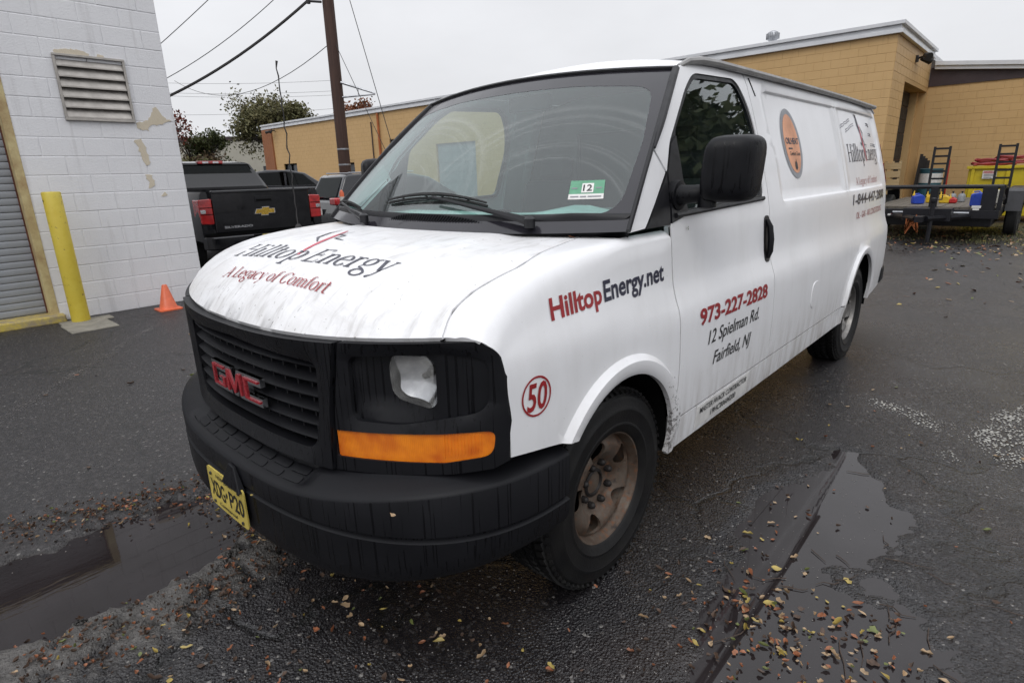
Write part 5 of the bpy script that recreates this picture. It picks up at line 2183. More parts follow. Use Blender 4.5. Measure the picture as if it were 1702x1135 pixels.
place_serif(mb, 'Hilltop', HLP, (-.436, -.640), (.030, -.620), .118, -.10)
mb.build('bonnet_lettering', VAN, smooth=0, fix=False)
mb = MB().use('lettering_navy')
place_serif(mb, 'Energy', HLP, (.066, -.622), (.520, -.598), .118, -.10)
mb.build('bonnet_lettering', VAN, smooth=0, fix=False)
mb = MB().use('lettering_red')
place_serif(mb, 'A Legacy of Comfort', HLP, (-.275, -.758), (.400, -.732), .048, -.05)
mb.build('bonnet_lettering', VAN, smooth=0, fix=False)
mb = MB().use('lettering_pink')
ribbon(mb, HLP, [(-.02, -.58), (-.06, -.52), (-.12, -.42), (-.19, -.31), (-.26, -.21)], [.010, .016, .022, .018, .008])
mb.use('lettering_navy')
ribbon(mb, lambda x, y: HLP(x, y, .0004), [(-.14, -.43), (-.235, -.37), (-.30, -.27), (-.32, -.20)], [.004, .013, .013, .004])
ribbon(mb, lambda x, y: HLP(x, y, .0006), [(-.03, -.38), (-.12, -.36), (-.14, -.30), (-.20, -.29), (-.19, -.22)], [.004, .012, .012, .012, .004])
mb.build('logo_ribbon', VAN, smooth=0, fix=False)

# ---- wheels
def wheel(x, y, s, rim_mat, hub_mat, tone):
    w = bpy.data.objects.new('wheel', None)
    COL.objects.link(w)
    w.parent = VAN
    w.location = (x, y, .374)
    if s < 0:
        w.rotation_euler = (0, 0, math.pi)
    mb = MB().use('tyre_rubber')
    pr = [(.200, -.088), (.215, -.108), (.250, -.119), (.300, -.1245), (.340, -.117), (.362, -.103), (.372, -.090), (.3745, -.06), (.3748, -.055), (.367, -.052), (.367, -.042), (.3755, -.039), (.376, -.004), (.368, -.003), (.368, .003), (.376, .004), (.3755, .039), (.367, .042), (.367, .052), (.3748, .055), (.3745, .06),
          (.372, .090), (.362, .103), (.352, .1105), (.350, .113), (.343, .1155), (.338, .1165), (.312, .1235), (.309, .1255), (.302, .1260), (.299, .1245), (.256, .1200), (.253, .1215), (.247, .1215), (.244, .119), (.222, .1115), (.215, .104), (.205, .090)]
    mb.lathe(pr, 96, 'x')
    mb.build('tyre', w, smooth=30, fix=True)
    mb = MB().use('tyre_rubber')
    for k in range(66):
        a = 2 * math.pi * k / 66
        for (xx, off, ww) in ((.079, 0, .032), (-.079, .5, .032), (.022, .25, .030), (-.022, .75, .030)):
            a2 = a + off * 2 * math.pi / 66
            R3 = Matrix.Rotation(a2, 3, 'X')
            mb.box(R3 @ Vector((xx, 0, .3765)), (ww, .024, .010), R3 @ Matrix.Rotation(.35 if abs(xx) > .05 else -.5, 3, 'Z'))
        R3 = Matrix.Rotation(a, 3, 'X')
        mb.box(R3 @ Vector((.1035, 0, .3625)), (.012, .014, .018), R3 @ Matrix.Rotation(.72, 3, 'Y'))
    tag(mb.build('tread', w, smooth=0), kind='stuff')
    # rim barrel and lip
    mb = MB().use(rim_mat)
    mb.lathe([(.185, -.09), (.185, .03), (.196, .060), (.203, .085), (.209, .100), (.2185, .1045), (.2225, .101), (.2205, .092)], 64, 'x')
    rim = mb.build('rim', w, smooth=40, fix=True)
    dp = hermite([0, .058, .074, .095, .118, .140, .162, .182, .199], [.034, .036, .040, .044, .066, .080, .084, .074, .060])
    dots = []
    for k in range(5):
        a = math.pi / 2 + 2 * math.pi * k / 5 + .25
        ca, sa = math.cos(a), math.sin(a)
        hole = []
        for j in range(20):
            b = 2 * math.pi * j / 20
            r_ = .149 + .036 * math.sin(b)
            wd = (.042 + .012 * math.sin(b)) * math.copysign(abs(math.cos(b)) ** .8, math.cos(b))
            hole.append((r_ * ca - wd * sa, r_ * sa + wd * ca))
        dots.append(hole)
    patch('disc', arc(0, 0, .198, 0, 2 * math.pi * .999, 60)[:-1], lambda a, b: (dp(math.hypot(a, b)), a, b), .012, rim_mat, rim, holes=dots, flange=None, hole_flange=lambda a, b: (dp(math.hypot(a, b)) - .012, a * .992, b * .992), smooth=50)
    mb = MB().use('gap_black').lathe([(.182, -.02), (0, -.02)], 40, 'x')
    mb.build('brake_backing', w, fix=False)
    mb = MB().use(hub_mat)
    if tone:
        mb.lathe([(.058, .03), (.056, .072), (.050, .080), (.0, .082)], 24, 'x')
    else:
        mb.lathe([(.058, .030), (.056, .040), (.046, .044), (.040, .030), (0, .028)], 24, 'x')
    for k in range(8):
        a = 2 * math.pi * (k + .5) / 8
        mb.lathe([(.0135, .0), (.0135, .016), (.011, .023), (.006, .027), (0, .028)], 8, 'x', (dp(.083) - .002, .083 * math.cos(a), .083 * math.sin(a)))
    mb.build('hub', w, smooth=35)


wheel(.842, .012, 1, 'rusty_steel', 'hub_dark', 0)
wheel(-.842, .012, -1, 'rusty_steel', 'hub_dark', 0)
wheel(.840, 3.45, 1, 'steel_wheel', 'steel_wheel', 1)
wheel(-.840, 3.45, -1, 'steel_wheel', 'steel_wheel', 1)

# ---- cab interior
mb = MB().use('dash_grey')
mb.grid(lambda s, v: (s * .86, (.16 + .46 * v) - .17 * (1 - s * s) * (1 - v), 1.272 + .060 * v - .022 * v * v + .045 * math.exp(-((s - .45) / .22) ** 2) * v), np.linspace(-1, 1, 21), np.linspace(0, 1, 8))
mb.add([(x, .62, z) for x in (-.86, .86) for z in (1.31, .8)], [(0, 1, 3, 2)])
mb.build('dashboard', VAN, fix=False)
mb = MB().use('leather_grey')
R3 = Matrix.Rotation(rad(-32), 3, 'X')
mb.tube([Vector((.42, .70, 1.16)) + R3 @ Vector((.185 * math.cos(a), 0, .185 * math.sin(a))) for a in [2 * math.pi * k / 28 for k in range(29)]], .016, 8, False)
mb.tube([(.42, .50, 1.10), (.42, .69, 1.155)], [.04, .055], 10)
for a in (.3, math.pi - .3, -math.pi / 2):
    mb.tube([(.42, .69, 1.155), Vector((.42, .70, 1.16)) + R3 @ Vector((.18 * math.cos(a), 0, .18 * math.sin(a)))], .014, 6)
mb.build('steering_wheel', VAN)
for sx in (.45, -.45):
    mb = MB().use('seat_cloth')
    mb.box((sx, 1.20, .86), (.50, .50, .16))
    mb.box((sx, 1.44, 1.15), (.44, .15, .60), Matrix.Rotation(rad(-12), 3, 'X'))
    mb.box((sx, 1.51, 1.52), (.24, .09, .15), Matrix.Rotation(rad(-8), 3, 'X'))
    mb.build('seat', VAN, bevel=.04)
mb = MB().use('cream_trim')
for s in (1, -1):
    mb.prism([(s * x, z) for x, z in ((.42, .6), (.90, .6), (.90, 1.25), (.71, 1.90), (.42, 1.96))], lambda x, z: (x, 1.70, z), lambda x, z: (x, 1.73, z))
for q in (((-.42, 1.70, .6), (.42, 1.73, 1.12)), ((-.42, 1.70, 1.74), (.42, 1.73, 1.96))):
    mb.box2(*q)
mb.build('bulkhead', VAN, smooth=0)
mb = MB().use('gap_grey')
mb.box2((-.42, 1.72, 1.12), (.42, 1.725, 1.74))
mb.build('bulkhead_mesh', VAN, smooth=0)
mb = MB().use('seat_cloth').box2((-.85, .3, .58), (.85, 1.7, .62))
mb.build('cab_floor', VAN, smooth=0)
mb = MB().use('black_satin')
mb.box((0, .72, 1.83), (.26, .03, .07))
mb.tube([(0, .70, 1.86), (0, .66, 1.93)], .012, 6)
mb.build('rear_view_mirror', VAN, bevel=.01)

# ---- aerial on the far wing
mb = MB().use('wire_black')
pts = [(-.897, -.10, 1.255)]
for k in range(1, 25):
    q = k / 24
    pts.append((-.897 + .004 * math.sin(k * 1.9) - .012 * q, -.10 + .004 * math.cos(k * 2.3), 1.255 + .80 * q))
mb.tube(pts, [.006] + [.0026 + .0009 * (k % 2) for k in range(23)] + [.006], 6)
mb.lathe([(.020, 0), (.016, .02), (.008, .03), (0, .03)], 10, 'z', (-.897, -.10, 1.250))
mb.build('aerial', VAN)

# ================================================================== STREET FURNITURE BY THE WHITE BUILDING
BO_ = thing('bollard', 'yellow painted steel bollard beside the roller door', 'bollard', (-6.05, -.17, 0))
mb = MB().use('yellow_paint').lathe([(.088, 0), (.090, .03), (.0885, .5), (.088, 1.44), (.080, 1.452), (.0, 1.455)], 28, 'z')
mb.build('post', BO_)
mb = MB().use('gap_black').tube([(.02, -.0885, 1.36), (.02, -.0895, 1.36)], .012, 8)
mb.build('bolt_hole', BO_)
mb = MB().use('concrete').box2((.11, -.22, 0), (.62, .22, .020)).box2((-.09, -.20, 0), (.108, .30, .024))
tag(mb.build('concrete_pad', None, smooth=0, bevel=.008, loc=(-6.05, -.17, 0)), 'worn concrete pad at the foot of the yellow bollard', 'concrete pad')

CO = thing('traffic_cone', 'small plain orange cone against the white block wall', 'traffic cone', (-5.93, .71, 0))
mb = MB().use('orange_plastic').lathe([(.105, .022), (.098, .03), (.030, .305), (.024, .312), (0, .312)], 24, 'z')
mb.build('cone_body', CO)
P_ = roundpoly([(-.13, -.13), (.13, -.13), (.13, .13), (-.13, .13)], .03)
mb = MB().use('orange_plastic').prism(P_, lambda x, y: (x, y, 0), lambda x, y: (x, y, .022))
mb.build('cone_base', CO, smooth=0, bevel=.004)

DL = thing('delineator_post', 'orange delineator tube with white bands beside the utility pole', 'delineator', (-9.75, 5.70, 0))
mb = MB().use('orange_plastic').lathe([(.09, 0), (.085, .05), (.05, .07), (.05, 1.20), (.02, 1.26), (0, 1.27)], 16, 'z')
mb.build('tube', DL)
mb = MB().use('white_band').lathe([(.0525, .82), (.0525, .92)], 16, 'z').lathe([(.0525, 1.02), (.0525, 1.12)], 16, 'z')
mb.build('reflective_band', DL, fix=False)

# ================================================================== UTILITY POLE AND WIRES
PO = thing('utility_pole', 'dark brown wooden utility pole with a triangular bracket', 'utility pole', (-12.40, 7.56, 0))
mb = MB().use('pole_wood').tube([(-.03, 0, 0), (-.06, .02, 3), (-.10, .05, 6.2), (-.16, .09, 11)], [.165, .155, .145, .12], 16)
mb.build('shaft', PO)
mb = MB().use('galvanised')
A_ = Vector((.06, .08, 3.93))
mb.tube([A_, A_ + Vector((.70, .55, -.30))], [.035, .020], 8)
mb.tube([A_ + Vector((0, 0, -.36)), A_ + Vector((.70, .55, -.32))], [.026, .018], 8)
mb.tube([A_ + Vector((-.03, 0, .05)), A_ + Vector((-.03, 0, -.45))], .022, 6)
mb.tube([A_ + Vector((.35, .27, -.17)), A_ + Vector((.35, .27, -.33))], .012, 6)
mb.build('bracket', PO)
mb = MB().use('galvanised')
for z in (1.85, 2.25):
    mb = MB().use('galvanised').lathe([(.163, z), (.166, z + .02), (.163, z + .04)], 16, 'z', (-.05, .015, 0))
    mb.build('steel_strap', PO, fix=False)
mb = MB().use('wire_black').tube([(-.10, -.15, 5.8), (-.45, -.30, 5.86)], .03, 6).lathe([(.05, 5.8), (.06, 5.9), (.03, 5.98), (0, 5.99)], 10, 'z', (-.45, -.30, 0))
mb.build('insulator', PO)


def wire(a, b, sag, r, label, group=None, n=18):
    a, b = Vector(a), Vector(b)
    mb = MB().use('wire_black')
    mb.tube([a.lerp(b, k / n) - Vector((0, 0, sag * 4 * (k / n) * (1 - k / n))) for k in range(n + 1)], r, 5)
    o = mb.build('overhead_wire', None)
    tag(o, label, 'wire', group)


K_ = (-12.85, 7.26, 5.88)
def ext(p, q, k):
    p, q = Vector(p), Vector(q)
    return tuple(p + (q - p) * k)
wire(K_, ext(K_, (-15.48, 4.54, 4.03), 1.5), .35, .035, 'thick black bundled cable sagging from the pole over the white building')
wire((-12.9, 7.3, 6.6), ext((-12.9, 7.3, 6.6), (-15.6, 4.58, 4.44), 1.4), .35, .010, 'thin wire sagging just above the thick bundled cable')
wire((-12.9, 7.3, 7.9), ext((-12.9, 7.3, 7.9), (-15.81, 4.65, 5.11), 1.4), .12, .010, 'thin wire highest over the roof of the white building')
wire((-12.45, 7.5, 4.85), (-28.5, 9.4, 6.0), .9, .010, 'thin wire running left from the pole above the bushy tree')
wire((-12.2, 7.7, 7.2), (-11.05, 8.25, 2.0), 0, .010, 'steel guy wire slanting from the pole top to the ground by the van', n=6)
wire((-12.35, 7.6, 4.85), (-10.95, 7.95, 2.0), 0, .008, 'thin guy wire just below the pole bracket', n=6)
for k, (z0, z1) in enumerate(((8.55, 8.6), (7.75, 7.7), (7.55, 7.35), (5.5, 6.2))):
    wire((-70, 12, z0 + 3.0), (-48.5, 30.4, z1 + 1.6), .5, .012, 'distant wire crossing the sky behind the pole', 'distant wires behind the utility pole')

# ================================================================== VEHICLES
def small_wheel(par, x, y, r, w, s, rim='alloy', loc_z=None):
    o = bpy.data.objects.new('wheel', None)
    COL.objects.link(o)
    o.parent = par
    o.location = (x, y, r if loc_z is None else loc_z)
    if s < 0:
        o.rotation_euler = (0, 0, math.pi)
    mb = MB().use('rubber_black').lathe([(r * .62, -w / 2), (r * .92, -w / 2), (r, -w * .36), (r, w * .36), (r * .92, w / 2), (r * .62, w / 2), (r * .60, w * .3)], 32, 'x')
    mb.build('tyre', o)
    mb = MB().use(rim).lathe([(r * .61, w * .42), (r * .56, w * .36), (r * .25, w * .22), (0, w * .30)], 24, 'x')
    for k in range(5):
        a = 2 * math.pi * k / 5
        mb.box((w * .36, r * .36 * math.cos(a), r * .36 * math.sin(a)), (.03, r * .16, r * .5), Matrix.Rotation(a - math.pi / 2, 3, 'X'))
    mb.build('rim', o, fix=False)
    return o


# pickup with its tailgate towards the camera; local x right, y forward
PK = thing('pickup_truck', 'black pickup truck with gold bow-tie on its tailgate beside the white building', 'pickup truck', (-7.543, 2.853, 0), rad(177 - 90))
mb = MB().use('car_black')
sect = [(.93, .55), (.99, .62), (1.0, .95), (.985, 1.20), (.955, 1.33), (.93, 1.365), (.86, 1.365), (.85, 1.33), (.85, .80)]
for s in (1, -1):
    n = len(sect)
    ysb = [.0, .06, .5, 1.2, 1.95]
    vs = [(s * x * (1 - .012 * (y < .03)), y, z) for y in ysb for (x, z) in sect]
    fs = [(j * n + i, j * n + i + 1, (j + 1) * n + i + 1, (j + 1) * n + i) for j in range(len(ysb) - 1) for i in range(n - 1)]
    fs += [tuple(range(n)), tuple((len(ysb) - 1) * n + i for i in range(n))]
    mb.add(vs, fs)
mb.box2((-.85, .02, .74), (.85, 1.95, .80))
mb.box2((-.86, 1.86, .80), (.86, 1.95, 1.345))
mb.build('bed', PK)
# arch cut-outs are shown by dark liners proud of the flank
for (yy) in (1.15, 4.85):
    for s in (1, -1):
        mb = MB().use('gap_black').lathe([(.47, .0), (.47, .004), (0, .004)], 24, 'x', (0, 0, 0))
        o = mb.build('wheel_arch', PK, fix=False)
        o.location = (s * 1.003, yy, .46)
        if s < 0:
            o.rotation_euler = (0, 0, math.pi)
mb = MB().use('car_black')
tgp = roundpoly([(-.785, .735), (.785, .735), (.785, 1.375), (-.785, 1.375)], .03)
mb.prism(tgp, lambda x, z: (x, -.012 - .016 * sstep(1.1, 1.37, z), z), lambda x, z: (x, .06, z))
mb.box2((-.785, -.052, 1.335), (.785, .05, 1.378))
TG = mb.build('tailgate', PK, smooth=30, bevel=.012)
mb = MB().use('black_satin').box2((-.14, -.036, 1.185), (.14, -.022, 1.275))
mb.build('handle', TG, smooth=0, bevel=.004)
mb = MB().use('gap_black').box2((-.125, -.0385, 1.195), (.125, -.0362, 1.225))
mb.build('handle_recess', TG, smooth=0)
mb = MB().use('chrome')
bt = [(-.155, -.032), (-.055, -.032), (-.055, -.058), (.055, -.058), (.055, -.032), (.155, -.032), (.140, .032), (.055, .032), (.055, .058), (-.055, .058), (-.055, .032), (-.140, .032)]
bt = [(x + .25 * z, z) for x, z in bt]
mb.prism([(x * 1.09, z * 1.2) for x, z in bt], lambda x, z: (x, -.028, 1.035 + z), lambda x, z: (x, -.046, 1.035 + z))
bw = mb.build('emblem', TG, smooth=0)
mb = MB().use('gold').prism(bt, lambda x, z: (x, -.0462, 1.035 + z), lambda x, z: (x, -.052, 1.035 + z))
mb.build('emblem_face', bw, smooth=0)
mb = MB().use('chrome')
place_text(mb, 'SILVERADO', lambda x, z: (x, -.0145, z), (-.66, .800), (-.22, .800), .036, .03)
mb.build('lettering', TG, smooth=0, fix=False)
for s in (1, -1):
    mb = MB().use('red_lens')
    P_ = roundpoly([(.795, .875), (.985, .885), (.990, 1.25), (.795, 1.262)], .03)
    mb.prism(P_, lambda x, z: (s * x, -.018, z), lambda x, z: (s * (x + .012), .22, z))
    tl = mb.build('tail_light', PK, smooth=30, bevel=.012)
    mb = MB().use('lamp_silver').box2((s * .90, -.0225, 1.045), (s * .975, -.018, 1.10))
    mb.build('reversing_lamp', tl, smooth=0, bevel=.002)
    mb = MB().use('gap_black')
    for z in (1.025, 1.125):
        mb.box2((s * .80, -.0215, z), (s * .985, -.0195, z + .010))
    mb.build('lamp_divider', tl, smooth=0)
mb = MB().use('car_black')
bp = [(-.99, .06), (-.97, -.10), (-.86, -.16), (.86, -.16), (.97, -.10), (.99, .06)]
mb.prism(bp, lambda x, y: (x, y, .49), lambda x, y: (x, y, .69))
BM = mb.build('rear_bumper', PK, smooth=30, bevel=.02)
mb = MB().use('gap_black')
mb.box2((-.95, -.02, .69), (.95, .05, .735))
mb.box2((-.28, -.168, .52), (.28, -.158, .685))
mb.build('bumper_step', BM, smooth=0)
mb = MB().use('plate_yellow').box2((-.152, -.176, .535), (.152, -.170, .682))
pl_ = mb.build('number_plate', PK, smooth=0)
mb = MB().use('lettering_black')
for k in range(6):
    mb.box2((-.12 + .042 * k, -.1775, .575), (-.095 + .042 * k, -.1765, .64))
mb.build('plate_characters', pl_, smooth=0)
# cab
mb = MB().use('car_black')
cabs = [(1.955, .985, .915, 1.30, 1.42), (2.00, .985, .90, 1.34, 1.50), (2.16, .98, .72, 1.36, 1.855), (2.42, .98, .70, 1.36, 1.885), (3.6, .98, .70, 1.36, 1.885), (3.95, .98, .72, 1.34, 1.83), (4.55, .97, .86, 1.24, 1.33)]
vs, n = [], 8
for (y, wb, wr, zb, zr) in cabs:
    vs += [(-.96, y, .55), (-wb, y, .7), (-wb * .985, y, zb), (-wr, y, zr - .03), (-wr + .08, y, zr), (wr - .08, y, zr), (wr, y, zr - .03), (wb * .985, y, zb), (wb, y, .7), (.96, y, .55)]
n = 10
fs = [(j * n + i, j * n + (i + 1) % n, (j + 1) * n + (i + 1) % n, (j + 1) * n + i) for j in range(len(cabs) - 1) for i in range(n)]
fs += [tuple(range(n)), tuple((len(cabs) - 1) * n + i for i in range(n))]
mb.add(vs, fs)
CABO = mb.build('cab', PK, smooth=50)
mb = MB().use('car_black')
mb.prism([(4.5, .55), (5.75, .55), (5.80, .75), (5.72, 1.12), (5.5, 1.20), (4.5, 1.28)], lambda y, z: (-.97, y, z), lambda y, z: (.97, y, z))
mb.build('front_body', PK, smooth=30, bevel=.05)
mb = MB().use('dark_glass')
mb.add([(x * k, y, z) for x in (-1, 1) for (k, y, z) in ((.80, 1.985, 1.43), (.665, 2.125, 1.80))], [(0, 2, 3, 1)])
mb.build('rear_window', PK, smooth=0, fix=False)
mb = MB().use('gap_black')
mb.add([(x * k, y, z) for x in (-1, 1) for (k, y, z) in ((.84, 1.985, 1.40), (.685, 2.138, 1.825))], [(0, 2, 3, 1)])
mb.build('rear_window_seal', PK, smooth=0, fix=False)
mb = MB().use('red_lens').box2((-.22, 2.12, 1.835), (.22, 2.24, 1.885))
hb_ = mb.build('high_brake_light', PK, smooth=0, bevel=.01)
mb = MB().use('lamp_silver').box2((-.14, 2.114, 1.845), (-.04, 2.12, 1.876)).box2((.04, 2.114, 1.845), (.14, 2.12, 1.876))
mb.build('cargo_lamp', hb_, smooth=0)
for s in (1, -1):
    mb = MB().use('dark_glass')
    mb.add([(s * 1.0 * x, y, z) for (x, y, z) in ((.972, 2.25, 1.38), (.972, 3.95, 1.38), (.735, 3.72, 1.80), (.735, 2.50, 1.80))], [(0, 1, 2, 3)])
    mb.build('side_window', PK, smooth=0, fix=False)
    small_wheel(PK, s * .87, 1.15, .40, .27, s)
    small_wheel(PK, s * .87, 4.85, .40, .27, s)
    mb = MB().use('black_satin').box((s * 1.12, 3.75, 1.32), (.20, .10, .22))
    mb.build('wing_mirror', PK, bevel=.03)


def car(name, label, loc, heading, prof_low, prof_top, W_, mat, lights, wheels, wr, cat='car', roof_in=.16, side_glass=()):
    c = thing(name, label, cat, loc, rad(heading - 90))
    mb = MB().use(mat)
    ny = 14
    def half(k):
        return W_ / 2 * (1 - .05 * abs(k) ** 3)
    mb.prism(prof_low, lambda y, z: (-W_ / 2, y, z), lambda y, z: (W_ / 2, y, z))
    mb.build('body', c, smooth=30, bevel=.07)
    mb = MB().use(mat)
    zb = min(z for y, z in prof_top)
    zt = max(z for y, z in prof_top)
    f_ = lambda s: (lambda y, z: (s * (W_ / 2 - .02 - roof_in * (z - zb) / (zt - zb)), y, z))
    mb.prism(prof_top, f_(-1), f_(1))
    mb.build('roof', c, smooth=30, bevel=.04)
    for s in (1, -1):
        for q in side_glass:
            mb = MB().use('dark_glass')
            mb.add([tuple(Vector(f_(s)(y, z)) + Vector((s * .006, 0, 0))) for y, z in q], [tuple(range(len(q)))])
            mb.build('side_window', c, smooth=0, fix=False)
        for y in wheels:
            small_wheel(c, s * (W_ / 2 - .11), y, wr, .22, s)
            mb = MB().use('gap_black').lathe([(wr * 1.15, .0), (wr * 1.15, .004), (0, .004)], 24, 'x')
            o = mb.build('wheel_arch', c, fix=False)
            o.location = (s * (W_ / 2 - .001), y, wr)
            if s < 0:
                o.rotation_euler = (0, 0, math.pi)
        for (a, b_, m_) in lights:
            mb = MB().use(m_)
            mb.box2((s * (W_ / 2 - .36), a[0], a[1]), (s * (W_ / 2 + .012), b_[0], b_[1]))
            mb.build('tail_light' if m_ == 'red_lens' else 'headlight', c, bevel=.03)
    return c


SV = car('parked_suv', 'dark small crossover with wide red tail light parked behind the utility pole', (-11.45, 6.15, 0), 82,
         [(.02, .35), (4.45, .35), (4.5, .62), (4.35, .86), (3.5, 1.04), (.16, 1.06), (.04, .95), (-.04, .62)],
         [(.10, 1.05), (3.52, 1.03), (2.72, 1.50), (2.2, 1.60), (1.2, 1.635), (.45, 1.60), (.36, 1.565)], 1.84, 'car_charcoal',
         [((-.02, .90), (.30, 1.07), 'red_lens'), ((4.2, .72), (4.42, .86), 'lamp_silver')], (.85, 3.55), .345,
         side_glass=[[(.75, 1.10), (1.55, 1.09), (1.60, 1.54), (1.0, 1.53)], [(1.63, 1.09), (2.95, 1.07), (2.55, 1.48), (1.68, 1.545)]])
mb = MB().use('dark_glass')
mb.add([(-.72, .095, 1.09), (.72, .095, 1.09), (.62, .335, 1.54), (-.62, .335, 1.54)], [(0, 1, 2, 3)])
mb.build('rear_window', SV, smooth=0, fix=False)
mb = MB().use('chrome').tube([(.93, 1.65, 1.07), (.925, .8, 1.09), (.90, .55, 1.22)], .014, 6)
mb.build('window_trim', SV)
mb = MB().use('galvanised').tube([(.66, .5, 1.64), (.66, 2.3, 1.645)], .018, 6).tube([(-.66, .5, 1.64), (-.66, 2.3, 1.645)], .018, 6)
mb.build('roof_rail', SV)
mb = MB().use('sign_white').box2((-.15, -.060, .66), (.15, -.048, .80))
mb.build('number_plate', SV, smooth=0)

P2 = car('pickup_truck', 'dark grey crew cab pickup parked sideways before the tan wall', (-18.9, 5.6, 0), 72,
         [(.0, .45), (5.6, .45), (5.7, .8), (5.6, 1.12), (4.3, 1.30), (1.95, 1.32), (.0, 1.32)],
         [(1.98, 1.30), (4.35, 1.28), (3.70, 1.74), (3.2, 1.84), (2.5, 1.85), (2.1, 1.78)], 2.0, 'car_charcoal',
         [((-.02, .95), (.12, 1.27), 'red_lens'), ((5.5, .85), (5.66, 1.05), 'lamp_silver')], (1.2, 4.6), .40, 'pickup truck',
         side_glass=[[(2.16, 1.36), (3.0, 1.35), (3.02, 1.78), (2.25, 1.76)], [(3.06, 1.35), (4.02, 1.33), (3.62, 1.70), (3.10, 1.78)]])
C3 = car('parked_car', 'low black car partly hidden behind the black pickup truck', (-19.9, 5.0, 0), 80,
         [(.02, .30), (4.6, .30), (4.65, .60), (4.5, .80), (3.6, .96), (.30, 1.02), (.05, .92)],
         [(.45, 1.0), (3.6, .94), (2.7, 1.42), (2.2, 1.50), (1.5, 1.50), (1.0, 1.38)], 1.82, 'car_black',
         [((-.01, .76), (.2, .90), 'red_lens')], (.9, 3.7), .33,
         side_glass=[[(1.05, 1.04), (1.85, 1.03), (1.88, 1.44), (1.3, 1.36)], [(1.92, 1.03), (3.2, 1.0), (2.6, 1.36), (1.96, 1.44)]])

# ================================================================== TRAILER AND YARD CLUTTER
TR = thing('flatbed_trailer', 'black equipment trailer with two upright ramps parked by the tan building', 'trailer', (.25, 12.6, 0))
mb = MB().use('trailer_black')
mb.box2((-1.06, .0, .44), (1.06, .12, .60))
for x in (-1.0, 1.0):
    mb.box2((x - .06, .12, .46), (x + .06, 4.0, .60))
for y in (.9, 1.8, 2.7, 3.6):
    mb.box2((-.94, y, .50), (.94, y + .08, .598))
mb.build('frame', TR, smooth=0, bevel=.006)
mb = MB().use('trailer_black')
mb.tube([(-1.06, .05, 1.03), (1.06, .05, 1.03)], .038, 8)
for s in (-1, 1):
    mb.tube([(s * 1.06, .05, 1.03), (s * 1.06, 1.0, .98), (s * 1.06, 1.25, .66)], .034, 8)
mb.build('front_rail', TR)
for (x, w) in ((-1.04, .07), (0.02, .13), (.87, .22), (1.04, .07)):
    mb = MB().use('trailer_black').box2((x - w / 2, .01, .60), (x + w / 2, .085, 1.02))
    mb.build('rail_post', TR, smooth=0, bevel=.005)
mb = MB().use('deck_wood')
mb.box2((0, 0, 0), (.142, 3.95, .045))
pm = mb.mesh('plank', 0)
for k in range(14):
    link('plank', pm, TR, loc=(-1.05 + k * .1502, .13, .603 + random.uniform(-.004, .004)))
mb = MB().use('trailer_black')
for s in (-1, 1):
    mb.tube([(s * .62, .02, .48), (s * .08, -1.05, .50)], .05, 6)
mb.box((0, -1.15, .50), (.12, .30, .10))
mb.build('drawbar', TR, smooth=30)
mb = MB().use('trailer_black')
mb.box2((-.95, .35, .26), (.95, 3.6, .495))  # black box under the deck, standing in for the shade there
mb.box2((-.36, -.62, .42), (.40, -.20, .66))
mb.build('shade_and_toolbox', TR, smooth=0, bevel=.01)
mb = MB().use('galvanised').tube([(-.62, -.05, .545), (.62, -.05, .545)], .022, 8)
mb.build('winch_bar', TR)
mb = MB().use('trailer_black').lathe([(.035, .10), (.035, .78), (.05, .80), (.05, .86), (0, .87)], 10, 'z', (.14, -.92, 0))
mb.tube([(.14, -.92, .84), (.26, -.92, .84), (.26, -.92, .92)], .012, 6)
mb.box((.14, -.92, .012), (.14, .14, .02))
mb.tube([(.14, -.92, .05), (.14, -.92, .12)], .03, 8)
mb.build('jack', TR)
mb = MB().use('rust_orange')
for k in range(16):
    a = 2 * math.pi * k / 16
mb.tube([(-.16 + .10 * math.cos(k * .9), -.80, .42 + .13 * math.sin(k * 1.7) - .004 * k) for k in range(28)], .016, 5)
mb.build('safety_chain', TR)
for x in (-.60, .55):
    mb = MB().use('red_lens').box2((x - .05, -.012, .47), (x + .02, .0, .51))
    o = mb.build('marker_light', TR, smooth=0)
    mb = MB().use('sign_white').box2((x + (.021 if x > 0 else -.11), -.010, .472), (x + (.09 if x > 0 else -.051), .0, .508))
    mb.build('marker_lens', o, smooth=0)
mb = MB().use('sign_white').box2((.10, -.008, .46), (.25, 0, .55)).box2((.64, -.009, .64), (.78, .0, .685)).box2((.66, -.009, .60), (.76, .0, .632))
mb.build('sticker', TR, smooth=0)
for s in (-1, 1):
    mb = MB().use('trailer_black')
    P_ = [(1.15, .52), (1.35, .90), (1.55, .955), (3.0, .955), (3.2, .90), (3.4, .52), (3.33, .52), (3.15, .86), (2.98, .90), (1.57, .90), (1.40, .86), (1.22, .52)]
    mb.prism(P_, lambda y, z: (s * 1.075, y, z), lambda y, z: (s * 1.335, y, z))
    mb.build('mudguard', TR, smooth=0, bevel=.004)
    for y in (1.75, 2.72):
        small_wheel(TR, s * 1.20, y, .385, .21, s, 'sign_white')
for (xa, xb) in ((-.60, -.29), (.655, .96)):
    mb = MB().use('trailer_black')
    for x in (xa, xb):
        mb.box((x, 3.98, 1.24), (.05, .06, 1.24), Matrix.Rotation(rad(-3), 3, 'X'))
    rp = mb.build('loading_ramp', TR, smooth=0)
    mb = MB().use('trailer_black').box2((0, 0, 0), (xb - xa - .05, .05, .045))
    rm = mb.mesh('rung', 0)
    for k in range(7):
        link('rung', rm, rp, loc=(xa + .025, 3.955 + .052 * (k - 3) * .17, .72 + k * .178))


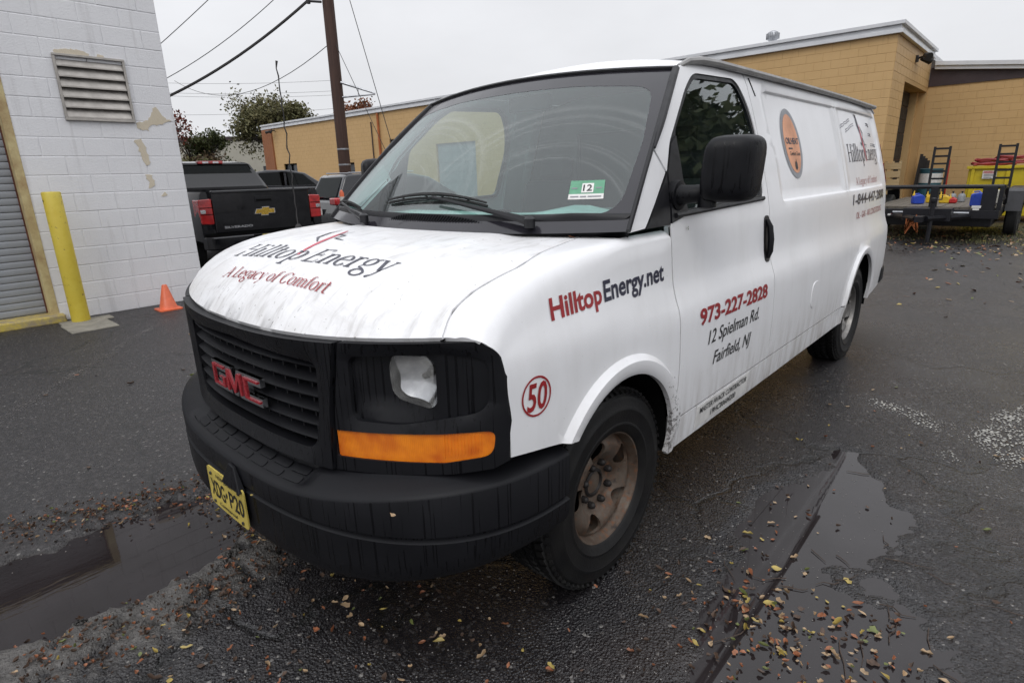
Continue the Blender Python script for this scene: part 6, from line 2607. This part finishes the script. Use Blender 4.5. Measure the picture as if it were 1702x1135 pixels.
def jerry(name, label, cat, loc, mat, w=.24, h=.27, d=.16, rz=0):
    t_ = thing(name, label, cat, loc, rz)
    P_ = roundpoly([(-w / 2, 0), (w / 2, 0), (w / 2, h * .72), (w * .22, h), (-w / 2, h * .88)], .04)
    mb = MB().use(mat).prism(P_, lambda x, z: (x, -d / 2, z), lambda x, z: (x, d / 2, z))
    mb.build('can', t_, smooth=30, bevel=.02)
    mb = MB().use(mat).tube([(-w * .38, 0, h * .86), (-w * .30, 0, h * 1.02), (0, 0, h * 1.06), (w * .12, 0, h * .97)], .014, 6)
    mb.build('handle', t_)
    mb = MB().use('plastic_yellow').lathe([(.025, 0), (.025, .03), (.012, .05), (.010, .10), (0, .10)], 10, 'z', (-w * .40, 0, h * .86))
    mb.build('spout', t_)
    return t_


DZ = .650
jerry('jerry_can', 'large blue fuel can near the right end of the trailer deck', 'fuel can', (.93, 13.0, DZ + .0), 'plastic_blue', .22, .27, .16)
jerry('jerry_can', 'small blue can lying left of the middle rail post on the trailer', 'fuel can', (-.12, 13.6, DZ), 'plastic_blue', .22, .20, .14, .5)
jerry('jerry_can', 'squat yellow fuel can right of the middle rail post on the trailer', 'fuel can', (.30, 14.0, DZ), 'plastic_yellow', .19, .16, .14)
jerry('jerry_can', 'small yellow can half hidden behind the middle rail post on the trailer', 'fuel can', (.03, 14.1, DZ), 'plastic_yellow', .14, .16, .14)
jerry('jerry_can', 'flat red fuel can beside the yellow one on the trailer', 'fuel can', (.45, 14.0, DZ), 'plastic_red', .14, .11, .14)
for k, x in enumerate((.37, .53)):
    g_ = thing('gas_cylinder', 'grey gas cylinder standing behind the red can on the trailer', 'gas cylinder', (x, 14.6, DZ), 0, 'grey gas cylinders on the trailer deck')
    mb = MB().use('cylinder_grey').lathe([(.06, 0), (.07, .01), (.07, .13), (.05, .165), (.02, .18), (0, .18)], 14, 'z')
    mb.build('tank', g_)
    mb = MB().use('wire_black').lathe([(.016, .18), (.016, .21), (.03, .215), (.03, .225), (0, .226)], 8, 'z')
    mb.build('valve', g_)
wt = thing('sprayer_tank', 'off-white plastic spray tank with black hose at the right trailer corner', 'sprayer tank', (1.20, 13.2, DZ))
P_ = roundpoly([(-.075, 0), (.06, 0), (.09, .30), (-.06, .30)], .03)
mb = MB().use('plastic_white').prism(P_, lambda x, z: (x, -.08, z), lambda x, z: (x, .08, z))
mb.build('tank', wt, bevel=.02)
mb = MB().use('wire_black').tube([(.08, -.10, .28), (.13, -.11, .15), (.06, -.12, .06), (-.08, -.12, .0), (-.12, -.10, -.10)], .018, 6).lathe([(.03, 0), (.03, .02), (0, .02)], 10, 'y', (-.03, -.09, .15))
mb.build('hose', wt)

DU = thing('dumpster', 'yellow steel dumpster with a danger sign against the tan wall', 'dumpster', (1.55, 17.8, 0))
mb = MB().use('dumpster_yellow')
mb.prism([(-1.26, .14), (1.6, .14), (1.6, 1.36), (-1.26, 1.36)], lambda x, z: (x, 0, z), lambda x, z: (x, 1.6, z))
mb.build('bin', DU, smooth=0, bevel=.02)
mb = MB().use('dumpster_yellow')
mb.box2((-1.30, -.06, 1.30), (1.64, 0, 1.37))
for x in (-1.2, -.5, .6, 1.4):
    mb.box2((x, -.045, .16), (x + .07, 0, 1.30))
mb.box2((-1.30, -.05, .42), (1.64, .0, .50))
mb.build('rim_rail', DU, smooth=0, bevel=.006)
for x in (-1.1, 1.3):
    mb = MB().use('rubber_black').lathe([(.07, -.03), (.07, .03)], 14, 'x', (x, .15, .07))
    mb.build('castor', DU)
mb = MB().use('sign_white').box2((-.96, -.056, 1.06), (-.68, -.047, 1.25))
sg = mb.build('danger_sign', DU, smooth=0)
mb = MB().use('plastic_red').box2((-.945, -.0575, 1.185), (-.695, -.0565, 1.24))
mb.build('sign_header', sg, smooth=0)
mb = MB().use('sign_white')
place_text(mb, 'DANGER', lambda x, z: (x, -.059, z), (-.93, 1.197), (-.71, 1.197), .030, .02)
mb.use('lettering_black')
for k in range(3):
    mb.box2((-.93, -.0575, 1.150 - .035 * k), (-.71 - .03 * k, -.0568, 1.162 - .035 * k))
mb.build('sign_lettering', sg, smooth=0, fix=False)
mb = MB().use('hose_red')
r_ = random.Random(4)
for k in range(7):
    cx_, cy_, rz_ = -.75 + r_.uniform(-.2, .5), .45 + r_.uniform(-.15, .25), r_.uniform(.24, .46)
    mb.tube([(cx_ + rz_ * 1.25 * math.cos(2 * math.pi * j / 26), cy_ + .5 * rz_ * math.sin(2 * math.pi * j / 26), 1.40 + .030 * k + .015 * math.sin(j * .9 + k)) for j in range(27)], .026, 6)
mb.tube([(-1.2, .2, 1.40), (-.9, .25, 1.43), (-.5, .2, 1.42), (.1, .3, 1.45), (.5, .3, 1.43)], .026, 6)
tag(mb.build('coiled_hose', None, loc=(1.55, 17.8, 0)), 'dark red hose coiled on top of the yellow dumpster', 'hose')
PT = thing('pallet', 'wooden pallet standing upright beside the side entrance of the tan building', 'pallet', (-1.17, 16.45, 0))
for k in range(7):
    mb = MB().use('pallet_wood').box2((-.18, -.05, .12 + k * .205), (.20, -.028, .12 + k * .205 + .155))
    mb.build('board', PT, smooth=0, bevel=.004)
for x in (-.15, .0, .16):
    mb = MB().use('pallet_wood').box2((x - .022, -.028, .08), (x + .022, .07, 1.55))
    mb.build('stringer', PT, smooth=0)
LB = thing('leaning_boards', 'dark boards leaning upright against the tan wall', 'boards', (-1.10, 20.75, 0))
for k in range(4):
    mb = MB().use('planks_dark').box((-.14 + .085 * k, -.04 * k, .86 - .03 * k), (.08, .03, 1.78 - .07 * k), Matrix.Rotation(rad(-5), 3, 'X') @ Matrix.Rotation(rad(2.5 - k), 3, 'Y'))
    mb.build('board', LB, smooth=0)
DR = thing('drum', 'dark teal drum standing behind the left ramp', 'drum', (-.60, 18.6, 0))
mb = MB().use('drum_teal').lathe([(.27, 0), (.28, .02), (.27, .05), (.27, .42), (.285, .44), (.27, .46), (.27, .85), (.285, .87), (.27, .89), (.27, 1.28), (.28, 1.32), (.26, 1.33), (0, 1.30)], 24, 'z')
mb.build('shell', DR)
mb = MB().use('sign_white').lathe([(.272, .95), (.272, 1.20)], 24, 'z')
mb.build('drum_label', DR, fix=False)
mb = MB().use('plastic_red').tube([(-.33, 19.6, .02), (-.36, 19.75, 1.55)], .025, 8)
tag(mb.build('red_pole', None), 'thin red pole leaning on the tan wall right of the left ramp', 'pole')

# ================================================================== TREES
def leaf_mat(name, cols, rough=.6):
    t = NT(name)
    g = t.geo()
    n = t.noise(g, .9, 4, .6)
    n2 = t.noise(g, 6.0, 3, .6)
    c = t.mix(t.rng(n, .34, .66, 0, 1), cols[0], cols[1])
    c = t.mix(t.rng(n2, .45, .75, 0, .7), c, cols[2])
    t.set(color=c, rough=rough, spec=.25)


leaf_mat('leaf_green', [(.035, .050, .018), (.065, .075, .022), (.10, .09, .03)])
leaf_mat('leaf_olive', [(.095, .100, .045), (.135, .125, .055), (.17, .13, .06)])
leaf_mat('leaf_rust', [(.16, .05, .022), (.22, .085, .03), (.10, .045, .025)])
leaf_mat('leaf_red', [(.13, .02, .018), (.17, .045, .02), (.07, .03, .02)])
leaf_mat('leaf_brown', [(.075, .045, .028), (.10, .065, .03), (.05, .045, .02)])
simple('bark', (.055, .046, .040), .85, 0, .3, 6, bump=.4, bscale=30)


def tree(label, loc, h, rx, rz, leaf, nleaf, size, seed, lean=(0, 0), trunk=.2, gap=.25, group=None, cz=None, up=0.0, branches=16):
    r_ = np.random.default_rng(seed)
    t_ = thing('tree', label, 'tree', loc, 0, group)
    cz = h - rz if cz is None else cz
    mb = MB().use('bark')
    fork = max(.8, cz - rz * .75)
    mb.tube([(0, 0, 0), (lean[0] * .3, lean[1] * .3, fork * .5), (lean[0] * .6, lean[1] * .6, fork)], [trunk, trunk * .8, trunk * .65], 8)
    tips = []
    c0 = Vector((lean[0], lean[1], cz))
    for k in range(branches):
        a = 2 * math.pi * k / branches + r_.uniform(-.3, .3)
        e = r_.uniform(-.35, 1.0)
        q = r_.uniform(.65, 1.0)
        tip = c0 + Vector((rx * q * math.cos(a) * math.cos(e), rx * q * math.sin(a) * math.cos(e), rz * q * math.sin(e)))
        st_ = Vector((lean[0] * .6, lean[1] * .6, fork))
        md = st_.lerp(tip, .5) + Vector((r_.uniform(-.3, .3), r_.uniform(-.3, .3), r_.uniform(.0, .5)))
        mb.tube([st_, md, tip], [trunk * .35, trunk * .2, trunk * .05], 5)
        tips.append(md.lerp(tip, .5))
        tips.append(tip)
        for j in range(3):
            b0 = md.lerp(tip, r_.uniform(.1, .8))
            b1 = b0 + Vector(r_.normal(0, 1, 3)) * rx * .26 + Vector((0, 0, up))
            mb.tube([b0, b1], [trunk * .1, trunk * .03], 4)
            tips.append(b1)
    mb.build('trunk', t_)
    tips = np.array([tuple(p) for p in tips])
    ci = r_.integers(0, len(tips), nleaf)
    keep = r_.random(len(tips)) > gap
    ci = ci[keep[ci]]
    n = len(ci)
    spread = rx * .17
    C_ = tips[ci] + r_.normal(0, spread, (n, 3)) * np.array([1, 1, .8])
    A = r_.normal(0, 1, (n, 3))
    A /= np.linalg.norm(A, axis=1)[:, None]
    B = np.cross(A, r_.normal(0, 1, (n, 3)))
    B /= np.linalg.norm(B, axis=1)[:, None]
    S_ = size * r_.uniform(.6, 1.3, (n, 1))
    V = np.stack([C_ - A * S_, C_ + B * S_ * .55, C_ + A * S_, C_ - B * S_ * .55], 1).reshape(-1, 3)
    me = bpy.data.meshes.new('crown')
    me.vertices.add(len(V))
    me.vertices.foreach_set('co', V.astype(np.float32).ravel())
    me.loops.add(4 * n)
    me.loops.foreach_set('vertex_index', np.arange(4 * n, dtype=np.int32))
    me.polygons.add(n)
    me.polygons.foreach_set('loop_start', np.arange(0, 4 * n, 4, dtype=np.int32))
    me.update(calc_edges=True)
    me.materials.append(M(leaf))
    tag(link('crown', me, t_), kind='stuff')
    return t_


tree('tall airy olive green tree rising left of the tan building', (-42.9, 21.0, 0), 8.7, 2.3, 2.5, 'leaf_olive', 8000, .12, 11, lean=(-1.6, -.1), trunk=.24, gap=.08, branches=26, cz=6.0)
tree('dense dark green tree top beside the airy one over the tan roof edge', (-43.3, 23.0, 0), 7.9, 1.5, 1.9, 'leaf_olive', 4200, .13, 12, trunk=.2, gap=.05, cz=5.9, branches=16)
tree('bushy green tree before the cream building', (-47.6, 18.0, 0), 5.6, 1.5, 1.1, 'leaf_green', 2600, .12, 13, trunk=.14, gap=.12, cz=4.2)
tree('bare grey twiggy tree with few leaves beside the red one', (-48.6, 17.0, 0), 5.6, 1.3, 1.5, 'leaf_brown', 420, .10, 14, trunk=.14, gap=.3, cz=4.0, branches=26)
tree('dark red leaved tree peeping past the corner of the white building', (-46.5, 14.7, 0), 8.0, 1.5, 2.0, 'leaf_red', 1500, .12, 15, trunk=.16, gap=.3, cz=5.4)
tree('low russet and yellow bush under the far wires', (-46.2, 16.9, 0), 3.6, 1.7, 1.3, 'leaf_brown', 3400, .12, 16, trunk=.12, gap=.05, cz=2.2)
tree('low yellow green bush behind the cab of the black pickup', (-44.5, 15.7, 0), 3.0, 1.7, 1.2, 'leaf_olive', 3000, .12, 17, trunk=.12, gap=.05, cz=1.8)
tree('small green shrub at the foot of the brick pier', (-37.5, 17.2, 0), 2.3, .8, .9, 'leaf_green', 1400, .10, 18, trunk=.06, gap=.05, cz=1.3)
tree('orange autumn tree top showing above the tan roof', (-41.5, 27.6, 0), 8.0, 1.6, 1.5, 'leaf_rust', 2600, .13, 19, trunk=.2, gap=.15, cz=6.4)
# trees across the yard, seen mirrored in the side glass
for k, (x, y, h) in enumerate(((9.5, 19.0, 11.0), (12.5, 25.5, 12.5), (13.5, 14.5, 10.5))):
    tree(('tall dark tree by the right end of the tan building', 'tallest dark tree behind the right end of the tan building', 'broad dark tree across the yard opposite the trailer')[k], (x, y, 0), h, 3.2, 4.0, 'leaf_green', 6500, .24, 30 + k, trunk=.3, gap=.1, cz=h - 4.2, branches=18)

# ================================================================== GROUND LITTER
simple('leaf_litter_tan', (.37, .26, .155), .55, 0, .35, 40)
simple('leaf_litter_yellow', (.38, .29, .08), .5, 0, .3, 40)
simple('leaf_litter_rust', (.27, .105, .05), .55, 0, .35, 40)
simple('leaf_litter_brown', (.075, .045, .030), .6, 0, .4, 40)
simple('leaf_litter_green', (.13, .15, .045), .5, 0, .3, 40)
simple('twig_brown', (.055, .036, .026), .75, 0, .3, 30)
simple('pebble', (.24, .225, .21), .6, 0, .35, 60)
simple('dry_grass', (.12, .12, .045), .8, 0, .35, 8)
LMS = ['leaf_litter_tan', 'leaf_litter_yellow', 'leaf_litter_rust', 'leaf_litter_brown', 'leaf_litter_green']
r_ = np.random.default_rng(21)


def leaf_geo(L, w, curl, r):
    """a small curled leaf with a mid rib, pointed at both ends"""
    us = [-1, -.55, 0, .55, 1]
    ws = [[.05, .75, 1.0, .7, .02], [.10, .95, .62, .90, .05], [.30, .9, 1.0, .45, .25], [.04, .5, 1.0, .95, .10]][int(r.integers(0, 4))]
    bend = float(r.uniform(-.35, .35)) * L
    tw = float(r.normal(0, .5))
    vs = []
    for u, q in zip(us, ws):
        for v in (-1, 0, 1):
            vs.append((u * L / 2, v * q * w / 2 * float(r.uniform(.8, 1.15)) + bend * u * u * .5, curl * (u * u * .6 + abs(v) * q * .8) + tw * u * v * q * .18 * w + (0 if v else -.10 * curl)))
    return vs, [(3 * i + j, 3 * i + j + 1, 3 * i + j + 4, 3 * i + j + 3) for i in range(4) for j in range(2)]


def surf_z(x, y):
    z = GH(x, y)
    if inside([(x, y)], [(p[0], p[1]) for p in TRENCH])[0]:
        z = max(z, -.0118)
    if inside([(x, y)], POOL)[0]:
        z = max(z, -.0042)
    return z


leaf_protos = {}
for m_ in LMS:
    leaf_protos[m_] = []
    for k in range(6):
        L = (.030, .024, .036, .028, .020, .032)[k]
        vs, fs = leaf_geo(L, L * (.52, .62, .36, .75, .80, .45)[k], (.006, .002, .012, .003, .002, .008)[k], r_)
        mb = MB().use(m_).add(vs, fs)
        leaf_protos[m_].append(mb.mesh('fallen_leaf', 60))


def scatter(n, fn):
    out = []
    while len(out) < n:
        x, y = fn()
        if abs(x) < .95 and -.60 < y < 4.6:
            if not (-.95 < x < .95 and y < -.2):
                continue
        out.append((x, y))
    return out


def band(pts, w):
    def f():
        i = r_.integers(0, len(pts) - 1)
        q = r_.random()
        a, b = np.array(pts[i]), np.array(pts[i + 1])
        p = a + (b - a) * q + r_.normal(0, w, 2)
        return float(p[0]), float(p[1])
    return f


def box_(x0, x1, y0, y1):
    return lambda: (float(r_.uniform(x0, x1)), float(r_.uniform(y0, y1)))


def place_leaves(pts, probs, label, group, smin=.45, smax=1.5):
    for (x, y) in pts:
        m_ = LMS[r_.choice(5, p=probs)]
        o = link('fallen_leaf', leaf_protos[m_][r_.integers(0, 6)])
        o.location = (x, y, surf_z(x, y) + .0035)
        o.rotation_euler = (float(r_.normal(0, .13)), float(r_.normal(0, .13)), float(r_.uniform(0, 6.28)))
        s = float(r_.uniform(smin, smax))
        o.scale = (s, s * float(r_.uniform(.7, 1.1)), s * float(r_.uniform(.5, 1.4)))
        tag(o, label, 'leaf', group)


place_leaves(scatter(50, band([(1.30, .75), (1.45, .35), (1.62, .25), (1.75, .30)], .10)) + scatter(34, band([(1.28, .20), (1.50, .02), (1.72, .12), (1.9, .25)], .11)), [.36, .22, .18, .16, .08],
             'curled fallen leaf in or beside the right hand puddle', 'fallen leaves around the right hand puddle')
place_leaves(scatter(60, box_(1.0, 2.9, -.4, 3.2)), [.40, .18, .24, .12, .06], 'lone fallen leaf on the open asphalt right of the van', 'fallen leaves scattered right of the van')
place_leaves(scatter(46, box_(-.2, 1.3, -1.5, -.45)), [.34, .16, .24, .20, .06], 'fallen leaf on the dark asphalt in front of the bumper', 'fallen leaves before the bumper')
place_leaves(scatter(24, box_(-4.5, -1.1, -1.6, 1.6)), [.3, .08, .40, .18, .04], 'fallen leaf on the old asphalt left of the van', 'fallen leaves left of the van', .8, 1.6)


def stray(m_, k, p, rot, s, label):
    o = link('fallen_leaf', leaf_protos[m_][k])
    o.location, o.rotation_euler, o.scale = p, rot, (s, s, s)
    tag(o, label, 'leaf')


stray('leaf_litter_rust', 1, (.745, .055, T(.745, .055) + .004), (.1, .2, .6), 1.0, 'small rust coloured leaf on the bonnet corner below the windshield')
stray('leaf_litter_rust', 4, (.20, -.035, T(.2, -.04) + .006), (.5, .1, 1.6), .9, 'tiny red brown leaf stuck at the rear edge of the bonnet under the vent bars')
stray('leaf_litter_tan', 1, tuple(Vector(btop(.80, .055)) + Vector((0, 0, .002))), (.2, .3, .4), .75, 'small tan leaf lying on top of the front bumper')
stray('leaf_litter_yellow', 4, tuple(Vector(btop(.30, .055)) + Vector((0, 0, .004))), (.1, .1, 1.0), .5, 'tiny yellow leaf on the bumper step before the grille')
stray('leaf_litter_tan', 0, (.90, -.03, .763), (.2, .2, 1.9), .8, 'small tan leaf resting on top of the rusty front tyre')
stray('leaf_litter_green', 3, (SIDE(.56, 1.275) + .004, .56, 1.275), (0, 1.4, .5), .6, 'small green leaf stuck to the van door under the mirror')


def joined_leaves(name, pts, probs, smin, smax):
    mb = MB()
    for (x, y) in pts:
        m_ = LMS[r_.choice(5, p=probs)]
        L = float(r_.uniform(smin, smax))
        vs, fs = leaf_geo(L, L * float(r_.uniform(.4, .7)), float(r_.uniform(.002, .012)), r_)
        R3 = Matrix.Rotation(float(r_.uniform(0, 6.28)), 3, 'Z') @ Matrix.Rotation(float(r_.normal(0, .3)), 3, 'X') @ Matrix.Rotation(float(r_.normal(0, .25)), 3, 'Y')
        p = Vector((x, y, surf_z(x, y) + .003 + float(r_.uniform(0, .006))))
        mb.use(m_).add([tuple(R3 @ Vector(v) + p) for v in vs], fs)
    o = mb.build(name, None, smooth=60, fix=False)
    tag(o, 'matted wet leaf litter', 'leaf litter', None, 'stuff')
    return o


o = joined_leaves('leaf_litter', scatter(620, band([(-1.40, -1.75), (-1.20, -1.35), (-1.10, -1.05), (-1.02, -.75)], .085)), [.07, .01, .18, .72, .02], .007, .024)
o['label'] = 'matted brown leaf litter along the far edge of the left hand puddle'
o = joined_leaves('leaf_litter', scatter(480, band([(-.16, -1.62), (-.10, -1.35), (-.10, -1.05), (-.14, -.82)], .085)), [.06, .015, .20, .71, .015], .007, .024)
o['label'] = 'matted russet leaf litter on the broken asphalt lip before the bumper'
o = joined_leaves('leaf_litter', scatter(350, band([(-.9, -.75), (-.6, -.6), (-.25, -.75)], .10)) + scatter(200, box_(.0, 1.2, -1.5, -.4)) + scatter(240, band([(1.30, .15), (1.55, .0), (1.8, .2)], .16)) + scatter(90, box_(1.1, 2.8, -.3, 2.5)), [.24, .07, .25, .40, .04], .010, .028)
o['label'] = 'small leaf fragments strewn over the asphalt around the van'
o = joined_leaves('leaf_litter', scatter(500, box_(-1.0, 2.2, 10.5, 15.0)) + scatter(160, box_(.9, 3.5, 5.0, 12.0)), [.35, .10, .3, .2, .05], .04, .09)
o['label'] = 'scattered leaf litter on the yard before the trailer'
# twigs
for k in range(26):
    x, y = scatter(1, [box_(1.45, 2.2, .1, .9), band([(1.6, .35), (1.8, .45)], .12), box_(1.2, 2.4, -.2, 1.6)][k % 3])[0]
    a = float(r_.uniform(0, 6.28))
    L = float(r_.uniform(.06, .17))
    mb = MB().use('twig_brown')
    pts = [(x + math.cos(a) * L * q + float(r_.normal(0, .006)), y + math.sin(a) * L * q + float(r_.normal(0, .006)), 0) for q in (0, .3, .6, 1)]
    mb.tube([(p[0], p[1], surf_z(p[0], p[1]) + .005) for p in pts], [.0019, .0018, .0015, .0008], 5)
    tag(mb.build('twig', None), 'thin brown twig lying by the right hand puddle', 'twig', 'twigs around the right hand puddle')
# loose grit
mb = MB().use('pebble')
for (x, y) in scatter(1100, box_(-.3, 1.5, -1.55, .6)) + scatter(900, box_(1.0, 2.6, -.3, 2.5)) + scatter(700, box_(-3.2, -.9, -1.8, .4)):
    s = float(r_.uniform(.0010, .0032))
    p = Vector((x, y, surf_z(x, y) + s * .4))
    vs = [p + Vector(v) * s * float(r_.uniform(.7, 1.3)) for v in ((1, 0, 0), (0, 1, 0), (-1, 0, 0), (0, -1, 0), (0, 0, .8))]
    mb.add(vs, [(0, 1, 4), (1, 2, 4), (2, 3, 4), (3, 0, 4)])
tag(mb.build('gravel', None, smooth=0, fix=False), 'loose pale grit scattered on the asphalt', 'gravel', None, 'stuff')
# dry grass strip round the trailer wheels
mb = MB().use('dry_grass')
for (x, y) in scatter(5200, box_(-.9, 3.6, 12.2, 16.2)):
    if r_.random() > .35 + .5 * (x > .9):
        continue
    h = float(r_.uniform(.02, .09))
    a = float(r_.uniform(0, 6.28))
    w = .006
    dx, dy = math.cos(a) * w, math.sin(a) * w
    lx, ly = float(r_.normal(0, .03)), float(r_.normal(0, .03))
    mb.add([(x - dx, y - dy, 0), (x + dx, y + dy, 0), (x + lx, y + ly, h)], [(0, 1, 2)])
tag(mb.build('grass', None, smooth=0, fix=False), 'patchy dry grass around the trailer wheels', 'grass', None, 'stuff')
bpy.context.view_layer.update()
